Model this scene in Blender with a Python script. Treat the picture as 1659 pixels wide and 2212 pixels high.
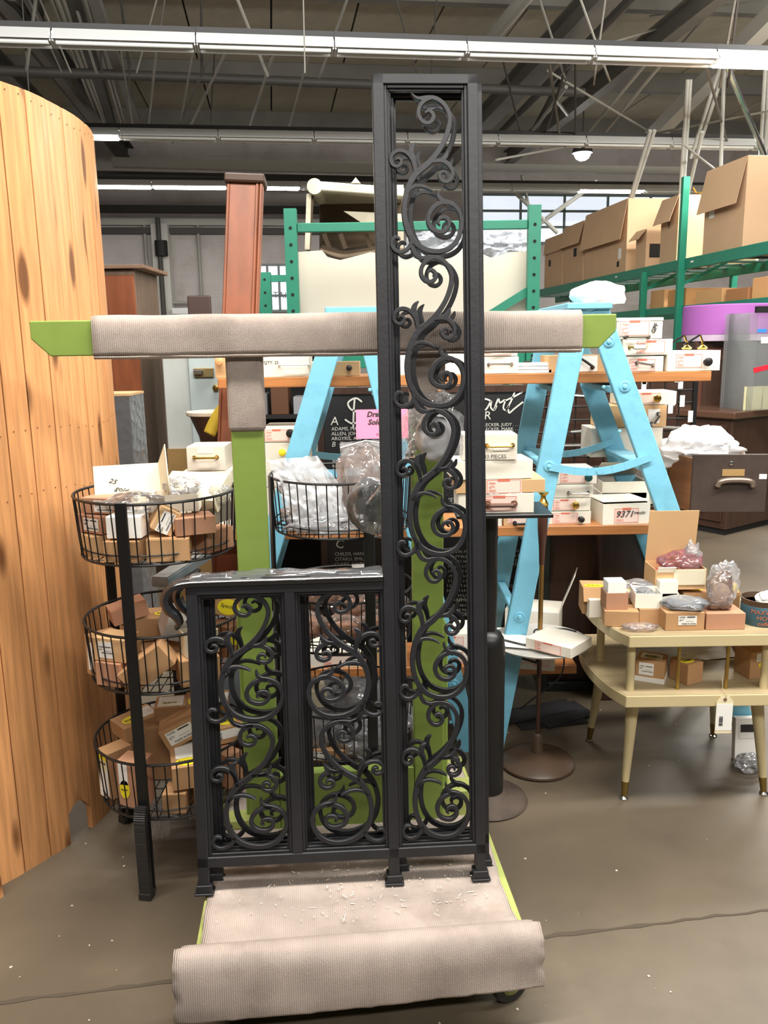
import bpy, bmesh, math, random
from mathutils import Vector, Matrix, noise

for o in list(bpy.data.objects):
    bpy.data.objects.remove(o, do_unlink=True)
S = bpy.context.scene
COL = S.collection

# ---------------------------------------------------------------- camera
FPX, CX, CY = 1790.0, 829.5, 1106.0          # focal length and centre for the 1659 x 2212 frame
PITCH, ROLL, EYE = math.radians(11.4), 0.015, 1.60
cam = bpy.data.cameras.new('camera')
cam.sensor_fit = 'VERTICAL'
cam.sensor_height = 24.0
cam.lens = FPX / 2212.0 * 24.0
cam.clip_start = 0.05
cam.clip_end = 200
camo = bpy.data.objects.new('camera', cam)
COL.objects.link(camo)
FW = Vector((0, math.cos(PITCH), -math.sin(PITCH)))
R0 = Vector((1, 0, 0))
U0 = Vector((0, math.sin(PITCH), math.cos(PITCH)))
RT = R0 * math.cos(ROLL) - U0 * math.sin(ROLL)
UP = U0 * math.cos(ROLL) + R0 * math.sin(ROLL)
CAM = Vector((0, 0, EYE))
camo.matrix_world = Matrix(((RT.x, UP.x, -FW.x, CAM.x), (RT.y, UP.y, -FW.y, CAM.y), (RT.z, UP.z, -FW.z, CAM.z), (0, 0, 0, 1)))
S.camera = camo

# ---------------------------------------------------------------- world and exposure
W = bpy.data.worlds.new('world')
S.world = W
W.use_nodes = True
W.node_tree.nodes['Background'].inputs[0].default_value = (0.97, 0.98, 1.0, 1)
W.node_tree.nodes['Background'].inputs[1].default_value = 0.09
S.view_settings.view_transform = 'Standard'
S.view_settings.look = 'None'
S.view_settings.gamma = 1.0
S.view_settings.use_curve_mapping = False
S.view_settings.exposure = 0.12

# the building's own axes: D runs down the hall, L across it
TH = math.radians(7.4)
D = Vector((-math.sin(TH), math.cos(TH), 0))
L = Vector((math.cos(TH), math.sin(TH), 0))
def RM(a, b, z):
    return L * a + D * b + Vector((0, 0, z))

LAMP_Z = 4.25
def tube_or_fill_light(name, a0, a1, b, power, z=LAMP_Z - 0.14, col=(1.0, 0.965, 0.90), tilt=0.0):
    l = bpy.data.lights.new(name, 'AREA')
    l.shape = 'RECTANGLE'
    l.size = a1 - a0
    l.size_y = 0.25
    l.energy = power
    l.color = col
    o = bpy.data.objects.new(name, l)
    COL.objects.link(o)
    o.location = RM((a0 + a1) / 2, b, z)
    o.rotation_euler = (tilt, 0, TH)
    return o
# lamp rows of the hall, above and behind the viewer and to either side (all out of the frame)
tube_or_fill_light('tube_or_fill_row', -1.2, 5.0, 4.85, 260)
tube_or_fill_light('tube_or_fill_row', -2.2, 4.8, 1.5, 430, tilt=math.radians(8))
tube_or_fill_light('tube_or_fill_row', -1.0, 5.0, -1.85, 190, tilt=math.radians(40))
tube_or_fill_light('tube_or_fill_row', 4.6, 9.5, 8.2, 420)
tube_or_fill_light('tube_or_fill_row', 6.0, 11.0, 11.55, 420)
tube_or_fill_light('tube_or_fill_row', -9.0, -5.2, 11.55, 300)

# added fill lights without fixtures, tilted up to brighten the roof and far wall
tube_or_fill_light('tube_or_fill_row', -3.0, 4.0, 4.95, 230, z=4.2, tilt=math.radians(105))
tube_or_fill_light('tube_or_fill_row', 4.6, 9.5, 7.0, 170, z=4.2, tilt=math.radians(105))

# ---------------------------------------------------------------- helpers
def ray(x, y):
    return FW * FPX + RT * (x - CX) - UP * (y - CY)
def at(x, y, Y):                                   # the point seen at (x, y) that stands Y metres ahead
    d = ray(x, y)
    return CAM + d * (Y / d.y)
def atz(x, y, z):                                  # the point seen at (x, y) on the level z
    d = ray(x, y)
    return CAM + d * ((z - EYE) / d.z)
def wpx(n, Y):                                     # n pixels at distance Y, in metres
    return n * Y * 1.0 / FPX

def lin(c):
    return tuple((v / 255 / 12.92) if v / 255 <= 0.04045 else ((v / 255 + 0.055) / 1.055) ** 2.4 for v in c)

def rotz(a):
    return Matrix.Rotation(a, 4, 'Z')
def xf(loc=(0, 0, 0), rz=0.0, rx=0.0, ry=0.0):
    return Matrix.Translation(Vector(loc)) @ Matrix.Rotation(rz, 4, 'Z') @ Matrix.Rotation(ry, 4, 'Y') @ Matrix.Rotation(rx, 4, 'X')
def frame(o, x, y, z):
    return Matrix(((x.x, y.x, z.x, o.x), (x.y, y.y, z.y, o.y), (x.z, y.z, z.z, o.z), (0, 0, 0, 1)))

def cr(pts, n=6, closed=False):                    # smooth curve through points of any dimension
    out = []
    m = len(pts)
    rng = range(m) if closed else range(m - 1)
    for i in rng:
        p0 = pts[(i - 1) % m] if (closed or i > 0) else pts[0]
        p1 = pts[i]
        p2 = pts[(i + 1) % m]
        p3 = pts[(i + 2) % m] if (closed or i + 2 < m) else pts[-1]
        for k in range(n):
            t = k / n
            t2, t3 = t * t, t * t * t
            out.append(tuple(0.5 * (2 * b + (c - a) * t + (2 * a - 5 * b + 4 * c - d) * t2 + (3 * b - a - 3 * c + d) * t3) for a, b, c, d in zip(p0, p1, p2, p3)))
    if not closed:
        out.append(tuple(pts[-1]))
    return out

class MB:
    def __init__(s, M=None):
        s.v, s.f, s.M = [], [], M
    def add(s, v, f, T=None):
        o = len(s.v)
        for p in v:
            p = Vector(p)
            if T is not None: p = T @ p
            if s.M is not None: p = s.M @ p
            s.v.append(p)
        s.f += [tuple(i + o for i in q) for q in f]
        return s
    def box(s, c, d, T=None):
        x, y, z = d[0] / 2, d[1] / 2, d[2] / 2
        v = [(c[0] + i * x, c[1] + j * y, c[2] + k * z) for k in (-1, 1) for j in (-1, 1) for i in (-1, 1)]
        return s.add(v, [(0, 2, 3, 1), (4, 5, 7, 6), (0, 1, 5, 4), (2, 6, 7, 3), (0, 4, 6, 2), (1, 3, 7, 5)], T)
    def bar(s, p0, p1, w, h, up=(0, 0, 1), T=None):          # w across, h along 'up'
        p0, p1 = Vector(p0), Vector(p1)
        d = (p1 - p0).normalized()
        u = Vector(up)
        x = d.cross(u)
        if x.length < 1e-5: x = d.cross(Vector((0, 1, 0)))
        x.normalize()
        u = x.cross(d).normalized()
        v = []
        for p in (p0, p1):
            for i, j in ((-1, -1), (1, -1), (1, 1), (-1, 1)):
                v.append(p + x * (i * w / 2) + u * (j * h / 2))
        return s.add(v, [(0, 1, 2, 3), (7, 6, 5, 4), (0, 4, 5, 1), (1, 5, 6, 2), (2, 6, 7, 3), (3, 7, 4, 0)], T)
    def tube(s, pts, r, n=8, closed=False, T=None):
        pts = [Vector(p) for p in pts]
        m = len(pts)
        rr = r if isinstance(r, (list, tuple)) else [r] * m
        t0 = (pts[1] - pts[0]).normalized()
        x = t0.cross(Vector((0, 0, 1)))
        if x.length < 1e-4: x = Vector((1, 0, 0))
        x.normalize()
        v, f = [], []
        for i, p in enumerate(pts):
            a = pts[(i - 1) % m] if (closed or i > 0) else p
            b = pts[(i + 1) % m] if (closed or i < m - 1) else p
            t = (b - a).normalized()
            x = (x - t * x.dot(t))
            if x.length < 1e-5: x = t.cross(Vector((0.3, 0.7, 0.2)))
            x.normalize()
            y = t.cross(x)
            for k in range(n):
                an = 2 * math.pi * k / n
                v.append(p + (x * math.cos(an) + y * math.sin(an)) * rr[i])
        for i in range(m if closed else m - 1):
            for k in range(n):
                a, b = i * n, ((i + 1) % m) * n
                f.append((a + k, a + (k + 1) % n, b + (k + 1) % n, b + k))
        if not closed:
            f.append(tuple(range(n))[::-1])
            f.append(tuple((m - 1) * n + k for k in range(n)))
        return s.add(v, f, T)
    def cyl(s, p0, p1, r0, r1=None, n=14, T=None):
        return s.tube([p0, p1], [r0, r0 if r1 is None else r1], n, False, T)
    def lathe(s, prof, c=(0, 0, 0), n=24, T=None):           # profile of (radius, height)
        v, f = [], []
        for r, z in prof:
            for k in range(n):
                a = 2 * math.pi * k / n
                v.append((c[0] + r * math.cos(a), c[1] + r * math.sin(a), c[2] + z))
        for i in range(len(prof) - 1):
            for k in range(n):
                f.append((i * n + k, i * n + (k + 1) % n, (i + 1) * n + (k + 1) % n, (i + 1) * n + k))
        f.append(tuple(range(n))[::-1])
        f.append(tuple((len(prof) - 1) * n + k for k in range(n)))
        return s.add(v, f, T)
    def prism(s, poly, y0, y1, T=None):                      # polygon in local x,z extruded along y
        n = len(poly)
        v = [(p[0], y0, p[1]) for p in poly] + [(p[0], y1, p[1]) for p in poly]
        f = [tuple(range(n)), tuple(range(2 * n - 1, n - 1, -1))]
        f += [(i, i + n, (i + 1) % n + n, (i + 1) % n) for i in range(n)]
        return s.add(v, f, T)
    def slab(s, poly, z0, z1, T=None):                       # polygon in x,y extruded along z
        n = len(poly)
        v = [(p[0], p[1], z0) for p in poly] + [(p[0], p[1], z1) for p in poly]
        f = [tuple(range(n))[::-1], tuple(range(n, 2 * n))]
        f += [(i, (i + 1) % n, (i + 1) % n + n, i + n) for i in range(n)]
        return s.add(v, f, T)
    def ribbon(s, pts, ws, y0, y1, ch=0.0015, T=None):       # flat strip in x,z with edge chamfer on the near face
        m = len(pts)
        v, f = [], []
        for i in range(m):
            a, b = pts[max(i - 1, 0)], pts[min(i + 1, m - 1)]
            tx, tz = b[0] - a[0], b[1] - a[1]
            l = math.hypot(tx, tz) or 1
            nx, nz = -tz / l, tx / l
            w = ws[i] / 2
            c = min(ch, w * 0.6)
            for off, y in ((-w, y1), (-w, y0 + c), (-w + c, y0), (w - c, y0), (w, y0 + c), (w, y1)):
                v.append((pts[i][0] + nx * off, y, pts[i][1] + nz * off))
        for i in range(m - 1):
            for k in range(6):
                f.append((i * 6 + k, i * 6 + (k + 1) % 6, (i + 1) * 6 + (k + 1) % 6, (i + 1) * 6 + k))
        f.append((0, 1, 2, 3, 4, 5))
        f.append(tuple((m - 1) * 6 + k for k in range(5, -1, -1)))
        return s.add(v, f, T)
    def grid(s, fn, nu, nv, T=None):
        v = [fn(i / nu, j / nv) for j in range(nv + 1) for i in range(nu + 1)]
        f = [(j * (nu + 1) + i, j * (nu + 1) + i + 1, (j + 1) * (nu + 1) + i + 1, (j + 1) * (nu + 1) + i) for j in range(nv) for i in range(nu)]
        return s.add(v, f, T)
    def build(s, name, mat, parent=None, local=False, smooth=False, bev=0.0, seg=1, solid=0.0, kind=None, label=None):
        me = bpy.data.meshes.new(name)
        v = s.v
        o = bpy.data.objects.new(name, me)
        if parent is not None:
            o.parent = parent
            if not local:
                inv = wm(parent).inverted()
                v = [inv @ p for p in v]
        elif not local:
            mn = Vector((min(p.x for p in v), min(p.y for p in v), min(p.z for p in v)))
            mx = Vector((max(p.x for p in v), max(p.y for p in v), max(p.z for p in v)))
            base = Vector(((mn.x + mx.x) / 2, (mn.y + mx.y) / 2, mn.z))
            v = [p - base for p in v]
            o.location = base
        me.from_pydata([tuple(p) for p in v], [], s.f)
        me.update()
        bm = bmesh.new()
        bm.from_mesh(me)
        bmesh.ops.recalc_face_normals(bm, faces=bm.faces)
        bm.to_mesh(me)
        bm.free()
        if smooth:
            me.polygons.foreach_set('use_smooth', [True] * len(me.polygons))
            me.set_sharp_from_angle(angle=math.radians(38))
        if mat is not None: me.materials.append(mat)
        COL.objects.link(o)
        if solid:
            md = o.modifiers.new('solid', 'SOLIDIFY'); md.thickness = solid; md.offset = 0
        if bev:
            md = o.modifiers.new('bevel', 'BEVEL'); md.width = bev; md.segments = seg; md.limit_method = 'ANGLE'; md.angle_limit = math.radians(40)
        if kind: o['kind'] = kind
        if label: o['label'] = label
        return o

def wm(o):
    m = o.matrix_basis.copy()
    while o.parent is not None:
        o = o.parent
        m = o.matrix_basis @ m
    return m
def tag(o, label, cat, group=None, kind=None):
    o['label'] = label
    o['category'] = cat
    if group: o['group'] = group
    if kind: o['kind'] = kind
    return o
def thing(name, loc, label, cat, group=None, rz=0.0, rx=0.0, ry=0.0):
    o = bpy.data.objects.new(name, None)
    o.empty_display_size = 0.05
    COL.objects.link(o)
    o.matrix_basis = xf(loc, rz, rx, ry)
    return tag(o, label, cat, group)
def struct(o):
    o['kind'] = 'structure'
    return o
def kids(o):
    return [c for c in bpy.data.objects if c.parent == o]
def copy_tree(o, parent=None):
    c = o.copy()
    COL.objects.link(c)
    if parent is not None: c.parent = parent
    for ch in kids(o):
        copy_tree(ch, c)
    return c
def share(o, parent, M=None, name=None):           # another object on the same mesh, under another parent
    c = o.copy()
    COL.objects.link(c)
    c.parent = parent
    if M is not None: c.matrix_basis = M
    return c

# ---------------------------------------------------------------- lettering
_txt = {}
def text_mesh(s, size, align='LEFT', shear=0.0, weight=0.0):
    k = (s, size, align, shear, weight)
    if k not in _txt:
        cu = bpy.data.curves.new('lettering', 'FONT')
        cu.body = s
        cu.size = size
        cu.align_x = align
        cu.shear = shear
        cu.offset = weight
        cu.resolution_u = 2
        cu.extrude = 0.0004
        ob = bpy.data.objects.new('tmp', cu)
        COL.objects.link(ob)
        bpy.context.view_layer.update()
        me = bpy.data.meshes.new_from_object(ob.evaluated_get(bpy.context.evaluated_depsgraph_get()))
        bpy.data.objects.remove(ob)
        _txt[k] = me
    return _txt[k]
def text(s, size, M, mat, parent, align='LEFT', shear=0.0, weight=0.0, name='lettering'):
    me = text_mesh(s, size, align, shear, weight)
    if not me.materials: me.materials.append(mat)
    elif me.materials[0] != mat:
        me = me.copy(); me.materials.clear(); me.materials.append(mat)
    o = bpy.data.objects.new(name, me)
    COL.objects.link(o)
    o.parent = parent
    o.matrix_basis = M
    return o
# lettering stands in local x,y; this turns it to face -y (up = z)
FACE = Matrix.Rotation(math.pi / 2, 4, 'X')

# ---------------------------------------------------------------- materials
_m = {}
def mat(name, col, rough=0.6, metal=0.0, var=0.0, vs=8.0, stretch=(1, 1, 1), bump=0.0, bs=60.0, bstretch=None, col2=None, spec=0.5, coat=0.0, obj_var=0.0, alpha=None, detail=4.0, emit=None, estr=0.0, dirt=None, dirt_amt=0.0, ds=3.0):
    if name in _m: return _m[name]
    m = bpy.data.materials.new(name)
    m.use_nodes = True
    nt = m.node_tree
    N, K = nt.nodes, nt.links
    b = N['Principled BSDF']
    c = lin(col)
    b.inputs['Base Color'].default_value = (*c, 1)
    b.inputs['Roughness'].default_value = rough
    b.inputs['Metallic'].default_value = metal
    b.inputs['Specular IOR Level'].default_value = spec
    if coat: b.inputs['Coat Weight'].default_value = coat; b.inputs['Coat Roughness'].default_value = 0.15
    if emit is not None:
        b.inputs['Emission Color'].default_value = (*emit, 1)
        b.inputs['Emission Strength'].default_value = estr
    tc = N.new('ShaderNodeTexCoord')
    def mapped(st):
        mp = N.new('ShaderNodeMapping')
        mp.inputs['Scale'].default_value = st
        K.new(tc.outputs['Object'], mp.inputs['Vector'])
        return mp.outputs['Vector']
    out = None
    if var or col2 is not None:
        nz = N.new('ShaderNodeTexNoise')
        nz.inputs['Scale'].default_value = vs
        nz.inputs['Detail'].default_value = detail
        K.new(mapped(stretch), nz.inputs['Vector'])
        rp = N.new('ShaderNodeValToRGB')
        rp.color_ramp.elements[0].position = 0.36
        rp.color_ramp.elements[1].position = 0.64
        if col2 is not None:
            c2 = lin(col2)
            rp.color_ramp.elements[0].color = (*c2, 1)
            rp.color_ramp.elements[1].color = (*c, 1)
        else:
            rp.color_ramp.elements[0].color = (*[x * (1 - var) for x in c], 1)
            rp.color_ramp.elements[1].color = (*[min(1, x * (1 + var)) for x in c], 1)
        K.new(nz.outputs['Fac'], rp.inputs['Fac'])
        out = rp.outputs['Color']
    if dirt is not None:
        nz = N.new('ShaderNodeTexNoise')
        nz.inputs['Scale'].default_value = ds
        nz.inputs['Detail'].default_value = 8
        nz.inputs['Roughness'].default_value = 0.65
        K.new(mapped((1, 1, 1)), nz.inputs['Vector'])
        rp = N.new('ShaderNodeValToRGB')
        rp.color_ramp.elements[0].position = 0.5
        rp.color_ramp.elements[0].color = (0, 0, 0, 1)
        rp.color_ramp.elements[1].position = 0.75
        rp.color_ramp.elements[1].color = (dirt_amt, dirt_amt, dirt_amt, 1)
        K.new(nz.outputs['Fac'], rp.inputs['Fac'])
        mx = N.new('ShaderNodeMix'); mx.data_type = 'RGBA'
        K.new(rp.outputs['Color'], mx.inputs['Factor'])
        if out is not None: K.new(out, mx.inputs['A'])
        else: mx.inputs['A'].default_value = (*c, 1)
        mx.inputs['B'].default_value = (*lin(dirt), 1)
        out = mx.outputs['Result']
    if obj_var:
        oi = N.new('ShaderNodeObjectInfo')
        hv = N.new('ShaderNodeHueSaturation')
        mr = N.new('ShaderNodeMapRange')
        mr.inputs['To Min'].default_value = 1 - obj_var
        mr.inputs['To Max'].default_value = 1 + obj_var
        K.new(oi.outputs['Random'], mr.inputs['Value'])
        K.new(mr.outputs['Result'], hv.inputs['Value'])
        if out is not None: K.new(out, hv.inputs['Color'])
        else: hv.inputs['Color'].default_value = (*c, 1)
        out = hv.outputs['Color']
    if out is not None: K.new(out, b.inputs['Base Color'])
    if bump:
        nz = N.new('ShaderNodeTexNoise')
        nz.inputs['Scale'].default_value = bs
        nz.inputs['Detail'].default_value = 3
        K.new(mapped(bstretch or stretch), nz.inputs['Vector'])
        bp = N.new('ShaderNodeBump')
        bp.inputs['Strength'].default_value = bump
        bp.inputs['Distance'].default_value = 0.01
        K.new(nz.outputs['Fac'], bp.inputs['Height'])
        K.new(bp.outputs['Normal'], b.inputs['Normal'])
    _m[name] = m
    return m

def film(name, col, opac=0.35, rough=0.12, crinkle=0.6, scale=22.0, ior=1.7):        # thin clear or milky plastic
    m = bpy.data.materials.new(name)
    m.use_nodes = True
    nt = m.node_tree
    N, K = nt.nodes, nt.links
    N.remove(N['Principled BSDF'])
    tc = N.new('ShaderNodeTexCoord')
    vo = N.new('ShaderNodeTexVoronoi'); vo.inputs['Scale'].default_value = scale
    nz = N.new('ShaderNodeTexNoise'); nz.inputs['Scale'].default_value = scale * 0.5; nz.inputs['Detail'].default_value = 3
    K.new(tc.outputs['Object'], nz.inputs['Vector'])
    ad = N.new('ShaderNodeVectorMath'); ad.operation = 'ADD'
    sc = N.new('ShaderNodeVectorMath'); sc.operation = 'SCALE'; sc.inputs['Scale'].default_value = 0.06
    K.new(nz.outputs['Color'], sc.inputs[0]); K.new(tc.outputs['Object'], ad.inputs[0]); K.new(sc.outputs[0], ad.inputs[1])
    K.new(ad.outputs[0], vo.inputs['Vector'])
    bp = N.new('ShaderNodeBump'); bp.inputs['Strength'].default_value = crinkle; bp.inputs['Distance'].default_value = 0.012
    K.new(vo.outputs['Distance'], bp.inputs['Height'])
    df = N.new('ShaderNodeBsdfDiffuse'); df.inputs['Color'].default_value = (*lin(col), 1)
    tl = N.new('ShaderNodeBsdfTranslucent'); tl.inputs['Color'].default_value = (*lin(col), 1)
    gl = N.new('ShaderNodeBsdfGlossy'); gl.inputs['Color'].default_value = (0.95, 0.95, 0.96, 1); gl.inputs['Roughness'].default_value = rough
    tr = N.new('ShaderNodeBsdfTransparent')
    for n in (df, gl, tl): K.new(bp.outputs['Normal'], n.inputs['Normal'])
    m0 = N.new('ShaderNodeMixShader'); m0.inputs['Fac'].default_value = 0.5
    K.new(df.outputs[0], m0.inputs[1]); K.new(tl.outputs[0], m0.inputs[2])
    lw = N.new('ShaderNodeLayerWeight'); lw.inputs['Blend'].default_value = 0.3
    K.new(bp.outputs['Normal'], lw.inputs['Normal'])
    mr = N.new('ShaderNodeMapRange'); mr.inputs['To Min'].default_value = opac * 0.8; mr.inputs['To Max'].default_value = min(0.95, opac + 0.3)
    K.new(lw.outputs['Facing'], mr.inputs['Value'])
    m1 = N.new('ShaderNodeMixShader')
    K.new(mr.outputs['Result'], m1.inputs['Fac']); K.new(tr.outputs[0], m1.inputs[1]); K.new(m0.outputs[0], m1.inputs[2])
    fr = N.new('ShaderNodeFresnel'); fr.inputs['IOR'].default_value = ior
    K.new(bp.outputs['Normal'], fr.inputs['Normal'])
    m2 = N.new('ShaderNodeMixShader')
    K.new(fr.outputs[0], m2.inputs['Fac']); K.new(m1.outputs[0], m2.inputs[1]); K.new(gl.outputs[0], m2.inputs[2])
    K.new(m2.outputs[0], N['Material Output'].inputs['Surface'])
    return m

def tight_film(name):                                # film pulled flat over a box: only a faint sheen
    m = bpy.data.materials.new(name); m.use_nodes = True
    N, K = m.node_tree.nodes, m.node_tree.links
    N.remove(N['Principled BSDF'])
    tr = N.new('ShaderNodeBsdfTransparent'); gl = N.new('ShaderNodeBsdfGlossy'); gl.inputs['Roughness'].default_value = 0.1
    tc = N.new('ShaderNodeTexCoord'); vo = N.new('ShaderNodeTexVoronoi'); vo.inputs['Scale'].default_value = 28
    K.new(tc.outputs['Object'], vo.inputs['Vector'])
    bp = N.new('ShaderNodeBump'); bp.inputs['Strength'].default_value = 0.5; bp.inputs['Distance'].default_value = 0.01
    K.new(vo.outputs['Distance'], bp.inputs['Height']); K.new(bp.outputs['Normal'], gl.inputs['Normal'])
    mx = N.new('ShaderNodeMixShader'); mx.inputs['Fac'].default_value = 0.07
    K.new(tr.outputs[0], mx.inputs[1]); K.new(gl.outputs[0], mx.inputs[2]); K.new(mx.outputs[0], N['Material Output'].inputs['Surface'])
    return m

def pine_mat():
    m = mat('knotty_pine', (206, 148, 97), rough=0.42, var=0.16, vs=5, stretch=(14, 14, 0.7), bump=0.05, bs=10, bstretch=(40, 40, 1), obj_var=0.09, coat=0.03, spec=0.3)
    nt = m.node_tree; N, K = nt.nodes, nt.links
    b = N['Principled BSDF']
    src = b.inputs['Base Color'].links[0].from_socket
    tc = N.new('ShaderNodeTexCoord')
    mp = N.new('ShaderNodeMapping'); mp.inputs['Scale'].default_value = (10, 10, 2.6)
    oi = N.new('ShaderNodeObjectInfo')
    ad = N.new('ShaderNodeVectorMath'); ad.operation = 'ADD'
    cx = N.new('ShaderNodeCombineXYZ')
    ml = N.new('ShaderNodeMath'); ml.operation = 'MULTIPLY'; ml.inputs[1].default_value = 37
    K.new(oi.outputs['Random'], ml.inputs[0]); K.new(ml.outputs[0], cx.inputs['Z'])
    K.new(tc.outputs['Object'], mp.inputs['Vector'])
    K.new(mp.outputs['Vector'], ad.inputs[0]); K.new(cx.outputs[0], ad.inputs[1])
    vo = N.new('ShaderNodeTexVoronoi'); vo.inputs['Scale'].default_value = 1.0
    K.new(ad.outputs[0], vo.inputs['Vector'])
    rp = N.new('ShaderNodeValToRGB')
    rp.color_ramp.elements[0].position = 0.14; rp.color_ramp.elements[0].color = (1, 1, 1, 1)
    rp.color_ramp.elements[1].position = 0.24; rp.color_ramp.elements[1].color = (0, 0, 0, 1)
    K.new(vo.outputs['Distance'], rp.inputs['Fac'])
    mx = N.new('ShaderNodeMix'); mx.data_type = 'RGBA'
    fm = N.new('ShaderNodeMath'); fm.operation = 'MULTIPLY'; fm.inputs[1].default_value = 0.85
    K.new(rp.outputs['Color'], fm.inputs[0]); K.new(fm.outputs[0], mx.inputs['Factor'])
    K.new(src, mx.inputs['A']); mx.inputs['B'].default_value = (*lin((86, 48, 24)), 1)
    K.new(mx.outputs['Result'], b.inputs['Base Color'])
    return m
def carpet_mat(name, col):
    m = mat(name, col, rough=0.95, var=0.10, vs=9, spec=0.1, dirt=(104, 92, 82), dirt_amt=0.5, ds=5.5)
    nt = m.node_tree; N, K = nt.nodes, nt.links
    b = N['Principled BSDF']
    tc = N.new('ShaderNodeTexCoord')
    wv = N.new('ShaderNodeTexWave'); wv.bands_direction = 'X'
    wv.inputs['Scale'].default_value = 62; wv.inputs['Distortion'].default_value = 1.2; wv.inputs['Detail'].default_value = 2
    wv.inputs['Detail Scale'].default_value = 3
    K.new(tc.outputs['Object'], wv.inputs['Vector'])
    nz = N.new('ShaderNodeTexNoise'); nz.inputs['Scale'].default_value = 420; nz.inputs['Detail'].default_value = 2
    K.new(tc.outputs['Object'], nz.inputs['Vector'])
    ad = N.new('ShaderNodeMath'); ad.operation = 'ADD'
    K.new(wv.outputs['Fac'], ad.inputs[0]); K.new(nz.outputs['Fac'], ad.inputs[1])
    bp = N.new('ShaderNodeBump'); bp.inputs['Strength'].default_value = 0.4; bp.inputs['Distance'].default_value = 0.004
    K.new(ad.outputs[0], bp.inputs['Height']); K.new(bp.outputs['Normal'], b.inputs['Normal'])
    return m

M_PINE = pine_mat()
M_CARPET = carpet_mat('ribbed_carpet', (166, 153, 144))
M_GREEN = mat('green_paint', (128, 150, 70), 0.42, var=0.06, vs=3, bump=0.04, bs=25, dirt=(104, 118, 40), dirt_amt=0.25, ds=5)
M_GREENEDGE = mat('scuffed_green_edge', (158, 166, 94), 0.5, var=0.1)
M_IRON = mat('black_cast_iron', (36, 36, 39), 0.42, 0.0, var=0.10, vs=14, bump=0.05, bs=70, spec=0.4)
M_RAIL = mat('worn_black_rail', (34, 34, 36), 0.22, 0.0, bump=0.05, bs=50, spec=0.7)
M_WIRE = mat('black_wire', (30, 28, 27), 0.42, 0.2)
M_BAR = mat('black_flat_bar', (20, 20, 21), 0.38, 0.0)
M_BLUE = mat('blue_paint', (122, 190, 216), 0.48, var=0.05, vs=4, bump=0.12, bs=22, dirt=(66, 120, 140), dirt_amt=0.3, ds=11)
M_PLANK = mat('varnished_plank', (184, 122, 72), 0.42, var=0.14, vs=4, stretch=(0.6, 12, 12), bump=0.03, bs=12)
M_CARD = mat('brown_cardboard', (182, 142, 102), 0.8, var=0.05, vs=5, obj_var=0.08, spec=0.2)
M_CARD2 = mat('pinkish_cardboard', (182, 136, 108), 0.8, var=0.05, vs=5, obj_var=0.07, spec=0.2)
M_TANBOX = mat('tan_cardboard', (206, 168, 124), 0.75, var=0.04, vs=4, obj_var=0.05, spec=0.2)
M_BIGBOX = mat('shipping_cardboard', (202, 168, 134), 0.8, var=0.03, vs=3, obj_var=0.05, spec=0.2)
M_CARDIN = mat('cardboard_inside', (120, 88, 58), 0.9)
M_WHITEBOX = mat('white_carton', (234, 228, 214), 0.62, var=0.03, vs=5, obj_var=0.05, spec=0.3)
M_WHITE = mat('white_paper', (240, 238, 232), 0.7)
M_PINKLAB = mat('pinkish_label', (238, 214, 202), 0.6)
M_RED = mat('red_print', (218, 116, 96), 0.7)
M_INK = mat('black_ink', (42, 40, 42), 0.7)
M_YELLOW = mat('yellow_dot', (246, 226, 40), 0.6)
M_CHROME = mat('chrome_metal', (208, 208, 206), 0.16, 1.0)
M_BRASS = mat('polished_brass', (224, 186, 98), 0.2, 1.0)
M_BLACKPULL = mat('black_pull', (34, 32, 32), 0.3)
M_BEIGE = mat('beige_laminate', (204, 187, 144), 0.45, var=0.05, vs=3)
M_TABLETOP = mat('dusty_table_top', (172, 154, 120), 0.55, var=0.12, vs=4, stretch=(1, 6, 6))
M_DKWOOD = mat('dark_brown_wood', (66, 44, 34), 0.4, var=0.15, vs=4, stretch=(8, 8, 0.8))
M_DRAWER = mat('dark_drawer_front', (62, 50, 44), 0.55, var=0.1, vs=20, bump=0.05, bs=80)
M_DRAWERSIDE = mat('drawer_side_wood', (134, 90, 52), 0.6, var=0.15, vs=3, stretch=(1, 1, 7))
M_REDWOOD = mat('red_brown_wood', (128, 70, 40), 0.45, var=0.16, vs=3, stretch=(6, 6, 0.8), dirt=(70, 40, 26), dirt_amt=0.35)
M_CABSIDE = mat('weathered_cabinet_side', (108, 88, 72), 0.6, var=0.16, vs=3, stretch=(9, 9, 0.7))
M_STEEL = mat('green_rack_steel', (26, 124, 98), 0.42, var=0.05)
M_HOLE = mat('dark_hole', (18, 24, 22), 0.9)
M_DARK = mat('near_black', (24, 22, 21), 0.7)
M_GREYCAB = mat('pale_grey_enamel', (196, 200, 196), 0.4, var=0.03, dirt=(150, 140, 120), dirt_amt=0.25)
M_PURPLE = mat('purple_fabric', (168, 96, 176), 0.7)
M_CLEAR = film('clear_acrylic', (215, 222, 222), 0.16, 0.06, 0.0, 22, 1.25)
M_FILM = film('clear_plastic_film', (246, 246, 248), 0.40, 0.12)
M_MILKY = film('milky_plastic_bag', (248, 250, 253), 0.68, 0.2)
M_WRAP = film('pinkish_plastic_wrap', (222, 196, 184), 0.30, 0.12)
M_GREYWRAP = film('grey_plastic_wrap', (190, 192, 198), 0.5, 0.12)
M_BOXFILM = tight_film('tight_clear_wrap')
M_BAG = mat('white_bag', (246, 246, 248), 0.4)
M_ASH = mat('tan_mottled_board', (212, 204, 178), 0.8, var=0.03)
M_PINK = mat('pink_paper', (238, 126, 160), 0.7)
M_CHALK = mat('chalk', (218, 216, 208), 0.9)
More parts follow.
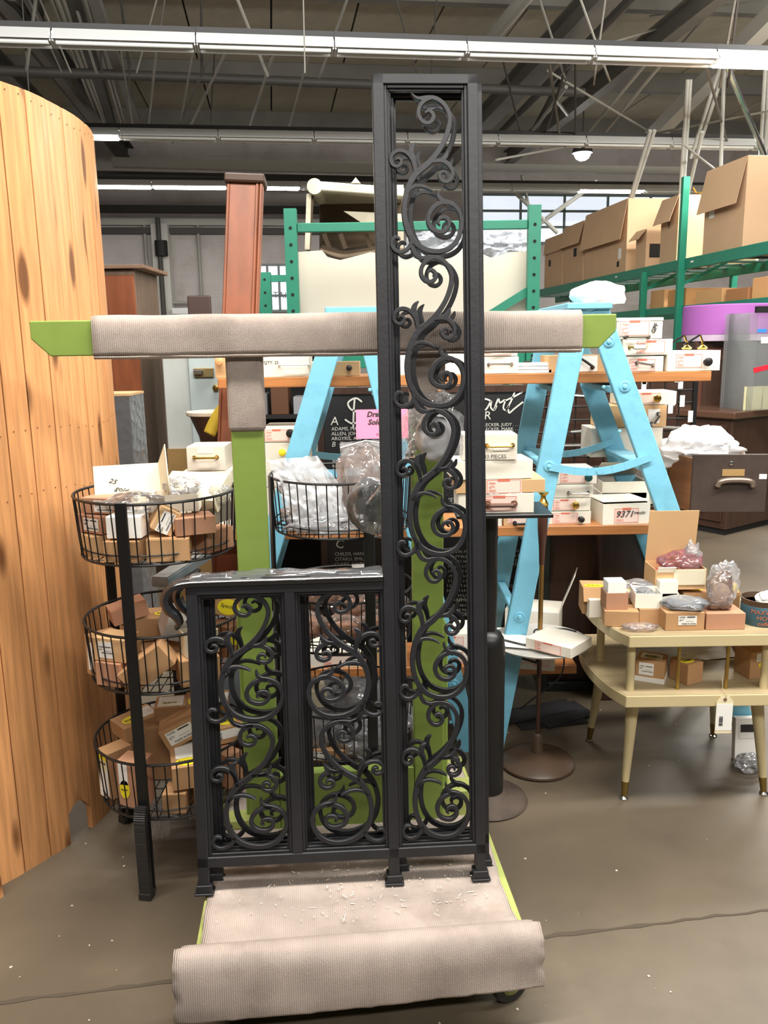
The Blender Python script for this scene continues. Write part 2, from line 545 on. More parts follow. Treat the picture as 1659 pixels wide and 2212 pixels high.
M_BLACKBOARD = mat('blackboard', (34, 33, 34), 0.45, var=0.2, vs=3)
M_CREAM = mat('cream_board', (232, 226, 180), 0.6)
M_BLUETAPE = mat('blue_tape', (60, 140, 230), 0.6)
M_REDTAPE = mat('red_strap', (226, 40, 60), 0.5)
M_STRAP = mat('yellow_strap', (214, 186, 62), 0.6)
M_TUBE = mat('lit_tube', (255, 255, 255), 0.5, emit=(1.0, 0.97, 0.90), estr=34.0)
M_TUBEOFF = mat('unlit_tube', (226, 228, 226), 0.3)
M_FIX = mat('white_fixture_enamel', (232, 234, 234), 0.42)
M_FIXCH = mat('dark_channel', (66, 66, 68), 0.6)
M_TIN = mat('blue_tin', (58, 92, 104), 0.5, var=0.15, vs=12)
M_TINRIM = mat('rusty_tin', (92, 72, 54), 0.55, var=0.2, vs=14)
M_TINTEXT = mat('copper_print', (196, 112, 82), 0.6)

# ================================================================ THE HALL
M_FLOOR = mat('worn_concrete', (97, 86, 71), 0.5, var=0.2, vs=1.3, bump=0.08, bs=22, dirt=(62, 55, 47), dirt_amt=0.55, ds=1.6, detail=9)
M_CRACK = mat('floor_joint_dirt', (74, 64, 52), 0.9)
M_DECK = mat('roof_deck', (176, 170, 152), 0.8, var=0.12, vs=0.8, dirt=(84, 80, 70), dirt_amt=0.5, ds=0.7)
M_ROOFSTEEL = mat('roof_steel', (112, 110, 104), 0.6, var=0.1, vs=2)
M_ROOFPALE = mat('pale_roof_steel', (176, 176, 170), 0.5)
M_ROOFDARK = mat('dark_roof_steel', (66, 64, 61), 0.6)
M_CONDUIT = mat('grey_conduit', (150, 148, 140), 0.45)
M_BRICK = mat('painted_brick', (186, 180, 178), 0.75, var=0.07, vs=1.2, dirt=(128, 112, 102), dirt_amt=0.55, ds=0.9)
def _brick():
    nt = M_BRICK.node_tree; N, K = nt.nodes, nt.links
    b = N['Principled BSDF']
    tc = N.new('ShaderNodeTexCoord')
    mp = N.new('ShaderNodeMapping'); mp.inputs['Rotation'].default_value = (math.pi / 2, 0, 0)
    K.new(tc.outputs['Object'], mp.inputs['Vector'])
    br = N.new('ShaderNodeTexBrick'); br.inputs['Scale'].default_value = 1.0
    br.inputs['Brick Width'].default_value = 0.215; br.inputs['Row Height'].default_value = 0.075; br.inputs['Mortar Size'].default_value = 0.008
    K.new(mp.outputs['Vector'], br.inputs['Vector'])
    bp = N.new('ShaderNodeBump'); bp.inputs['Strength'].default_value = 0.5; bp.inputs['Distance'].default_value = 0.01; bp.invert = True
    K.new(br.outputs['Fac'], bp.inputs['Height']); K.new(bp.outputs['Normal'], b.inputs['Normal'])
_brick()
M_WINLIT = mat('daylit_pane', (240, 244, 250), 0.3, emit=(0.80, 0.88, 1.0), estr=0.75)
M_MUNTIN = mat('window_bars', (120, 132, 130), 0.5)

fl = MB().box(tuple(RM(2, 8, -0.05)), (40, 40, 0.1)).build('floor', M_FLOOR)
struct(fl)
# the joint that crosses the floor: an uneven dirty groove
rnd = random.Random(4)
j0, j1 = atz(1195, 2022, 0), atz(1659, 1966, 0)
jd = (j1 - j0).normalized(); jn = Vector((-jd.y, jd.x, 0))
mb = MB()
pv = []
n = 90
for i in range(n + 1):
    p = j0 + jd * (-1.9 + 4.2 * i / n) + jn * (rnd.uniform(-0.004, 0.004))
    w = rnd.uniform(0.003, 0.009)
    pv += [p + jn * w + Vector((0, 0, 0.0012)), p - jn * w + Vector((0, 0, 0.0012))]
mb.add(pv, [(2 * i, 2 * i + 1, 2 * i + 3, 2 * i + 2) for i in range(n)])
mb.build('floor_joint', M_CRACK, fl)
# pale specks scattered over the floor
mb = MB()
for k in range(150):
    p = Vector((rnd.uniform(-1.3, 1.9), rnd.uniform(1.3, 4.2), 0.001))
    r = rnd.uniform(0.001, 0.0032)
    mb.box((p.x, p.y, 0.0012), (r * 2, r * rnd.uniform(1, 3), 0.0016), xf(p, rnd.uniform(0, 3)) @ Matrix.Translation(-p))
mb.build('floor_specks', mat('pale_specks', (190, 180, 164), 0.8), fl, kind='stuff')

ceil = MB().box((0, 0, 0.1), (40, 34, 0.06)).build('ceiling', M_ROOFDARK, local=True)
ceil.location = RM(2, 8, 6.3); ceil.rotation_euler = (0, 0, TH)
struct(ceil)
mb = MB().box((0, 0, 0), (1.18, 3.3, 0.05))
first = None
for i in range(-9, 10):
    for jx, b in enumerate((9.95, 13.55, 17.0)):
        o = mb.build('deck_panel', M_DECK, ceil, local=True) if first is None else share(first, ceil)
        first = first or o
        o.matrix_basis = Matrix.Translation((i * 1.21, b - 8, 0.0))
for b in (8.15, 11.75, 15.3, 18.3):
    MB().box((0, 0, 0), (26, 0.14, 0.34)).build('purlin', M_ROOFSTEEL, ceil, local=True).matrix_basis = Matrix.Translation((0, b - 8, -0.16))

def pipe(name, x0, y0, Y0, x1, y1, Y1, r, m, n=8, sq=False):
    p, q = at(x0, y0, Y0), at(x1, y1, Y1)
    d = (q - p).normalized()
    mb = MB()
    if sq: mb.bar(p - d * 0.3, q + d * 0.3, r * 2, r * 2)
    else: mb.cyl(p - d * 0.3, q + d * 0.3, r, n=n)
    return mb.build(name, m, ceil, smooth=not sq)
def beam(a, b0, b1, z, w, h, m=M_ROOFSTEEL, name='roof_beam'):
    mb = MB()
    for dz, ww, hh in ((h / 2, w, 0.02), (-h / 2, w, 0.02), (0, 0.02, h)):
        mb.bar(RM(a, b0, z + dz), RM(a, b1, z + dz), ww, hh)
    return mb.build(name, m, ceil)
beam(3.86, 6.5, 18.5, 5.45, 0.26, 0.3)
beam(-2.75, 6.5, 18.5, 5.45, 0.26, 0.3, M_ROOFDARK)
beam(-3.5, 6.5, 18.5, 5.4, 0.2, 0.2, M_ROOFSTEEL)
beam(5.2, 6.5, 18.5, 5.5, 0.18, 0.26)
for x0, x1, r in ((112, 215, .022), (124, 224, .03), (137, 229, .02), (184, 262, .025), (195, 270, .022)):
    pipe('conduit', x0, 0, 9, x1, 265, 13, r, M_CONDUIT)
pipe('truss_rod', 158, 0, 9.2, 238, 265, 13.2, .075, M_ROOFDARK, sq=True)
pipe('truss_rod', 205, 0, 8.4, 296, 262, 13, .05, M_ROOFSTEEL, sq=True)
for x0, y0, x1, y1, r in ((15, 20, 205, 262, .05), (60, 0, 190, 250, .035), (30, 0, 78, 60, .04), (88, 0, 90, 60, .03)):
    pipe('truss_rod', x0, y0, 10, x1, y1, 12.5, r, M_ROOFSTEEL, sq=True)
pipe('sprinkler_pipe', -200, 145, 10.0, 1215, 198, 11.6, .055, M_ROOFDARK, 10)
pipe('roof_duct', 1145, -18, 9.0, 1050, 96, 10.6, .075, M_CONDUIT, 12)
pipe('truss_rod', 1366, -6, 9.5, 1082, 286, 14.5, .05, M_ROOFDARK)
pipe('truss_rod', 1225, 150, 12, 1150, 290, 14, .05, M_ROOFDARK)
pipe('truss_rod', 1690, 15, 10, 1420, 285, 14, .10, M_ROOFPALE, sq=True)
for seg in ((1524, 0, 1440, 108), (1556, 0, 1462, 108), (1378, 158, 1272, 284), (1412, 158, 1308, 284), (1210, 205, 1150, 283), (1202, 218, 1222, 244)):
    pipe('truss_rod', seg[0], seg[1], 11, seg[2], seg[3], 12.6, .022, M_CONDUIT)
for seg in ((1549, 165, 1508, 292), (1560, 165, 1518, 292), (1564, 165, 1556, 392), (1652, 168, 1645, 292), (1661, 168, 1655, 292), (1488, 228, 1478, 385), (1482, 228, 1472, 385), (1400, 325, 1378, 392), (1392, 325, 1372, 392), (1508, 325, 1494, 385)):
    pipe('truss_rod', seg[0], seg[1], 11.2, seg[2], seg[3], 11.6, .024, M_ROOFPALE)
pipe('truss_rod', 1578, 160, 11, 1634, 294, 11.4, .035, M_CHROME)
for seg in ((1215, 172, 1412, 290), (1680, 236, 1405, 290), (1680, -5, 1440, 30), (1300, 98, 1470, 48), (1100, 340, 1260, 310), (1493, 325, 1580, 395)):
    pipe('conduit', seg[0], seg[1], 11, seg[2], seg[3], 12.4, .014, M_CONDUIT)
pipe('roof_beam', 1041, 362, 15.5, 1430, 369, 15.5, .06, M_ROOFPALE, sq=True)
pipe('roof_beam', 280, 352, 16.0, 812, 366, 16.2, .08, mat('grimy_pale_steel', (142, 138, 128), 0.7), sq=True)
pipe('roof_beam', 200, 377, 16.8, 812, 389, 17.0, .06, M_ROOFDARK, sq=True)
pipe('truss_rod', 1135, 415, 16, 1150, 480, 16.2, .03, M_ROOFPALE); 
for seg in ((1115, 418, 1180, 480), (1260, 415, 1170, 480)):
    pipe('truss_rod', seg[0], seg[1], 16, seg[2], seg[3], 16.2, .04, M_ROOFPALE)
rnd = random.Random(77)
for k in range(18):                                   # thin hangers and braces running down behind the lamp rows
    x = rnd.uniform(20, 1640); dx = rnd.uniform(-70, 70)
    pipe('truss_rod', x, -50, 9.0, x + dx, 100 + x * 0.02, 9.6, rnd.uniform(.008, .018), rnd.choice((M_CONDUIT, M_ROOFDARK, M_ROOFSTEEL)), 6)
for k in range(14):
    x = rnd.uniform(260, 1640); dx = rnd.uniform(-90, 60)
    pipe('truss_rod', x, 105 + x * 0.02, 9.4, x + dx, 288 + x * 0.014, 12.3, rnd.uniform(.008, .018), rnd.choice((M_CONDUIT, M_ROOFDARK, M_ROOFSTEEL)), 6)
pipe('hanging_cable', 655, -10, 8.0, 657, 78, 8.0, .006, M_CONDUIT)
pipe('hanging_cable', 53, 70, 8.0, 60, 165, 8.0, .006, M_ROOFDARK)

# far brick wall with its pipes and column
wl = MB()
wall = MB().box((0, 0, 3.1), (30, 0.2, 6.2)).build('wall_back', M_BRICK, local=True)
wall.location = RM(0, 18.6, 0); wall.rotation_euler = (0, 0, TH)
struct(wall)
mb = MB()
mb.bar(RM(-9, 18.42, 4.16), RM(2.0, 18.42, 4.16), 0.1, 0.14)
mb.build('wall_pipe', M_ROOFPALE, wall)
MB().bar(RM(-9, 18.35, 4.40), RM(2.0, 18.35, 4.40), 0.1, 0.14).build('wall_pipe', M_ROOFDARK, wall)
MB().bar(RM(-9, 18.40, 3.98), RM(2.0, 18.40, 3.98), 0.12, 0.12).build('wall_pipe', M_ROOFDARK, wall)
pc = at(352, 560, 18.0)
ac = pc.dot(L)
MB().bar(RM(ac, 18.35, 0), RM(ac, 18.35, 4.1), 0.34, 0.25, up=(0, 1, 0)).build('wall_pilaster', mat('pale_pilaster', (200, 198, 192), 0.7), wall)
MB().cyl(RM(ac - 0.02, 18.15, 2.0), RM(ac - 0.02, 18.15, 4.2), 0.05).build('wall_pipe', M_ROOFDARK, wall)
MB().cyl(RM(ac + 0.02, 18.1, 3.45), RM(ac + 0.02, 18.1, 3.75), 0.13).build('pipe_valve', M_DARK, wall)
for da in (-0.33, 0.75):
    MB().cyl(RM(ac + da, 18.4, 0), RM(ac + da, 18.4, 4.1), 0.035).build('wall_pipe', M_CONDUIT, wall)
MB().cyl(RM(ac - 0.4, 18.3, 2.55), RM(ac + 0.9, 18.3, 2.52), 0.035).build('wall_pipe', M_CONDUIT, wall)
MB().box(tuple(RM(ac + 0.35, 18.1, 2.35)), (0.35, 0.2, 0.12)).build('pipe_valve', M_FIX, wall)

# windows in the far wall: a bright band on the right, one low window behind the rack
def window(name, a0, a1, z0, z1, nx, nz, b=18.45):
    w = bpy.data.objects.new(name, None); COL.objects.link(w); w['kind'] = 'structure'
    w.matrix_basis = xf(RM((a0 + a1) / 2, b, z0), TH)
    W_, H_ = a1 - a0, z1 - z0
    fm = MB()
    for i in range(nx + 1): fm.box((-W_ / 2 + W_ * i / nx, 0, H_ / 2), (0.05, 0.06, H_))
    for k in range(nz + 1): fm.box((0, 0, H_ * k / nz), (W_ + 0.05, 0.06, 0.05))
    fm.build('window_frame', M_MUNTIN, w, local=True)
    f0 = None
    for i in range(nx):
        for k in range(nz):
            if f0 is None: o = f0 = MB().box((0, 0.01, 0), (W_ / nx - 0.05, 0.012, H_ / nz - 0.05)).build('pane', M_WINLIT, w, local=True)
            else: o = share(f0, w)
            o.matrix_basis = Matrix.Translation((-W_ / 2 + W_ * (i + .5) / nx, 0, H_ * (k + .5) / nz))
    return w
pa, pb = at(1045, 470, 18.2).dot(L), at(1300, 470, 18.2).dot(L)
window('window_1', pa, pb + 2.5, 3.75, 4.75, 5, 3)
p0, p1 = at(556, 668, 18.2), at(630, 668, 18.2)
w2 = window('window_2', p0.dot(L), p1.dot(L), 2.35, 3.3, 3, 3)
text('TAINLE', 0.19, Matrix.Translation((-0.02, -0.08, 0.26)) @ FACE, mat('grey_letters', (120, 122, 124), 0.7), w2)

# ---------------------------------------------------------------- strip lights
_fx = {}
def fixture(a, b, lit, label, group, z=LAMP_Z):
    t = thing('strip_light', RM(a, b, z), label, 'light', group, rz=TH)
    if not _fx:
        _fx['ch'] = MB().box((0, 0, 0.10), (1.22, 0.10, 0.05)).build('channel', M_FIXCH, t, local=True)
        m = MB()
        prof = [(-0.13, -0.03), (-0.125, -0.02), (-0.06, 0.075), (0.06, 0.075), (0.125, -0.02), (0.13, -0.03), (0.12, -0.026), (0.05, 0.05), (-0.05, 0.05), (-0.12, -0.026)]
        v = [(-0.605, y, zz) for y, zz in prof] + [(0.605, y, zz) for y, zz in prof]
        k = len(prof)
        m.add(v, [(i, (i + 1) % k, (i + 1) % k + k, i + k) for i in range(k)])
        m.box((-0.6, 0, 0.0), (0.012, 0.20, 0.08)); m.box((0.6, 0, 0.0), (0.012, 0.20, 0.08))
        _fx['rf'] = m.build('reflector', M_FIX, t, local=True)
        for s in (-1, 1):
            _fx['t%d' % s] = MB().cyl((-0.58, s * 0.055, -0.034), (0.58, s * 0.055, -0.034), 0.022, n=10).build('tube', M_TUBE if lit else M_TUBEOFF, t, local=True, smooth=True)
        _fx['lit'] = lit
        objs = [_fx['ch'], _fx['rf'], _fx['t-1'], _fx['t1']]
    else:
        for k in ('ch', 'rf', 't-1', 't1'): share(_fx[k], t)
    if bool(lit) != _fx['lit']:
        for c in kids(t):
            if c.name.startswith('tube'):
                c.data = c.data.copy(); c.data.materials[0] = M_TUBE if lit else M_TUBEOFF
    return t
ORD = ('first', 'second', 'third', 'fourth', 'fifth', 'sixth', 'seventh', 'eighth', 'ninth', 'tenth', 'eleventh')
def row(px, py, Yg, b, ks, lits, nm):
    a_ = at(px, py, Yg).dot(L)
    for i, k in enumerate(ks):
        lit = k in lits
        fixture(a_ + 0.61 + 1.222 * k, b, lit, '%s strip light of the %s ceiling row, %s from the left' % ('lit' if lit else 'unlit white', nm, ORD[i]), 'strip lights of the %s row' % nm)
row(427, 105, 8.15, 8.2, range(-2, 5), (4,), 'nearest')
row(265, 295, 11.4, 11.55, range(-1, 8), (-1,), 'second')
row(330, 405, 14.6, 14.9, range(-1, 9), (-1, 0, 1, 6), 'third')
# round high-bay lamp
p = at(1258, 331, 16.0)
t = thing('high_bay_lamp', p, 'round bright high bay lamp hanging below the roof on the right', 'light')
MB().lathe([(0.04, 0.30), (0.06, 0.22), (0.16, 0.10), (0.19, 0.0), (0.18, 0.0), (0.15, 0.09), (0.03, 0.2)]).build('lamp_hood', M_FIXCH, t, local=True, smooth=True)
MB().lathe([(0.004, -0.13), (0.06, -0.12), (0.11, -0.09), (0.14, -0.04), (0.145, 0.0), (0.02, 0.005)], n=24).build('lamp_globe', mat('lamp_globe_lit', (255, 255, 255), 0.4, emit=(1, 0.98, 0.95), estr=40), t, local=True, smooth=True)
MB().cyl((0, 0, 0.28), (0, 0, 6.2 - p.z), 0.012).build('hanger', M_ROOFDARK, t, local=True)

# ================================================================ PINE SCREEN
scr = thing('pine_screen', (-1.1, 2.5, 0), 'tall curved screen of honey coloured knotty pine boards standing at the left', 'screen')
plan = [(-1.62, 1.86), (-1.53, 1.93), (-1.44, 2.00), (-1.35, 2.075), (-1.27, 2.155), (-1.205, 2.245), (-1.145, 2.325), (-1.095, 2.405), (-1.056, 2.475), (-1.018, 2.562), (-.996, 2.658), (-.982, 2.75), (-.973, 2.845), (-.976, 2.94), (-.988, 3.03), (-1.01, 3.12)]
rnd = random.Random(11)
for i in range(len(plan) - 1):
    a, b = Vector((*plan[i], 0)), Vector((*plan[i + 1], 0))
    d = (b - a).normalized(); nrm = Vector((d.y, -d.x, 0))     # outward, towards the hall
    prd = rnd.uniform(-0.0015, 0.0015)
    zb = 0.0
    m = MB()
    gap = 0.0018
    p0, p1 = a + d * gap, b - d * gap
    ZT = 2.33
    nv = 10
    front, back = [], []
    bow = 0.055 if i <= 4 else 0.0                               # the lowest left boards have sprung outwards
    cols = 4
    for k in range(nv + 1):
        f = k / nv
        for c in range(cols + 1):
            q = p0.lerp(p1, c / cols)
            z0 = 0.0
            if i == 8:                                           # arch cut at the foot of one board
                z0 = 0.085 + 0.05 * math.sin(math.pi * (0.15 + 0.85 * c / cols))
            z = z0 + (ZT - z0) * f
            off = bow * max(0, 1 - z / 0.75) ** 1.5
            edge = -0.0012 if c in (0, cols) else 0.0
            front.append(q + nrm * (0.010 + prd + edge + off) + Vector((0, 0, z)))
            back.append(q + nrm * (-0.010 + off) + Vector((0, 0, z)))
    w = cols + 1
    m.add(front, [(k * w + c, k * w + c + 1, (k + 1) * w + c + 1, (k + 1) * w + c) for k in range(nv) for c in range(cols)])
    m.add(back, [(k * w + c, (k + 1) * w + c, (k + 1) * w + c + 1, k * w + c + 1) for k in range(nv) for c in range(cols)])
    sides = []
    ring = [(k, 0) for k in range(nv + 1)] + [(nv, c) for c in range(1, cols + 1)] + [(k, cols) for k in range(nv - 1, -1, -1)] + [(0, c) for c in range(cols - 1, 0, -1)]
    N0 = (nv + 1) * w
    for r in range(len(ring)):
        k0, c0 = ring[r]; k1, c1 = ring[(r + 1) % len(ring)]
        sides.append((k0 * w + c0, k1 * w + c1, N0 + k1 * w + c1, N0 + k0 * w + c0))
    m.f += sides
    m.build('pine_board', M_PINE, scr)
mb = MB()
for z in (2.30, 1.36, 1.17):
    for i in range(5, len(plan) - 2):
        a, b = Vector((*plan[i], 0)), Vector((*plan[i + 1], 0))
        d = (b - a).normalized(); nrm = Vector((d.y, -d.x, 0))
        for f in (0.25, 0.75):
            q = a.lerp(b, f) + nrm * 0.011 + Vector((0, 0, z + 0.012 * math.sin(i)))
            mb.cyl(q, q + nrm * 0.0008, 0.0022, n=6)
mb.build('nail_heads', mat('nail_holes', (96, 60, 34), 0.7), scr, kind='stuff')

# ================================================================ IRON RAILINGS
GA = math.radians(6)
GP = Vector((-0.485, 1.92, 0.2025))
GU = Vector((0.732, 0.044, 0)).normalized()
GB = Vector((-GU.y, GU.x, 0))
GV = Vector((0, 0, 1)) * math.cos(GA) + GB * math.sin(GA)
GN = GU.cross(GV) * -1.0                                       # away from the viewer
SC = {
 'stem': ([(-0.0121, 0.1995), (-0.0111, 0.1894), (-0.0044, 0.1775), (0.0095, 0.17), (0.0282, 0.1721), (0.0468, 0.1703), (0.0653, 0.1593), (0.078, 0.141), (0.0824, 0.1204), (0.0773, 0.0931), (0.0639, 0.0623), (0.0447, 0.035), (0.0221, 0.0124), (-0.0017, -0.0057), (-0.0138, -0.0228), (-0.0235, -0.0423), (-0.0299, -0.0664), (-0.0332, -0.0919), (-0.0313, -0.1197), (-0.0231, -0.1478), (-0.0059, -0.1738), (0.0176, -0.1887), (0.0436, -0.1939), (0.0698, -0.1893), (0.0914, -0.1733), (0.1048, -0.1478), (0.1088, -0.1198), (0.1019, -0.0964), (0.0867, -0.081), (0.0667, -0.0749), (0.0453, -0.0827), (0.0314, -0.0976), (0.0254, -0.1161), (0.0308, -0.1348), (0.0455, -0.1448), (0.0621, -0.1458), (0.0748, -0.1356), (0.0767, -0.1216), (0.0674, -0.1114), (0.0543, -0.1142), (0.0499, -0.1239), (0.0552, -0.1301)],
          [6, 6, 7, 8, 9, 10, 10, 10, 10, 11, 11, 12, 13, 14, 13, 12, 12, 12, 12, 12, 12, 12, 11, 11, 11, 10, 10, 10, 10, 11, 10, 10, 10, 10, 10, 10, 9, 9, 9, 8, 6, 3]),
 'topcurl': ([(0.0375, 0.1724), (0.0199, 0.1642), (0.0079, 0.1484), (0.006, 0.1303), (0.0151, 0.1161), (0.0295, 0.1123), (0.0402, 0.1197), (0.0415, 0.1317), (0.0319, 0.1414), (0.0217, 0.1358)], [10, 10, 9, 9, 9, 9, 9, 9, 8, 5]),
 'leftcurl': ([(-0.0041, -0.008), (-0.0077, 0.0162), (-0.0174, 0.0347), (-0.0313, 0.0458), (-0.0476, 0.047), (-0.0602, 0.038), (-0.0644, 0.0238), (-0.0593, 0.0134), (-0.0483, 0.0103), (-0.0396, 0.0166), (-0.0398, 0.0258), (-0.0473, 0.0293), (-0.052, 0.0248)], [9, 9, 9, 9, 9, 8, 8, 8, 8, 8, 7, 6, 3]),
 'leaf': ([(-0.0051, 0.0047), (-0.0094, 0.0254), (-0.0143, 0.0415), (-0.0112, 0.0552), (-0.0021, 0.0652)], [9, 12, 13, 11, 3]),
 'rightcurl': ([(0.0316, 0.0214), (0.0493, 0.0235), (0.0657, 0.0221), (0.0797, 0.0116), (0.0878, -0.0035), (0.0845, -0.0185), (0.0721, -0.0264), (0.0585, -0.0216), (0.0554, -0.01), (0.0635, -0.002), (0.0719, -0.0061), (0.0718, -0.0137)], [9, 9, 10, 10, 9, 9, 9, 8, 8, 7, 6, 3]),
 'rleaf': ([(0.0445, 0.0224), (0.0611, 0.0256), (0.0718, 0.0347), (0.0767, 0.0473)], [8, 10, 10, 3]),
 'inner': ([(-0.0273, -0.0538), (-0.0141, -0.0401), (0.0036, -0.0358), (0.0224, -0.04), (0.0376, -0.049)], [8, 8, 8, 7, 3]),
 'horn': ([(0.0737, -0.0785), (0.0596, -0.0713), (0.0515, -0.0608), (0.0491, -0.0468)], [10, 10, 8, 3]),
 'lowcurl': ([(-0.0151, -0.1619), (-0.0189, -0.1759), (-0.0298, -0.1885), (-0.0464, -0.1945), (-0.0616, -0.1868), (-0.0667, -0.1715), (-0.0587, -0.1593), (-0.0493, -0.1601), (-0.0459, -0.1649)], [9, 9, 9, 9, 8, 8, 8, 7, 4]),
 'conn': ([(-0.0243, -0.1478), (-0.0176, -0.1712), (-0.0156, -0.1876), (-0.0064, -0.203), (0.0089, -0.2097)], [6, 7, 7, 8, 8]),
}
def scroll_mesh(sx, sz, first, last):
    m = MB()
    for k, (p, w) in SC.items():
        if k == 'conn' and last: continue
        if k == 'stem' and first: p, w = p[3:], w[3:]
        q = cr([(x, z, ww) for (x, z), ww in zip(p, w)], 4)
        m.ribbon([(a * sx, b * sz) for a, b, c in q], [c * 0.00112 for a, b, c in q], 0.008, 0.020, 0.0013)
    if first:      # little tail of the topmost curl
        q = cr([(0.0195, 0.168, 8), (0.0, 0.172, 7), (-0.012, 0.183, 2)], 4)
        m.ribbon([(a * sx, b * sz) for a, b, c in q], [c * 0.00112 for a, b, c in q], 0.008, 0.020, 0.0013)
    return m
def railing(du, dn, label):
    t = bpy.data.objects.new('iron_railing', None); COL.objects.link(t)
    t.matrix_basis = frame(GP + GU * du + GN * dn, GU, GN, GV)
    tag(t, label, 'railing', 'pair of iron railings on the cart')
    def bar2(m, u0, u1, v0, v1, y0=0.0, y1=0.03):
        m.box(((u0 + u1) / 2, (y0 + y1) / 2, (v0 + v1) / 2), (u1 - u0, y1 - y0, v1 - v0))
    posts = ((-0.012, 0.0165, 0.80), (0.4855, 0.5135, 2.05), (0.7165, 0.7425, 2.05))
    for u0, u1, v1 in posts:
        m = MB(); bar2(m, u0, u1, 0.004, v1)
        m.build('post', M_IRON, t, local=True, bev=0.002)
    m = MB(); bar2(m, 0.2335, 0.2605, 0.10, 0.795); m.build('mullion', M_IRON, t, local=True, bev=0.002)
    m = MB(); bar2(m, -0.012, 0.7425, 0.072, 0.1); m.build('bottom_rail', M_IRON, t, local=True, bev=0.002)
    m = MB(); bar2(m, 0.4855, 0.7425, 2.026, 2.05); m.build('top_rail', M_IRON, t, local=True, bev=0.002)
    m = MB(); bar2(m, -0.012, 0.4855, 0.79, 0.815); m.build('under_rail', M_IRON, t, local=True, bev=0.002)
    # inner beads round each opening
    for u0, u1, v0, v1 in ((0.0165, 0.2335, 0.10, 0.79), (0.2605, 0.4855, 0.10, 0.79), (0.5135, 0.7165, 0.10, 2.026)):
        m = MB(); w = 0.0075
        for k, (o, ya, yb) in enumerate(((0.0, 0.006, 0.026), (w, 0.012, 0.022))):
            a, b, c, d = u0 + o, u1 - o, v0 + o, v1 - o
            ww = w if k == 0 else w * 0.7
            bar2(m, a, a + ww, c, d, ya, yb); bar2(m, b - ww, b, c, d, ya, yb)
            bar2(m, a + ww, b - ww, c, c + ww, ya, yb); bar2(m, a + ww, b - ww, d - ww, d, ya, yb)
        m.build('bead', M_IRON, t, local=True, bev=0.0012)
    # feet: flange plates with a collar
    for u0, u1, v1 in posts:
        m = MB()
        c = (u0 + u1) / 2
        m.box((c, 0.015, 0.003), (0.05, 0.046, 0.006)); m.box((c, 0.015, 0.016), (0.04, 0.038, 0.02)); 
        for s in (-1, 1): m.cyl((c + s * 0.021, 0.0, 0.006), (c + s * 0.021, 0.0, 0.010), 0.004, n=6)
        m.build('foot_plate', M_IRON, t, local=True, bev=0.0015)
    # moulded handrail that curls down at its left end
    path = cr([(0.4855, 0.824), (0.24, 0.824), (0.05, 0.824), (-0.005, 0.823), (-0.038, 0.817), (-0.060, 0.799), (-0.067, 0.774), (-0.058, 0.751), (-0.042, 0.735), (-0.034, 0.717), (-0.043, 0.706)], 5)
    half = [(-0.022, -0.009), (-0.024, 0.0), (-0.018, 0.006), (-0.006, 0.009), (0.006, 0.009), (0.018, 0.006), (0.024, 0.0), (0.022, -0.009)]
    v, f = [], []
    npth = len(path)
    for i, (x, z) in enumerate(path):
        a, b = path[max(0, i - 1)], path[min(npth - 1, i + 1)]
        tx, tz = b[0] - a[0], b[1] - a[1]
        l = math.hypot(tx, tz); nx, nz = tz / l, -tx / l           # outward side of the curl
        fr = i / (npth - 1)
        sc = 1.0 if fr < 0.7 else 1.0 - 0.45 * (fr - 0.7) / 0.3
        for y, h in half:
            v.append((x + nx * h * 1.25 * sc, 0.018 + y * (1 if fr < 0.8 else sc + 0.1), z + nz * h * 1.25 * sc))
    k = len(half)
    for i in range(npth - 1):
        for q in range(k): f.append((i * k + q, i * k + (q + 1) % k, (i + 1) * k + (q + 1) % k, (i + 1) * k + q))
    f.append(tuple(range(k))); f.append(tuple((npth - 1) * k + q for q in range(k - 1, -1, -1)))
    m = MB().add(v, f)
    m.build('handrail', M_RAIL, t, local=True, smooth=True)
    return t
ra = railing(0, 0, 'front one of two black iron scroll railings, nearest the viewer on the cart')
rb = railing(0.020, 0.055, 'rear one of two black iron scroll railings, close behind the first')
SCN = [('scroll', 0.592, v, 1.0, 1.0, v > 1.8, v < 0.4) for v in (1.826, 1.447, 1.069, 0.692, 0.313)]
SCL = [('scroll', 0.101, v, 1.1, 0.895, v > 0.5, v < 0.5) for v in (0.632, 0.291)]
SCRT = [('scroll', 0.407, v, -1.1, 0.895, v > 0.5, v < 0.5) for v in (0.632, 0.291)]
_sc = {}
for t in (ra, rb):
    for nm, u, v, sx, sz, fi, la in SCN + SCL + SCRT:
        key = (sx, sz, fi, la)
        if key not in _sc: _sc[key] = o = scroll_mesh(sx, sz, fi, la).build(nm, M_IRON, t, local=True)
        else: o = share(_sc[key], t)
        o.matrix_basis = Matrix.Translation((u, 0, v))
# clear plastic film wrapped round the two handrails
m = MB(frame(GP, GU, GN, GV))
def wrapfn(u, v):
    x = 0.0 + 0.486 * u
    ang = v
    y = -0.008 + 0.108 * ang
    z = 0.838 + 0.003 * math.sin(9 * u + 5 * v) + 0.0015 * math.sin(41 * u) + (-0.012 if v in (0.0, 1.0) else 0)
    return (x, y, z)
m.grid(wrapfn, 40, 6)
wr = m.build('plastic_film', film('rail_film', (200, 202, 208), 0.08, 0.1, 0.12, 14), smooth=True)
tag(wr, 'clear plastic film wrapped over the low handrail of the railings', 'plastic film')

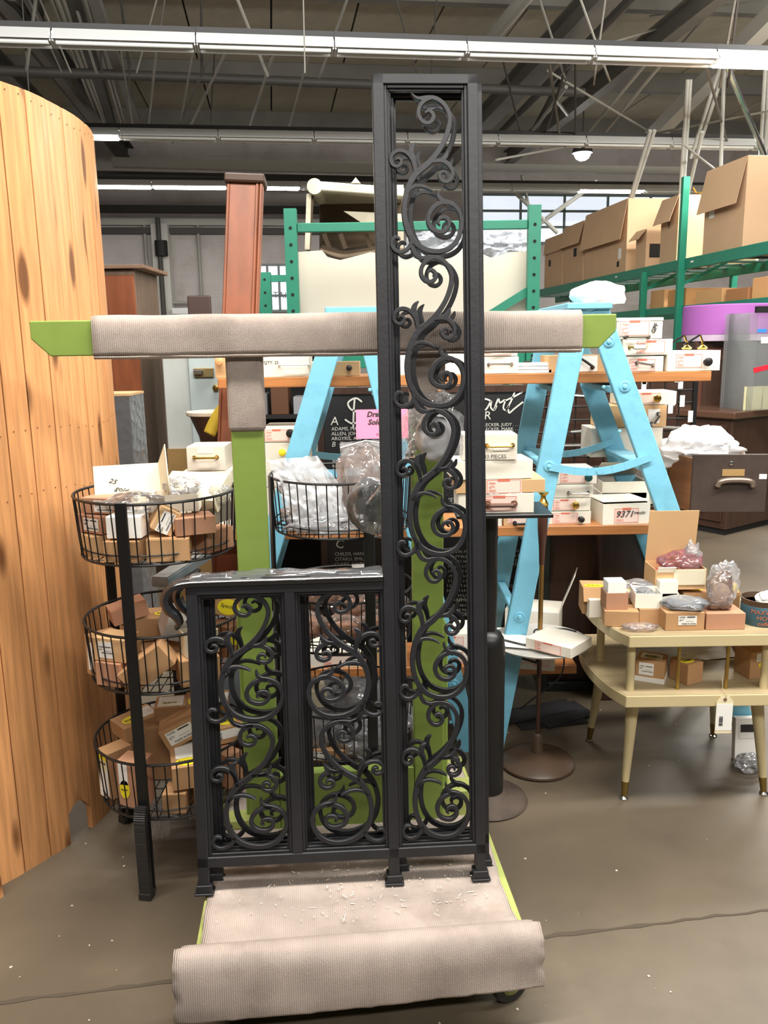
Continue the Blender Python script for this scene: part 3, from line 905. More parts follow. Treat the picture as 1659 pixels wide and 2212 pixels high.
# ================================================================ CART
CT = math.radians(5.0)
CU = Vector((math.cos(CT), math.sin(CT), 0)); CV = Vector((-math.sin(CT), math.cos(CT), 0))
CO = Vector((-0.462, 1.68, 0))                                   # front left corner of the deck
cart = thing('panel_cart', CO, 'green wooden panel cart with carpeted deck and T shaped uprights, in the middle', 'cart', rz=CT)
def cl(p):                                                       # world point to cart coordinates
    return wm(cart).inverted() @ p
DW, DL = 0.80, 0.92
MB().box((DW / 2, DL / 2, 0.172), (DW, DL, 0.036)).build('deck', M_GREENEDGE, cart, local=True, bev=0.002)
for x in (0.06, DW - 0.06):
    MB().box((x, DL / 2, 0.140), (0.089, DL - 0.04, 0.028)).build('deck_runner', M_GREEN, cart, local=True, bev=0.002)
rr = random.Random(2)
def deckfn(u, v):
    x = 0.012 + (DW - 0.03) * u + 0.004 * math.sin(14 * v + 2)
    y = 0.03 + (DL - 0.10) * v
    rip = 0.004 * math.sin(46 * v + 1.3 * math.sin(3 * u)) * math.exp(-((v - 0.25) / 0.42) ** 2) + 0.002 * noise.noise((u * 4, v * 7, 1))
    return (x, y, 0.198 + max(-0.003, rip))
MB().grid(deckfn, 36, 80).build('deck_carpet', M_CARPET, cart, local=True, smooth=True, solid=0.007)
# carpet folded over a raised lip along the front edge, hanging nearly to the floor
lip = cr([(0.050, 0.2045), (0.036, 0.212), (0.020, 0.226), (0.002, 0.2325), (-0.018, 0.229), (-0.032, 0.212), (-0.040, 0.18), (-0.044, 0.14), (-0.046, 0.103)], 6)
nl = len(lip)
x0, x1 = -0.026, 0.812
def lipfn(u, v):
    i = min(nl - 1, int(round(v * (nl - 1))))
    y, z = lip[i]
    hang = max(0, (v - 0.5) * 2)
    z -= hang * 0.020 * (1 - u)
    z += 0.004 * hang * noise.noise((u * 30, 0, 0)) * (v > 0.97)
    y += 0.006 * noise.noise((u * 5, v * 4, 3)) * hang - 0.008 * math.sin(u * 3.1) * hang
    ex = (0.008 * noise.noise((0, v * 9, 7)) + (0.012 if v > 0.35 else -0.002)) * (1 if u > 0.5 else -1) * (abs(u - 0.5) * 2) ** 6
    return (x0 + (x1 - x0) * u + ex, y, z)
MB().grid(lipfn, 48, nl - 1).build('lip_carpet', M_CARPET, cart, local=True, smooth=True, solid=0.007)
MB().box((DW / 2, 0.0, 0.199), (DW + 0.01, 0.05, 0.040)).build('lip_board', M_GREEN, cart, local=True)
# uprights and crossbar, placed where the photo shows them
pl = cl(at(548, 1200, 2.235)); pr = cl(at(927, 1400, 2.25))
yp = 0.545
cb0, cb1 = cl(at(78, 717, 2.20)).x, cl(at(1333, 695, 2.28)).x
zc = 1.628; hc = 0.089; yc = yp - 0.0195
for nm, xx in (('left', pl.x), ('right', pr.x)):
    MB().box((xx, yp, 0.885), (0.087, 0.038, 1.39)).build('upright', M_GREEN, cart, local=True, bev=0.003, seg=2)
    MB().box((xx, yp - 0.001, 1.485), (0.098, 0.052, 0.215)).build('upright_carpet', M_CARPET, cart, local=True, bev=0.012, seg=3)
# bracing posts behind the lower half of the uprights
MB().prism([(pl.x - 0.058, 0.19), (pl.x + 0.03, 0.19), (pl.x + 0.03, 0.94), (pl.x - 0.058, 0.86)], yp + 0.019, yp + 0.057).build('brace_post', M_GREEN, cart, local=True, bev=0.003)
MB().prism([(pr.x - 0.03, 0.19), (pr.x + 0.062, 0.19), (pr.x + 0.062, 0.79), (pr.x + 0.045, 0.83), (pr.x - 0.03, 0.87)], yp + 0.019, yp + 0.057).build('brace_post', M_GREEN, cart, local=True, bev=0.003)
MB().box(((pl.x + pr.x) / 2, yp + 0.0, 0.282), (pr.x - pl.x - 0.088, 0.036, 0.184)).build('base_board', M_GREEN, cart, local=True, bev=0.003)
MB().box((0.15, yp + 0.02, 0.215), (0.26, 0.06, 0.03)).build('foot_block', M_GREENEDGE, cart, local=True, bev=0.003)
MB().box((DW - 0.10, yp + 0.03, 0.24), (0.16, 0.08, 0.085)).build('foot_block', M_GREENEDGE, cart, local=True, bev=0.003)
zt, zb = zc + hc / 2, zc - hc / 2
MB().prism([(cb0, zt), (cb0, zt - 0.045), (cb0 + 0.045, zb), (cb1 - 0.045, zb), (cb1, zt - 0.045), (cb1, zt)], yc - 0.019, yc + 0.019).build('crossbar', M_GREEN, cart, local=True, bev=0.003, seg=2)
s0, s1 = cl(at(207, 712, 2.20)).x, cl(at(1258, 700, 2.27)).x
prof = cr([(yc - 0.0265, zb - 0.001), (yc - 0.0285, zc), (yc - 0.0275, zt - 0.020), (yc - 0.0225, zt - 0.002), (yc - 0.010, zt + 0.008), (yc + 0.010, zt + 0.008), (yc + 0.0225, zt - 0.002), (yc + 0.0275, zt - 0.020), (yc + 0.0265, zb), (yc + 0.015, zb - 0.006), (yc - 0.018, zb - 0.006)], 4, closed=True)
kk = len(prof)
def slv(u, v):
    i = int(round(v * kk)) % kk
    y, z = prof[i]
    return (s0 + (s1 - s0) * u, y, z + 0.0025 * noise.noise((u * 11, v * 2, 0)))
MB().grid(slv, 60, kk).build('crossbar_carpet', M_CARPET, cart, local=True, smooth=True, solid=0.006)
# small cleat block on the crossbar face and staples
def caster(x, y, rz):
    c = MB()
    T = xf((x, y, 0), rz)
    c.lathe([(0.020, -0.014), (0.046, -0.015), (0.05, -0.008), (0.05, 0.008), (0.046, 0.015), (0.020, 0.014)], n=24, T=T @ Matrix.Translation((0, 0, 0.05)) @ Matrix.Rotation(math.pi / 2, 4, 'X'))
    w = c.build('caster', M_BLACKPULL, cart, local=True, smooth=True)
    h = MB()
    h.lathe([(0.006, -0.018), (0.024, -0.016), (0.026, 0.016), (0.006, 0.018)], n=16, T=T @ Matrix.Translation((0, 0, 0.05)) @ Matrix.Rotation(math.pi / 2, 4, 'X'))
    h.build('hub', M_GREENEDGE, w, local=True)
    h = MB()
    for s in (-1, 1): h.box((0.0, s * 0.024, 0.088), (0.04, 0.005, 0.085), T)
    h.box((0, 0, 0.129), (0.07, 0.06, 0.006), T)
    h.build('fork', M_GREENEDGE, w, local=True)
cw = cl(atz(1108, 2187, 0))
caster(cw.x, max(0.035, cw.y), 0.35)
caster(0.07, 0.06, 0.2); caster(0.07, DL - 0.08, 0.4); caster(DW - 0.07, DL - 0.08, -0.3)
mb = MB()
for k in range(190):
    x, y = rr.gauss(0.42, 0.2), rr.gauss(0.22, 0.11)
    if not (0.03 < x < DW - 0.04 and 0.09 < y < 0.5): continue
    l = rr.uniform(0.002, 0.006) if rr.random() < 0.8 else rr.uniform(0.008, 0.02)
    mb.box((0, 0, 0), (l, rr.uniform(0.001, 0.0025), 0.0012), xf((x, y, 0.2065 + rr.uniform(0, 0.002)), rr.uniform(0, 3.1)))
ob = mb.build('wood_chips', mat('pale_chips', (236, 226, 206), 0.8), cart, local=True, kind='stuff')

# ================================================================ CARTONS: one builder for every box in the place
FX_T = {}
def sticker(parent, M, w, h, kind, seed=0):
    """a printed label lying in local x,y of M: 'code' (CODE / QTY / MADE IN INDIA), 'item' (red framed ITEM / QTY / DESC), 'dot' (yellow oval), 'plain'"""
    if kind == 'dot':
        key = ('dot',)
        if key not in FX_T:
            FX_T[key] = MB().lathe([(0.0005, 0), (0.5, 0), (0.5, 0.0006), (0.0005, 0.0006)], n=20).build('yellow_dot', M_YELLOW, parent, local=True)
            o = FX_T[key]
        else: o = share(FX_T[key], parent)
        o.matrix_basis = M @ Matrix.Diagonal((w, h, 1, 1))
        text('Special', w * 0.24, M @ Matrix.Translation((-w * 0.36, -h * 0.05, 0.0009)), M_INK, parent, name='print')
        return
    key = ('pl', kind == 'item')
    if key not in FX_T:
        FX_T[key] = MB().box((0, 0, 0.0003), (1, 1, 0.0006)).build('paper_label', M_PINKLAB if kind == 'item' else M_WHITE, parent, local=True)
        o = FX_T[key]
    else: o = share(FX_T[key], parent)
    o.matrix_basis = M @ Matrix.Diagonal((w, h, 1, 1))
    if kind == 'item':
        k2 = ('fr',)
        if k2 not in FX_T:
            m = MB()
            for a in ((0, .45, .94, .025), (0, -.45, .94, .025), (-.465, 0, .014, .9), (.465, 0, .014, .9)):
                m.box((a[0], a[1], 0.0008), (a[2], a[3], 0.0004))
            m.box((0.0, 0.43, 0.0009), (.34, .16, 0.0005))
            FX_T[k2] = m.build('red_print', M_RED, parent, local=True); f = FX_T[k2]
        else: f = share(FX_T[k2], parent)
        f.matrix_basis = M @ Matrix.Diagonal((w, h, 1, 1))
        for i, s in enumerate(('ITEM', 'QTY', 'DESC')):
            text(s, 0.013, M @ Matrix.Diagonal((h / 0.06, h / 0.06, 1, 1)) @ Matrix.Translation((-w * 0.42 * 0.06 / h, 0.009 - 0.0155 * i, 0.0009)), M_RED, parent, name='print')
    elif kind == 'code':
        T = M @ Matrix.Diagonal((w / 0.06, w / 0.06, 1, 1))
        for s, x, y in (('CODE', -0.027, 0.009), ('QTY', -0.027, -0.001), ('MADE IN INDIA', -0.019, -0.013)):
            text(s, 0.0068, T @ Matrix.Translation((x, y, 0.0009)), M_INK, parent, name='print')
        k2 = ('ln',)
        if k2 not in FX_T:
            FX_T[k2] = MB().box((0.011, 0.0115, 0.0008), (0.026, 0.0032, 0.0004)).box((0.008, -0.003, 0.0008), (0.026, 0.0006, 0.0004)).build('print', M_INK, parent, local=True); f = FX_T[k2]
        else: f = share(FX_T[k2], parent)
        f.matrix_basis = T
def face_m(side, w, d, h, u=0.0, v=0.0, rot=0.0):
    """matrix of a spot on one side of a box w x d x h standing on z = 0"""
    e = 0.0006
    R = Matrix.Rotation(rot, 4, 'Z')
    if side == 'front': return Matrix.Translation((u, -d / 2 - e, h / 2 + v)) @ FACE @ R
    if side == 'left': return Matrix.Translation((-w / 2 - e, -u, h / 2 + v)) @ Matrix.Rotation(-math.pi / 2, 4, 'Z') @ FACE @ R
    if side == 'right': return Matrix.Translation((w / 2 + e, u, h / 2 + v)) @ Matrix.Rotation(math.pi / 2, 4, 'Z') @ FACE @ R
    return Matrix.Translation((u, v, h + e)) @ R
def pull(parent, w, d, h, mat_, pw=0.09, proj=0.028, u=0, v=0, r=0.004, side='front', rot=0.0):
    pts = [(-pw / 2, 0, 0), (-pw / 2, 0, proj * 0.7), (-pw / 2 + 0.006, 0, proj), (pw / 2 - 0.006, 0, proj), (pw / 2, 0, proj * 0.7), (pw / 2, 0, 0)]
    m = MB().tube(pts, r, 8)
    for s in (-1, 1): m.cyl((s * pw / 2, 0, 0), (s * pw / 2, 0, 0.003), r * 1.7, n=8)
    o = m.build('pull_handle', mat_, parent, local=True, smooth=True)
    o.matrix_basis = face_m(side, w, d, h, u, v, rot)
def knob(parent, w, d, h, mat_, r=0.016, u=0, v=0, side='front'):
    m = MB().lathe([(0.009, 0.0), (0.011, 0.002), (0.006, 0.006), (0.006, 0.012), (r * 0.8, 0.016), (r, 0.021), (r * 0.85, 0.027), (r * 0.3, 0.030)], n=16)
    o = m.build('knob', mat_, parent, local=True, smooth=True)
    o.matrix_basis = face_m(side, w, d, h, u, v)
def carton(loc, dim, label, m=None, rz=0.0, rx=0.0, ry=0.0, name='carton', cat='box', group=None, lid=None, open_=False, flaps=(), lab=(), tape=False, wrap=None, inner=None, bev=0.0012):
    """body (> flaps, tape) with printed labels; dim = (w, d, h); loc = middle of the underside"""
    m = m or M_CARD
    w, d, h = dim
    t = thing(name, loc, label, cat, group, rz, rx, ry)
    if open_:
        b = MB(); k = 0.003
        b.box((0, 0, k / 2), (w, d, k))
        b.box((0, -d / 2 + k / 2, h / 2 + k / 2), (w, k, h - k)); b.box((0, d / 2 - k / 2, h / 2 + k / 2), (w, k, h - k))
        b.box((-w / 2 + k / 2, 0, h / 2 + k / 2), (k, d - 2 * k, h - k)); b.box((w / 2 - k / 2, 0, h / 2 + k / 2), (k, d - 2 * k, h - k))
        body = b.build('body', m, t, local=True)
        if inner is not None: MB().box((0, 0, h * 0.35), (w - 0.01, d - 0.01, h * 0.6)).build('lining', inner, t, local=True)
    else:
        body = MB().box((0, 0, h / 2), (w, d, h)).build('body', m, t, local=True, bev=bev)
        if lid:                                           # an overlapping lid, a hair proud of the body
            lh = lid if isinstance(lid, float) else h * 0.75
            MB().box((0, 0, h - lh / 2 + 0.0012), (w + 0.004, d + 0.004, lh)).build('lid', m, t, local=True, bev=bev)
    for f in flaps:                                       # (side, length, angle from upright (outwards), optional material)
        side, ln, an = f[0], f[1], math.radians(f[2])
        fm = f[3] if len(f) > 3 else m
        fw = w if side in ('front', 'back') else d
        q = MB().box((0, 0, ln / 2), (fw * 0.985, 0.003, ln)).build('flap', fm, t, local=True)
        yy = {'front': (0, -d / 2, 0), 'back': (0, d / 2, math.pi), 'left': (-w / 2, 0, -math.pi / 2), 'right': (w / 2, 0, math.pi / 2)}[side]
        q.matrix_basis = Matrix.Translation((yy[0], yy[1], h)) @ Matrix.Rotation(yy[2], 4, 'Z') @ Matrix.Rotation(an, 4, 'X')
    for l in lab:                                         # (kind, side, u, v, w, h, rot)
        kind, side, u, v, lw, lh = l[:6]
        sticker(t, face_m(side, w + (0.005 if lid else 0), d + (0.005 if lid else 0), h + (0.002 if lid else 0), u, v, l[6] if len(l) > 6 else 0.0), lw, lh, kind)
    if tape:
        MB().box((0, 0, h + 0.0004), (w * 1.002, 0.045 if d > 0.1 else d * 0.4, 0.0008)).box((w / 2 + 0.0004, 0, h * 0.8), (0.0008, 0.045 if d > 0.1 else d * 0.4, h * 0.4)).box((-w / 2 - 0.0004, 0, h * 0.8), (0.0008, 0.045 if d > 0.1 else d * 0.4, h * 0.4)).build('packing_tape', M_BOXFILM, t, local=True)
    if wrap is not None:
        MB().box((0, 0, h / 2), (w + 0.006, d + 0.006, h + 0.004)).build('plastic_wrap', wrap, t, local=True, bev=0.003)
    return t
def cpx(x0, x1, yb, yt, Y, z0, depth, label, rz=0.0, **k):
    """a carton whose near face spans x0..x1, yb..yt in the view, Y ahead, standing on z0"""
    a, b = at(x0, yb, Y), at(x1, yb, Y)
    tp = at((x0 + x1) / 2, yt, Y)
    w, h = (b - a).length, tp.z - (a.z + b.z) / 2
    c = (a + b) / 2
    c.z = z0
    c += Vector((-math.sin(rz), math.cos(rz), 0)) * depth / 2
    return carton(c, (w, depth, h), label, rz=rz, **k), w, depth, h

def crumple(c, r, seed, amp=0.28, sub=4, flat=None, ridge=2.6, T=None, spike=0.0):
    """closed crumpled film: a ball pushed in and out along sharp creases; r = three radii"""
    bm = bmesh.new()
    bmesh.ops.create_icosphere(bm, subdivisions=sub, radius=1.0)
    v = []
    sd = Vector((seed * 3.17, seed * 1.73, seed * 7.1))
    for q in bm.verts:
        p = q.co.normalized()
        n1 = noise.noise(p * ridge * 0.8 + sd)
        wq = p + 0.25 * noise.noise_vector(p * 2.0 + sd)
        d1 = noise.voronoi(wq * ridge * 0.75 + sd)[0]
        d2 = noise.voronoi(wq * ridge * 1.9 + sd * 2)[0]
        k = 1 + amp * (0.75 * n1 + 0.75 * (d1[0] - 0.45) + 0.22 * (d2[0] - 0.45)) + spike * max(0, noise.noise(p * 2.6 - sd)) * max(0, p.z)
        w = Vector((p.x * r[0] * k, p.y * r[1] * k, p.z * r[2] * k))
        if flat is not None and w.z < -flat * r[2]: w.z = -flat * r[2]
        v.append(w + Vector(c))
    f = [tuple(q.index for q in g.verts) for g in bm.faces]
    bm.free()
    return MB().add(v, f, T)

def sheet(pts, seed, n=26, amp=0.012, M=None):
    """a creased four cornered sheet of film; corners (bl, br, tr, tl), centre bulge along y"""
    bl, br, tr, tl = [Vector(p) for p in pts]
    def fn(u, v):
        p = (bl * (1 - u) + br * u) * (1 - v) + (tl * (1 - u) + tr * u) * v
        k = noise.noise((u * 3 + seed, v * 3, seed)) + 0.6 * (1 - 2 * abs(noise.noise((u * 5, v * 5 + seed, seed * 2)))) 
        return p + Vector((0.4 * amp * noise.noise((u * 4, v * 4, seed * 5)), amp * k, 0.5 * amp * noise.noise((u * 4 + 9, v * 4, seed))))
    return MB(M).grid(fn, n, n)

# ================================================================ BLUE STEP LADDERS
def ladder(near_l, near_r, Y0, dY, label, Hz=1.712, name='step_ladder', steps=(0.29, 0.58, 0.86, 1.155, 1.44), foot=None):
    """near_l / near_r: ((x, y) high, (x, y) low) of the two near rails; the far pair stands dY behind"""
    def line(p):
        a, b = at(*p[0], Y0), at(*p[1], Y0)
        d = (a - b) / (a.z - b.z)
        return b - d * b.z, b + d * (Hz - b.z)
    L0, L1 = line(near_l); R0_, R1 = line(near_r)
    c = (L0 + R0_) / 2
    t = thing(name, (c.x, Y0 + dY / 2, 0), label, 'ladder')
    rails = []
    for k, dy in enumerate((0.0, dY)):
        for s, (p, q) in enumerate(((L0, L1), (R0_, R1))):
            o = Vector((0, dy, 0))
            m = MB().bar(p + o, q + o, 0.03, 0.082, up=(1 if s == 0 else -1, 0, 0.3))
            m.build('rail', M_BLUE, t, bev=0.004, seg=2)
            ax = (q - p)
            bt = MB()
            for z in steps[1::2] if s == 0 else steps[::2] + (1.60,):
                w = p + ax * (z / ax.z) + o
                if k == 0:
                    bt.lathe([(0.021, 0.0), (0.021, 0.003), (0.016, 0.005), (0.012, 0.003), (0.009, 0.004), (0.008, 0.010), (0.003, 0.012)], n=16, T=xf((w.x, w.y - 0.0145, w.z)) @ Matrix.Rotation(math.pi / 2, 4, 'X'))
                    bt.lathe([(0.007, 0.0), (0.006, 0.004), (0.002, 0.006)], n=10, T=xf((w.x - 0.012, w.y - 0.0145, w.z - 0.16)) @ Matrix.Rotation(math.pi / 2, 4, 'X'))
            if k == 0: bt.build('bolt', M_BLUE, t, smooth=True)
        # spreader of this side: a thin arched bar between the two rails
        z = 1.155
        pa = L0.lerp(L1, z / Hz) + Vector((0, dy - 0.022, 0)); pb = R0_.lerp(R1, (z + 0.03) / Hz) + Vector((0, dy - 0.022, 0))
        pts = [pa.lerp(pb, f) + Vector((0, 0, -0.035 * math.sin(math.pi * f))) for f in [i / 8 for i in range(9)]]
        m = MB()
        for a, b in zip(pts, pts[1:]): m.bar(a, b, 0.006, 0.028)
        for f in (4,): m.cyl(pts[f] + Vector((0, -0.006, 0)), pts[f] + Vector((0, 0.004, 0)), 0.012, n=10)
        m.build('spreader', M_BLUE, t)
    mid = (L1 + R1) / 2
    m = MB().box((mid.x, Y0 + dY / 2, Hz + 0.012), ((R1 - L1).length + 0.10, dY + 0.06, 0.024))
    m.build('top_cap', M_BLUE, t, bev=0.004)
    for s, (p, q) in enumerate(((L0, L1), (R0_, R1))):
        for z in steps:
            w = p.lerp(q, z / Hz)
            MB().box((w.x, Y0 + dY / 2, z - 0.012), (0.085 if s else 0.032, dY - 0.032, 0.022)).build('step' if s else 'rung', M_BLUE, t, bev=0.003)
    return t
LY = 3.07
ladder(((711, 752), (641, 990)), ((806, 752), (1000, 1560)), LY, 0.46, 'sky blue wooden step ladder behind the low railing, left of the tall railing')
ladder(((1238, 737), (1186, 1000)), ((1311, 733), (1405, 998)), LY - 0.05, 0.50, 'sky blue wooden step ladder right of the tall railing, carrying the plank ends')

# planks through the ladders
def plank(x0, x1, y, z, Y0, depth, label, th=0.038):
    a, b = at(x0, y, Y0), at(x1, y, Y0)
    m = MB().box(((a.x + b.x) / 2, Y0 + depth / 2, z - th / 2), (b.x - a.x, depth, th))
    o = m.build('plank', M_PLANK, bev=0.003)
    return tag(o, label, 'plank')
PZ3, PZ2, PZ1 = 1.487, 0.903, 0.332
PY = LY + 0.06
plank(470, 1536, 830, PZ3, PY, 0.29, 'orange wood plank laid through both ladders at eye level, topmost of three')
plank(392, 1500, 1140, PZ2, PY, 0.29, 'orange wood plank through both ladders at knee height, middle of three')
plank(640, 1245, 1470, PZ1, PY, 0.29, 'orange wood plank through both ladders near the floor, lowest of three')
F = PY + 0.012
TOP = PZ3 + 0.0005; MIDZ = PZ2 + 0.0005; LOW = PZ1 + 0.0005
# ---- top plank, left to right
b, w, d, h = cpx(466, 566, 822, 774, F, TOP, 0.16, 'tan carton at the left end of the top plank, wooden knob at its corner', m=M_TANBOX)
knob(b, w, d, h, mat('wood_knob', (214, 164, 112), 0.5), 0.016, -w / 2 + 0.02, 0.02)
b, w, d, h = cpx(569, 669, 821, 778, F, TOP, 0.15, 'cream carton on the top plank with a long white bar pull, marked 25', m=M_WHITEBOX, wrap=M_BOXFILM)
pull(b, w, d, h, M_WHITE, 0.11, 0.026, 0.03, 0.008, 0.003)
text('QTY: 25', 0.016, face_m('front', w, d, h, -w / 2 + 0.004, 0.012), M_INK, b, name='print')
cpx(671, 716, 821, 790, F + 0.04, TOP, 0.12, 'small white carton half hidden behind the left ladder leg on the top plank', m=M_WHITEBOX)
b, w, d, h = cpx(719, 777, 817, 786, F, TOP, 0.13, 'small brown carton in clear film with a dark knob, inside the left ladder', m=M_TANBOX, wrap=M_BOXFILM)
knob(b, w, d, h, M_BLACKPULL, 0.011, 0.012, 0.004)
b, w, d, h = cpx(858, 905, 823, 772, F, TOP, 0.16, 'cream carton on the top plank seen through the left side of the tall railing', m=M_WHITEBOX)
cpx(859, 901, 771, 745, F, TOP + h + 0.002, 0.15, 'white carton on the cream one behind the left side of the tall railing', m=M_WHITEBOX)
b, w, d, h = cpx(960, 1028, 818, 752, F, TOP, 0.16, 'white carton in clear film behind the right side of the tall railing', m=M_WHITEBOX, wrap=M_BOXFILM)
b, w, d, h = cpx(1040, 1120, 811, 774, F, TOP, 0.16, 'cream carton with a silver bar pull just right of the tall railing, under another', m=M_WHITEBOX, bev=0.002)
pull(b, w, d, h, M_CHROME, 0.085, 0.026, 0, 0.004, 0.004)
b2, w, d, h2 = cpx(1040, 1118, 772, 741, F, TOP + h + 0.002, 0.16, 'white red-labelled carton with a silver pull, on the cream one right of the tall railing', m=M_WHITEBOX, lab=(('item', 'front', -0.01, 0, 0.11, 0.048),))
pull(b2, w, d, h2, M_CHROME, 0.075, 0.026, -0.005, 0.012, 0.0045)
a = at(1122, 800, F + 0.05)
m = MB()
for k in range(3): m.box((a.x + 0.055, F + 0.08, TOP + 0.006 + 0.013 * k), (0.125, 0.10 - 0.01 * k, 0.011))
tag(m.build('paper_bundle', M_WHITE), 'flat white bundle of strips held by a dark band on the top plank', 'paper')
b, w, d, h = cpx(1185, 1306, 803, 766, F + 0.03, TOP, 0.17, 'tan carton with a dark drooping pull, inside the right ladder on the top plank', m=M_TANBOX, lab=(('plain', 'front', 0.035, 0.0, 0.085, 0.058),))
pull(b, w, d, h, M_BLACKPULL, 0.07, 0.03, 0.03, 0.006, 0.005, rot=-0.6)
b, w, d, h = cpx(1352, 1432, 803, 770, F, TOP, 0.18, 'white red-labelled carton with a grey pull, lowest of the stack right of the ladder leg', m=M_WHITEBOX, lab=(('item', 'front', -0.01, -0.004, 0.10, 0.046),), wrap=M_BOXFILM)
pull(b, w, d, h, M_CHROME, 0.06, 0.024, 0.0, 0.0, 0.0045, rot=-0.15)
b1, w, d, h1 = cpx(1344, 1453, 768, 734, F, TOP + h + 0.005, 0.18, 'white red-labelled carton with a white porcelain pull, second of the stack right of the ladder', m=M_WHITEBOX, lab=(('item', 'front', 0.012, 0.0, 0.11, 0.048),), rz=0.05)
pull(b1, w, d, h1, M_BRASS, 0.06, 0.022, -0.04, 0.0, 0.0035); 
o = MB().cyl((-0.062, 0, 0.022), (-0.018, 0, 0.022), 0.009, n=12).build('porcelain_grip', M_WHITE, b1, local=True, smooth=True); o.matrix_basis = face_m('front', w, d, h1, 0, 0)
b2, w, d, h2 = cpx(1332, 1430, 732, 687, F, TOP + h + h1 + 0.007, 0.18, 'white red-labelled carton with loose lid and grey bow pull, topmost right of the ladder', m=M_WHITEBOX, lab=(('item', 'front', -0.02, 0.0, 0.115, 0.056),), lid=0.012)
pull(b2, w, d, h2, mat('grey_pull', (120, 112, 100), 0.4, 0.8), 0.085, 0.02, -0.01, -0.03, 0.005)
text('GPF', 0.022, face_m('front', w + 0.006, d + 0.006, h2, w / 2 - 0.03, -0.02, 1.2), M_INK, b2, name='print', weight=0.0006)
b, w, d, h = cpx(1440, 1556, 803, 759, F, TOP, 0.17, 'big white red-labelled carton with a black knob at the right end of the top plank', m=M_WHITEBOX, lab=(('item', 'front', -0.02, 0.0, 0.105, 0.052),), rz=0.06)
knob(b, w, d, h, M_BLACKPULL, 0.017, 0.045, -0.004)
t = thing('brass_knob_pair', at(1500, 760, F + 0.06) , 'pair of brass knobs on dark spindles lying on the rightmost white carton', 'knobs')
t.location.z = TOP + h + 0.001
for i, dx in enumerate((-0.03, 0.03)):
    MB().lathe([(0.005, 0.0), (0.017, 0.003), (0.019, 0.008), (0.012, 0.014), (0.005, 0.018), (0.005, 0.03)], n=16, T=xf((dx, 0, 0.001))).build('knob', M_BRASS, t, local=True, smooth=True)
    MB().cyl((dx, 0, 0.028), (dx - 0.012, 0.0, 0.055), 0.004, n=8).build('screw', M_BRASS, t, local=True)
    MB().bar((dx - 0.014, 0, 0.055), (dx - 0.075, -0.01, 0.020), 0.006, 0.006).build('spindle', M_BLACKPULL, t, local=True)
# ---- middle plank
def stackpx(spec, Y, z, gap=0.0025):
    for x0, x1, yb, yt, dp, lb, kw in spec:
        fx = kw.pop('fx', None)
        b, w, d, h = cpx(x0, x1, yb, yt, Y, z, dp, lb, **kw)
        if fx: fx(b, w, d, h)
        z += h + gap + (0.0015 if kw.get('lid') else 0)
    return z
IT = lambda u=0.0, v=0.0, w=0.11, h=0.05: ('item', 'front', u, v, w, h)
# stack right of the tall railing, inside the right ladder
stackpx([
 (1176, 1276, 1131, 1104, 0.17, 'cream carton with a dark round knob, lowest of the stack inside the right ladder', dict(m=M_WHITEBOX, lab=(IT(-0.01, 0, 0.1, 0.042),), fx=lambda b, w, d, h: knob(b, w, d, h, M_BLACKPULL, 0.012, 0.05, -0.004))),
 (1184, 1275, 1103, 1076, 0.17, 'cream carton with a pale gold knob, second of the stack inside the right ladder', dict(m=M_WHITEBOX, lab=(IT(-0.02, 0, 0.09, 0.042),), fx=lambda b, w, d, h: knob(b, w, d, h, M_BRASS, 0.015, 0.02, 0))),
 (1189, 1281, 1074, 1046, 0.17, 'white carton with a silver pull, third of the stack inside the right ladder', dict(m=M_WHITEBOX, fx=lambda b, w, d, h: pull(b, w, d, h, M_CHROME, 0.075, 0.024, 0.025, -0.005, 0.004))),
 (1197, 1289, 1044, 1014, 0.18, 'white red-labelled carton with a dark green knob, topmost of the stack inside the right ladder', dict(m=M_WHITEBOX, lab=(IT(-0.01, 0, 0.1, 0.046),), wrap=M_BOXFILM, fx=lambda b, w, d, h: knob(b, w, d, h, mat('green_knob', (28, 70, 70), 0.2), 0.016, 0.045, 0.0))),
], F + 0.02, MIDZ)
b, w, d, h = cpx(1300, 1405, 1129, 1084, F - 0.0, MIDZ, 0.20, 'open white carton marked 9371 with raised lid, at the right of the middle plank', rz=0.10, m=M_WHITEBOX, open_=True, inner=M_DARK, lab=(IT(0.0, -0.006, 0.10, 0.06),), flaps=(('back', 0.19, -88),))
text('9371', 0.036, face_m('front', w, d, h, -0.045, -0.012) @ Matrix.Translation((0, 0, 0.002)), M_INK, b, name='print', shear=0.3)
text('transfer', 0.015, face_m('front', w, d, h, 0.028, 0.0) @ Matrix.Translation((0, 0, 0.002)), M_INK, b, name='print', shear=0.4)
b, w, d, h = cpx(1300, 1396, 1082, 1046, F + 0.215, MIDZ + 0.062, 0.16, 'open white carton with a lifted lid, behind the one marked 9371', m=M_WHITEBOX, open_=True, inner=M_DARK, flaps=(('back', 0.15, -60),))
cpx(1296, 1400, 1130, 1086, F + 0.215, MIDZ - 0.002 + 0.002, 0.16, 'grey white carton under the open one, deep on the middle plank', m=M_WHITEBOX)
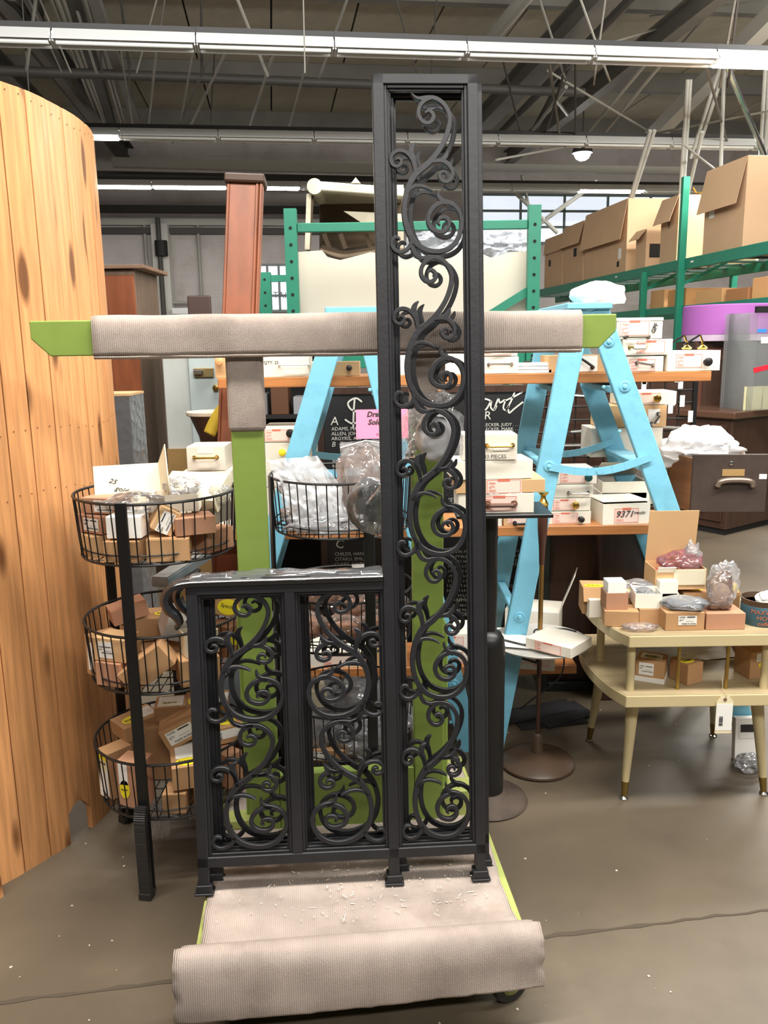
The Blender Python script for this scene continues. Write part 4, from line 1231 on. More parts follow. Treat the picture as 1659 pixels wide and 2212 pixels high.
zz = stackpx([
 (1392, 1450, 1118, 1082, 0.17, 'white carton behind the right ladder leg, lowest of that stack', dict(m=M_WHITEBOX)),
 (1330, 1440, 1064, 1000, 0.18, 'dark grey carton behind the right ladder leg, under three others', dict(m=mat('grey_carton', (120, 116, 112), 0.7))),
 (1275, 1428, 998, 936, 0.18, 'white carton in plastic behind the right ladder leg, under the brown one', dict(m=M_WHITEBOX, wrap=M_BOXFILM)),
 (1297, 1438, 934, 887, 0.18, 'open brown carton behind the right ladder leg, silver pull at its corner', dict(m=M_TANBOX, lab=(('plain', 'front', 0.085, 0.0, 0.05, 0.06),), fx=lambda b, w, d, h: pull(b, w, d, h, M_CHROME, 0.05, 0.03, 0.09, -0.012, 0.006, rot=1.0))),
 (1340, 1460, 885, 857, 0.17, 'white red-labelled carton with a gold knob, topmost behind the right ladder leg', dict(m=M_WHITEBOX, lab=(IT(-0.01, 0, 0.12, 0.044),), fx=lambda b, w, d, h: knob(b, w, d, h, M_BRASS, 0.018, 0.03, 0.0))),
], F + 0.40, MIDZ)
# a low stand that carries that last stack behind the plank
m = MB()
c = at(1372, 1110, F + 0.5)
m.box((c.x, F + 0.49, 0.45), (0.36, 0.22, 0.90 - 0.002))
tag(m.build('stand_cabinet', M_DKWOOD, bev=0.004), 'dark plain stand behind the right ladder leg, carrying a stack of cartons', 'stand')
# small boxes under the pedestal plate
b, w, d, h = cpx(1088, 1172, 1133, 1109, F, MIDZ, 0.16, 'tan carton with a black bar pull on the middle plank, left of the ash stand', m=M_TANBOX, lab=(IT(-0.02, 0.004, 0.08, 0.034),))
pull(b, w, d, h, M_BLACKPULL, 0.085, 0.022, 0.01, -0.01, 0.005)
b, w, d, h = cpx(1064, 1084, 1143, 1112, F - 0.005, MIDZ, 0.10, 'small white carton with black and blue writing, beside the black pedestal', m=M_WHITEBOX)
text('R', 0.02, face_m('front', w, d, h, -0.012, 0.004), M_INK, b, name='print')
# left part of the middle plank
stackpx([
 (560, 672, 1150, 1062, 0.18, 'grey carton deep in the left ladder, lowest of a stack on the middle plank', dict(m=M_WHITEBOX)),
 (566, 668, 1061, 966, 0.18, 'pale carton in film with a yellow knob, second of the stack in the left ladder', dict(m=M_WHITEBOX, wrap=M_BOXFILM, fx=lambda b, w, d, h: knob(b, w, d, h, M_YELLOW, 0.014, -0.005, 0.05))),
 (568, 640, 964, 932, 0.20, 'grey carton with a black knob behind the left green upright, topmost of its stack', dict(m=M_WHITEBOX, lab=(IT(-0.01, -0.002, 0.095, 0.046),), fx=lambda b, w, d, h: knob(b, w, d, h, M_BLACKPULL, 0.017, 0.045, 0.006))),
], F + 0.02, MIDZ)
stackpx([
 (388, 500, 1150, 1064, 0.19, 'white carton at the left end of the middle plank, lowest of three', dict(m=M_WHITEBOX)),
 (396, 500, 1062, 1016, 0.18, 'cream carton at the left end of the middle plank, second of three', dict(m=M_WHITEBOX)),
 (405, 487, 1014, 962, 0.16, 'small cream carton with a gold pull, topmost at the left end of the middle plank', dict(m=M_WHITEBOX, wrap=M_BOXFILM, lab=(('plain', 'front', 0.0, 0.03, 0.06, 0.02),), fx=lambda b, w, d, h: pull(b, w, d, h, M_BRASS, 0.085, 0.028, 0.0, 0.006, 0.0045))),
], F - 0.045, MIDZ)
# ---- lowest plank
b, w, d, h = cpx(668, 790, 1462, 1428, F, LOW, 0.18, 'white red-labelled carton on the lowest plank, behind the low railing', m=M_WHITEBOX, lab=(IT(0, 0, 0.11, 0.05),), wrap=M_BOXFILM)
b, w, d, h = cpx(800, 880, 1460, 1405, F, LOW, 0.18, 'tan carton on the lowest plank behind the tall railing foot', m=M_TANBOX)
stackpx([
 (930, 1040, 1437, 1408, 0.17, 'cream red-labelled carton on the lowest plank behind the tall railing', dict(m=M_WHITEBOX, lab=(IT(-0.02, 0, 0.1, 0.045),))),
 (936, 1036, 1406, 1372, 0.17, 'white carton on the cream one behind the tall railing, low down', dict(m=M_WHITEBOX, wrap=M_BOXFILM, lab=(IT(-0.02, 0, 0.1, 0.045),))),
], F + 0.02, LOW)
b, w, d, h = cpx(1066, 1196, 1458, 1400, F - 0.05, LOW, 0.16, 'tilted open white carton with a black bail pull, low behind the ash stand', rz=-0.22, m=M_WHITEBOX, lab=(IT(-0.02, 0.0, 0.11, 0.06), IT(0.07, -0.01, 0.06, 0.06)))
pull(b, w, d, h, M_BLACKPULL, 0.11, 0.03, 0.0, 0.0, 0.005, rot=-0.25)
b, w, d, h = cpx(1090, 1205, 1385, 1330, F + 0.05, LOW + 0.10, 0.16, 'long white carton with sloping lid behind the ash stand tray', rz=-0.3, m=M_WHITEBOX, flaps=(('right', 0.16, 20),))

# pedestal with a flat plate, and the cartons on it
pp = at(1051, 1740, 2.70)
t = thing('black_pedestal', (pp.x, 2.70, 0), 'black round pedestal with a flat top plate, just right of the tall railing', 'pedestal')
MB().lathe([(0.14, 0.0), (0.145, 0.006), (0.14, 0.014), (0.075, 0.03), (0.065, 0.045)], n=32).build('base', mat('rusty_black_base', (74, 62, 54), 0.6, var=0.2, vs=14), t, local=True, smooth=True)
MB().lathe([(0.058, 0.03), (0.058, 0.58), (0.054, 0.61), (0.042, 0.632), (0.028, 0.64), (0.028, 1.05)], n=28).build('column', M_BAR, t, local=True, smooth=True)
MB().box((0.035, 0.0, 1.056), (0.31, 0.22, 0.012)).build('top_plate', M_BAR, t, local=True, bev=0.002)
z = 1.0625
z = stackpx([
 (990, 1153, 1099, 1057, 0.17, 'white red-labelled carton with a brown pull on the pedestal plate, lowest of four', dict(m=M_WHITEBOX, lab=(IT(0.01, 0.0, 0.115, 0.05),), wrap=M_BOXFILM, fx=lambda b, w, d, h: pull(b, w, d, h, mat('brown_pull', (104, 70, 56), 0.4), 0.085, 0.024, 0.015, -0.002, 0.007))),
 (985, 1178, 1056, 1028, 0.20, 'tan red-labelled carton on the pedestal, second of four', dict(m=M_TANBOX, lab=(IT(0.01, 0.0, 0.115, 0.046),), rz=0.03)),
 (980, 1152, 1027, 987, 0.15, 'plain white carton on the pedestal, third of four', dict(m=M_WHITEBOX, rz=0.08)),
 (1000, 1117, 985, 930, 0.12, 'cream carton with a brass pull marked 33 pieces, topmost on the pedestal', dict(m=M_WHITEBOX, wrap=M_BOXFILM, lab=(('plain', 'front', 0.035, 0.0, 0.05, 0.022),), fx=lambda b, w, d, h: (pull(b, w, d, h, M_BRASS, 0.082, 0.026, 0.03, 0.006, 0.0045), text('33 PIECES', 0.017, face_m('front', w, d, h, -0.02, -0.034) @ Matrix.Translation((0, 0, 0.004)), M_INK, b, name='print')))),
], 2.62, z)

# ================================================================ CHALKBOARD behind the ladders
cb = thing('chalkboard', (at(918, 1100, 3.85).x, 3.85, 0), 'tall black board lettered with chalk name columns, standing behind the ladders', 'chalkboard')
xa, xb = at(698, 1100, 3.85).x - cb.location.x, at(1140, 1100, 3.85).x - cb.location.x
zt_, zb_ = at(900, 842, 3.85).z, 0.16
MB().box(((xa + xb) / 2, 0.012, (zt_ + zb_) / 2), (xb - xa, 0.02, zt_ - zb_)).build('board', M_BLACKBOARD, cb, local=True)
m = MB()
for x in (xa, xb): m.box((x, 0.01, (zt_ + zb_) / 2), (0.03, 0.035, zt_ - zb_ + 0.03))
for z in (zt_, zb_): m.box(((xa + xb) / 2, 0.01, z), (xb - xa, 0.035, 0.03))
m.build('board_frame', M_DKWOOD, cb, local=True)
m = MB()
for x in (xa, xb): m.bar((x, 0.02, zb_), (x, 0.16, 0), 0.03, 0.03)
m.build('board_foot', M_DKWOOD, cb, local=True)
def chalk(s, x, y, size, **k):
    p = at(x, y, 3.85)
    text(s, size, Matrix.Translation((p.x - cb.location.x, -0.002, p.z)) @ FACE, M_CHALK, cb, **k)
def scrawl(strokes, w):
    m = MB()
    for st in strokes:
        q = []
        for px, py in st:
            p = at(px, py, 3.85); q.append((p.x - cb.location.x, p.z))
        q = cr(q, 5)
        m.ribbon(q, [w] * len(q), -0.0024, -0.0008, 0.0003)
    m.build('lettering', M_CHALK, cb, local=True)
scrawl([[(782, 868), (768, 860), (752, 870), (758, 884), (776, 892), (779, 906), (762, 915), (745, 906)], [(766, 862), (764, 890), (763, 926)]], 0.008)
scrawl([[(1060, 866), (1047, 862), (1036, 872), (1038, 885), (1050, 884), (1061, 866), (1060, 880), (1067, 886), (1073, 876)],
        [(1067, 886), (1076, 862), (1080, 870), (1091, 864), (1087, 880), (1092, 886), (1100, 876)],
        [(1092, 888), (1104, 866), (1112, 846)], [(1090, 866), (1112, 856), (1136, 842)], [(1098, 884), (1100, 892), (1112, 882), (1130, 868)]], 0.0075)
chalk('A', 714, 918, 0.055, shear=0.1)
for i, s in enumerate(('ADAMS, MAT', 'ALLEN, JOHN', 'ARGYRIS, ALE')): chalk(s, 716, 930 + 10.5 * i, 0.023)
chalk('B', 716, 965, 0.034, shear=0.2)
for i, s in enumerate(('BARBER,', 'BARGIKOWS', 'BAREHL, BA', 'BARKET', 'BASH, J', 'BENTLE')): chalk(s, 718, 998 + 11 * i, 0.023)
chalk('C', 724, 1184, 0.06, shear=0.1)
for i, s in enumerate(('CHILDS, HANNA', 'CITAKU, EMIL', 'CLARY, CAITL', 'COMPSTON, AN')): chalk(s, 723, 1200 + 11 * i, 0.023)
chalk('R', 1045, 906, 0.055, shear=0.1)
for i, s in enumerate(('RECKER, JUDY . . .', 'RECKER, MARK . . .', 'ISAAC . . .')): chalk(s, 1043, 921 + 9.5 * i, 0.021)
for i, (s, x, y) in enumerate((('RET, MA', 966, 1083), ('JEFF', 972, 1094), ('MAURE', 1082, 1222), ('LU', 1074, 1243), ('SHARON', 1072, 1270), ('ASHLEY', 984, 1298), ('LOE', 990, 1330), ('HES', 1076, 1292))): chalk(s, x, y, 0.024)
# columns of chalk too small to read: rows of short strokes
m = MB()
rnd = random.Random(8)
for x0, y0, x1, y1 in ((965, 1192, 1030, 1325), (1078, 1190, 1128, 1212), (990, 1000, 1010, 1040)):
    y = y0
    while y < y1:
        x = x0 + rnd.uniform(0, 6)
        while x < x1 - rnd.uniform(0, 14):
            p = at(x, y, 3.846)
            p.x -= cb.location.x
            sl = rnd.uniform(-0.004, 0.004)
            m.bar((p.x, -0.0012, p.z - 0.007), (p.x + sl, -0.0012, p.z + 0.007), 0.0028, 0.001, up=(0, 1, 0))
            if rnd.random() < 0.5: m.bar((p.x, -0.0012, p.z + rnd.uniform(-0.006, 0.006)), (p.x + 0.008, -0.0012, p.z + rnd.uniform(-0.006, 0.006)), 0.0026, 0.001, up=(0, 1, 0))
            x += 5.2
        y += 10.5
m.build('chalk_strokes', M_CHALK, cb, local=True, kind='stuff')
# pink notice with printed words, pinned up in front of the board
pn = thing('pink_notice', at(826, 948, 3.0), 'pink paper notice in front of the chalkboard, beside the tall railing', 'notice', rx=-0.30)
MB().box((0, 0, 0.055), (0.19, 0.002, 0.108)).build('paper', M_PINK, pn, local=True)
for s, x, z in (('Drawer', -0.056, 0.082), ('Sold', -0.052, 0.053)):
    text(s, 0.027, Matrix.Translation((x, -0.0016, z)) @ FACE, M_INK, pn, shear=0.25, weight=0.0012)
text('Do', 0.012, Matrix.Translation((-0.022, -0.0016, 0.012)) @ FACE, M_INK, pn)
MB().cyl((-0.05, 0.002, 0.02), (-0.05, 0.006, -0.095), 0.003, n=6).build('holder_rod', M_BLACKPULL, pn, local=True)
# dark trunk standing under the middle plank on the right
a, b = at(1167, 1330, 3.62), at(1346, 1330, 3.62)
t = thing('framed_panel_cabinet', ((a.x + b.x) / 2, 3.75, 0), 'dark cabinet with a green black frame and brown panel, under the middle plank', 'cabinet')
w = b.x - a.x; zt_ = 0.86
MB().box((0, 0.02, zt_ / 2), (w - 0.02, 0.22, zt_ - 0.02)).build('panel', M_DKWOOD, t, local=True)
m = MB(); fm = mat('green_black_frame', (44, 50, 46), 0.45)
m.box((-w / 2 + 0.02, -0.1, zt_ / 2), (0.045, 0.04, zt_)); m.box((w / 2 - 0.02, -0.1, zt_ / 2), (0.045, 0.04, zt_))
m.box((0, -0.1, zt_ - 0.022), (w - 0.085, 0.04, 0.045)); m.box((0, -0.1, 0.022), (w - 0.085, 0.04, 0.045))
m.build('door_frame', fm, t, local=True, bev=0.004)

# ================================================================ WIRE BASKET STANDS
M_FILMB = film('crisp_clear_bag', (236, 238, 242), 0.30, 0.10)
def basket_stand(cx, cy, label, angs, tiers=((1.007, 1.183), (0.626, 0.80), (0.23, 0.41)), r=0.236, foot_ang=None):
    t = thing('basket_stand', (cx, cy, 0), label, 'basket stand')
    for z0, z1 in tiers:
        rim = MB()
        rr_ = lambda z: r - 0.012 * (z1 - z) / (z1 - z0)
        circ = lambda z, rad: [(rad * math.cos(2 * math.pi * k / 56), rad * math.sin(2 * math.pi * k / 56), z) for k in range(56)]
        for z, q in ((z1, 0.0042), (z0, 0.0038)):
            rim.tube(circ(z, rr_(z)), q, 6, closed=True)
        rim.tube(circ(z0 + 0.028, rr_(z0 + 0.028) - 0.002), 0.0026, 5, closed=True)
        ro = rim.build('basket_rim', M_WIRE, t, local=True, smooth=True)
        w = MB()
        for k in range(44):
            a = 2 * math.pi * k / 44
            c, s_ = math.cos(a), math.sin(a)
            w.tube([(rr_(z1) * c, rr_(z1) * s_, z1), (rr_(z0) * c, rr_(z0) * s_, z0)], 0.0021, 5)
        for k in range(-8, 9):
            x = k * 0.027
            hgt = math.sqrt(max(0, 0.224 ** 2 - x * x))
            w.tube([(x, -hgt, z0), (x, hgt, z0)], 0.0018, 4)
            if k % 2 == 0: w.tube([(-hgt, x, z0 + 0.003), (hgt, x, z0 + 0.003)], 0.0018, 4)
        w.build('basket_wire', M_WIRE, t, local=True, kind='stuff')
    for a in angs:
        a = math.radians(a)
        u = Vector((math.cos(a), math.sin(a), 0)); n = Vector((-u.y, u.x, 0))
        m = MB().bar(u * (r + 0.008) + Vector((0, 0, 0.01)), u * (r + 0.004) + Vector((0, 0, 1.19)), 0.034, 0.010, up=u)
        b = m.build('upright', M_BAR, t, local=True, bev=0.002)
        q = cr([(r + 0.018, 0.29), (r + 0.030, 0.27), (r + 0.034, 0.22), (r + 0.034, 0.02)], 5)
        m = MB()
        T = frame(Vector((0, 0, 0)), u, n, Vector((0, 0, 1)))
        for p0, p1 in zip(q, q[1:]): m.bar((p0[0], 0, p0[1]), (p1[0], 0, p1[1]), 0.036, 0.022, up=(1, 0, 0), T=T)
        m.box((r + 0.031, 0, 0.011), (0.034, 0.038, 0.022), T)
        m.build('foot', mat('worn_black_foot', (48, 46, 45), 0.3), t, local=True, bev=0.003)
    return t
BAX, BAY = -0.684, 2.455
BBX, BBY = -0.142, 2.74
basket_stand(BAX, BAY, 'three tier black wire basket stand full of boxes, beside the pine screen', (-98, 147, 20))
basket_stand(BBX, BBY, 'three tier black wire basket stand full of plastic bags, behind the low railing', (201, -67, 68))
FLR = [1.0125, 0.6315, 0.2355]                     # wire floors

def bcart(x, y, z, dim, label, **k):
    return carton((BAX + x, BAY + y, z), dim, label, **k)
B0 = FLR[0]
# ---- top tier of the left stand: a lower ring of cartons and loose ones on top
bcart(-0.155, -0.085, B0, (0.105, 0.085, 0.062), 'brown carton at the left rim of the top basket, bottom layer', m=M_TANBOX, rz=-0.9)
bcart(-0.048, -0.165, B0, (0.10, 0.085, 0.060), 'brown carton with tape at the front of the top basket, bottom layer', m=M_CARD, rz=-0.14, tape=True)
bcart(0.072, -0.160, B0, (0.118, 0.085, 0.064), 'tan brown carton right of the front bar in the top basket, bottom layer', m=M_CARD, rz=0.14)
bcart(0.170, -0.055, B0, (0.11, 0.075, 0.064), 'pinkish brown carton at the right rim of the top basket, bottom layer', m=M_CARD2, rz=1.0)
bcart(0.0, 0.03, B0, (0.21, 0.22, 0.062), 'wide brown carton hidden in the middle of the top basket', m=M_CARD, rz=0.1)
L2 = B0 + 0.0665
bcart(-0.150, -0.085, L2, (0.10, 0.07, 0.052), 'brown carton with a code label, second layer at the left of the top basket', m=M_CARD2, rz=-0.55, lab=(('code', 'front', 0.01, 0, 0.062, 0.036),))
bcart(-0.043, -0.155, L2, (0.098, 0.075, 0.062), 'white paper wrapped box at the front of the top basket', m=M_WHITE, rz=-0.05)
bcart(0.135, -0.125, L2 + 0.001, (0.112, 0.085, 0.05), 'pinkish brown carton in the second layer, right front of the top basket', m=M_CARD2, rz=0.42)
bcart(0.038, -0.130, L2 + 0.012, (0.062, 0.10, 0.07), 'orange brown carton standing on its corner with a slanting code label, top basket', m=M_TANBOX, rz=0.34, ry=0.5, lab=(('code', 'front', 0.0, -0.004, 0.062, 0.036, 1.57),))
L3 = L2 + 0.056
bcart(-0.125, -0.075, L3, (0.12, 0.08, 0.045), 'brown film wrapped carton with an orange edge, third layer at left of the top basket', m=M_CARD2, rz=-0.3, lab=(('code', 'front', 0.015, 0, 0.06, 0.034),), wrap=M_BOXFILM)
bcart(0.075, -0.055, L2 + 0.056, (0.135, 0.095, 0.05), 'open white carton with tissue inside, in the middle of the top basket', m=M_WHITEBOX, rz=0.10, open_=True, inner=M_CARDIN)
bcart(-0.095, 0.035, L3 + 0.02, (0.19, 0.16, 0.065), 'big cream carton with marker scrawl and raised lid flap, leaning in the top basket', m=M_ASH, rz=0.32, rx=0.95, flaps=(('right', 0.115, 8),))
t = [o for o in COL.objects if o.get('label', '').startswith('big cream carton')][0]
for i, s in enumerate(('25', 'gold', 'tomb')):
    text(s, 0.022, Matrix.Translation((-0.055 + 0.016 * i, 0.022 - 0.026 * i, 0.0665)) @ Matrix.Rotation(-0.35, 4, 'Z'), M_INK, t, name='print', shear=0.3)
bcart(0.105, 0.075, L3 + 0.01, (0.20, 0.13, 0.05), 'long cream carton lying at the back right of the top basket', m=M_ASH, rz=-0.30, rx=0.55)
bcart(0.155, 0.04, L2 - 0.0, (0.09, 0.08, 0.06), 'plain grey carton at the right of the top basket', m=mat('grey_carton2', (110, 104, 92), 0.8), rz=-0.5)  # closed box in one even grey
def bag(name, c, r, seed, m, label, cat='plastic bag', amp=0.3, sub=4, flat=None, group=None, spike=0.0, ridge=2.6):
    o = crumple(c, r, seed, amp, sub, flat, ridge, spike=spike).build(name, m)
    o.data.polygons.foreach_set('use_smooth', [True] * len(o.data.polygons))
    o.data.set_sharp_from_angle(angle=math.radians(28))
    return tag(o, label, cat, group)
bag('plastic_bag', (BAX - 0.03, BAY - 0.115, L3 + 0.032), (0.085, 0.05, 0.030), 3, M_FILMB, 'crumpled clear bag lying on the white box in the top basket')
bag('tissue_paper', (BAX + 0.09, BAY - 0.045, L3 + 0.066), (0.055, 0.04, 0.028), 5, M_FILM, 'crumpled tissue sticking out of the open white carton', cat='tissue')
bag('plastic_bag', (BAX + 0.185, BAY + 0.02, L2 + 0.085), (0.035, 0.035, 0.03), 6, M_FILMB, 'little bag of brass pieces at the right rim of the top basket')

# ---- middle tier
B1 = FLR[1]
C = [
 (-0.175, -0.060, 0.0, (0.06, 0.09, 0.125), dict(rz=-0.75, m=M_CARD, lab=(('plain', 'front', 0, 0, 0.03, 0.09),)), 'brown carton on end with a tall white label, left rim of the middle basket'),
 (-0.115, -0.135, 0.0, (0.085, 0.085, 0.072), dict(rz=-0.35, m=M_CARD2), 'pinkish carton at the left front of the middle basket, bottom layer'),
 (-0.110, -0.130, 0.074, (0.105, 0.08, 0.07), dict(rz=-0.30, m=M_TANBOX, lab=(('code', 'front', -0.012, 0.0, 0.048, 0.05),)), 'brown carton with a code label on the pinkish one, left front of the middle basket'),
 (0.010, -0.165, 0.030, (0.15, 0.075, 0.075), dict(rz=0.10, ry=-0.62, m=M_CARD, lab=(('dot', 'left', 0, 0, 0.05, 0.05),)), 'brown carton tipped steeply at the front of the middle basket'),
 (0.125, -0.135, 0.0, (0.115, 0.085, 0.08), dict(rz=0.42, m=M_CARD, lab=(('code', 'front', 0.015, 0.0, 0.065, 0.045),)), 'brown carton with a code label, right front of the middle basket'),
 (0.13, -0.12, 0.082, (0.10, 0.06, 0.07), dict(rz=0.55, m=M_ASH, open_=True), 'open pale carton on the right side of the middle basket'),
 (0.045, -0.020, 0.105, (0.12, 0.10, 0.075), dict(rz=0.45, rx=0.25, ry=0.3, m=mat('grey_white_carton', (196, 194, 190), 0.6)), 'grey white carton in film resting on top of the middle basket'),
 (0.085, 0.075, 0.155, (0.12, 0.085, 0.075), dict(rz=-0.3, ry=0.55, m=M_CARD, lab=(('code', 'front', 0.02, 0.0, 0.06, 0.045),)), 'brown carton tilted high at the back of the middle basket, beside the curled handrail'),
 (-0.06, 0.06, 0.075, (0.17, 0.12, 0.07), dict(rz=0.2, m=M_CARD, lab=(('dot', 'top', 0.04, -0.01, 0.06, 0.04),)), 'brown carton lying at the back left of the middle basket'),
 (-0.115, 0.02, 0.147, (0.11, 0.08, 0.05), dict(rz=0.5, ry=-0.2, m=M_CARD2), 'small brown carton leaning near the back upright of the middle basket'),
 (0.02, 0.02, 0.0, (0.20, 0.16, 0.07), dict(rz=0.15, m=M_CARD), 'wide brown carton at the bottom of the middle basket'),
 (0.185, 0.005, 0.03, (0.07, 0.09, 0.10), dict(rz=1.0, m=M_CARD2, lab=(('dot', 'front', 0, 0.01, 0.06, 0.05),)), 'brown carton with a yellow dot at the right of the middle basket'),
 (0.170, 0.055, 0.145, (0.095, 0.085, 0.06), dict(rz=0.45, ry=0.35, m=M_CARD, lab=(('dot', 'front', -0.005, 0, 0.07, 0.05), ('dot', 'top', 0, 0, 0.07, 0.05))), 'brown carton with a yellow dot, high at the right of the middle basket'),
]
for x, y, z, dm, kw, lb in C: bcart(x, y, B1 + z, dm, lb, **kw)
# ---- lowest tier
B2 = FLR[2]
C = [
 (-0.165, -0.075, 0.0, (0.062, 0.085, 0.155), dict(rz=-0.70, m=M_CARD, lab=(('plain', 'front', 0.0, -0.012, 0.05, 0.125), ('dot', 'front', 0, 0.04, 0.058, 0.058))), 'brown carton on end with a yellow dot, left rim of the lowest basket'),
 (-0.120, 0.03, 0.158, (0.13, 0.10, 0.05), dict(rz=0.75, ry=-0.10, m=M_CARD, wrap=M_BOXFILM, lab=(('plain', 'top', 0.03, 0.0, 0.06, 0.06), ('dot', 'top', -0.02, -0.01, 0.06, 0.05))), 'flat brown carton in film with yellow dot, lying across the left of the lowest basket'),
 (-0.085, -0.135, 0.0, (0.085, 0.07, 0.15), dict(rz=-0.25, m=M_CARD2, lab=(('plain', 'front', -0.02, 0.035, 0.03, 0.07), ('dot', 'front', -0.018, -0.015, 0.034, 0.06))), 'pinkish carton on end beside the front bar of the lowest basket'),
 (0.045, -0.165, 0.0, (0.07, 0.075, 0.062), dict(rz=0.0, m=M_CARD), 'small brown carton at the front of the lowest basket, bottom layer'),
 (0.128, -0.140, 0.0, (0.078, 0.09, 0.072), dict(rz=0.35, m=M_CARD, lab=(('plain', 'top', 0, 0, 0.05, 0.05),)), 'brown carton at the right front of the lowest basket, bottom layer'),
 (0.065, -0.115, 0.075, (0.09, 0.15, 0.075), dict(rz=0.30, rx=0.06, m=M_CARD, lab=(('plain', 'top', 0, 0.02, 0.06, 0.09), ('dot', 'top', 0, -0.045, 0.065, 0.045))), 'brown carton with a yellow dot on top, in the middle of the lowest basket'),
 (0.060, -0.035, 0.170, (0.135, 0.085, 0.07), dict(rz=0.22, ry=-0.42, m=M_CARD, lab=(('code', 'front', -0.01, 0.0, 0.085, 0.045),)), 'brown carton tilted on top of the lowest basket, big code label facing out'),
 (-0.020, 0.075, 0.185, (0.10, 0.095, 0.05), dict(rz=0.15, m=M_CARD, lab=(('plain', 'top', 0, 0, 0.08, 0.075), ('dot', 'top', 0.0, -0.015, 0.07, 0.04))), 'brown carton with white label and yellow dot, back of the lowest basket'),
 (0.090, 0.110, 0.185, (0.14, 0.08, 0.05), dict(rz=0.10, rx=0.25, m=M_CARD, lab=(('plain', 'top', 0.03, 0, 0.08, 0.05), ('dot', 'top', -0.03, -0.01, 0.06, 0.05))), 'long brown carton with a yellow dot, back right of the lowest basket'),
 (0.015, 0.085, 0.0, (0.24, 0.16, 0.18), dict(rz=0.1, m=M_CARD), 'deep brown carton hidden at the back of the lowest basket'),
 (0.175, -0.04, 0.01, (0.06, 0.08, 0.11), dict(rz=0.9, m=M_CARD2), 'brown carton on end at the right rim of the lowest basket'),
 (0.165, 0.035, 0.125, (0.10, 0.08, 0.055), dict(rz=0.5, m=M_CARD, lab=(('plain', 'front', 0, 0.005, 0.07, 0.03), ('dot', 'top', 0.0, 0, 0.06, 0.05))), 'brown carton with a yellow dot behind the left railing post, lowest basket'),
]
for x, y, z, dm, kw, lb in C: bcart(x, y, B2 + z, dm, lb, **kw)
bag('plastic_bag', (BAX + 0.11, BAY - 0.02, B2 + 0.16), (0.05, 0.05, 0.022), 12, M_GREYWRAP, 'grey crumpled bag under the tilted carton in the lowest basket')
bag('plastic_bag', (BAX + 0.16, 2.93, 0.42), (0.22, 0.10, 0.22), 14, M_GREYWRAP, 'large grey plastic bag standing behind the left basket stand', amp=0.22, flat=0.9)
t = MB().box((BAX + 0.16, 2.93, 0.11), (0.40, 0.20, 0.22)).build('crate', M_DKWOOD)
tag(t, 'dark crate under the large grey bag behind the left basket stand', 'crate')
o = sheet([(BAX - 0.08, 2.40, 0.05), (BAX - 0.03, 2.42, 0.05), (BAX + 0.0, 2.45, 0.226), (BAX - 0.09, 2.44, 0.226)], 5, 14, 0.02).build('plastic_strip', M_FILM, smooth=True)
tag(o, 'strip of clear plastic hanging through the floor of the lowest basket', 'plastic strip')
o = sheet([(BAX + 0.03, 2.45, 0.08), (BAX + 0.16, 2.46, 0.11), (BAX + 0.17, 2.47, 0.226), (BAX + 0.02, 2.46, 0.226)], 9, 14, 0.02).build('plastic_strip', M_FILM, smooth=True)
tag(o, 'wider piece of clear plastic hanging under the lowest basket', 'plastic strip')

# ---- second stand: top tier holds big clear bags of fittings
def bx(x, y, z): return (BBX + x, BBY + y, z)
def wp(px, py, Y): return tuple(at(px, py, Y))
mbag = thing('open_bag', bx(-0.05, -0.05, B0 + 0.004), 'big milky plastic bag flaring open in the top basket behind the left green upright', 'plastic bag')
for k, (q, sd, am) in enumerate((
  ((wp(640, 1155, 2.60), wp(735, 1160, 2.58), wp(738, 1052, 2.60), wp(640, 1060, 2.57)), 3, 0.016),
  ((wp(655, 1120, 2.58), wp(742, 1110, 2.62), wp(684, 985, 2.62), wp(575, 994, 2.58)), 5, 0.020),
  ((wp(700, 1130, 2.66), wp(752, 1130, 2.66), wp(738, 1052, 2.68), wp(684, 985, 2.66)), 8, 0.018),
  ((wp(615, 1100, 2.70), wp(720, 1110, 2.72), wp(690, 995, 2.74), wp(580, 1000, 2.70)), 11, 0.018),
  ((wp(640, 1140, 2.56), wp(690, 1150, 2.56), wp(690, 1060, 2.58), wp(600, 1030, 2.57)), 14, 0.014))):
    sheet(q, sd, 30, am).build('bag_film', M_MILKY, mbag, smooth=True)
zb = thing('zip_bag', bx(0.12, 0.02, B0 + 0.004), 'clear zip bag standing in the top basket below the pink notice', 'plastic bag')
for k, (q, sd, am) in enumerate((
  ((wp(765, 1140, 2.66), wp(845, 1145, 2.66), wp(850, 956, 2.72), wp(733, 958, 2.70)), 3, 0.018),
  ((wp(770, 1140, 2.72), wp(850, 1145, 2.72), wp(852, 950, 2.74), wp(735, 955, 2.72)), 8, 0.018))):
    sheet(q, sd, 30, am).build('bag_film', M_FILM, zb, smooth=True)
MB().tube([wp(735, 968, 2.70), wp(790, 952, 2.71), wp(850, 962, 2.72)], 0.003, 6).build('zip_strip', M_WHITE, zb)
bag('plastic_bag', bx(0.07, -0.03, B0 + 0.13), (0.085, 0.06, 0.12), 23, M_WRAP, 'small tan tinted bag in front of the zip bag in the top basket', spike=0.2)
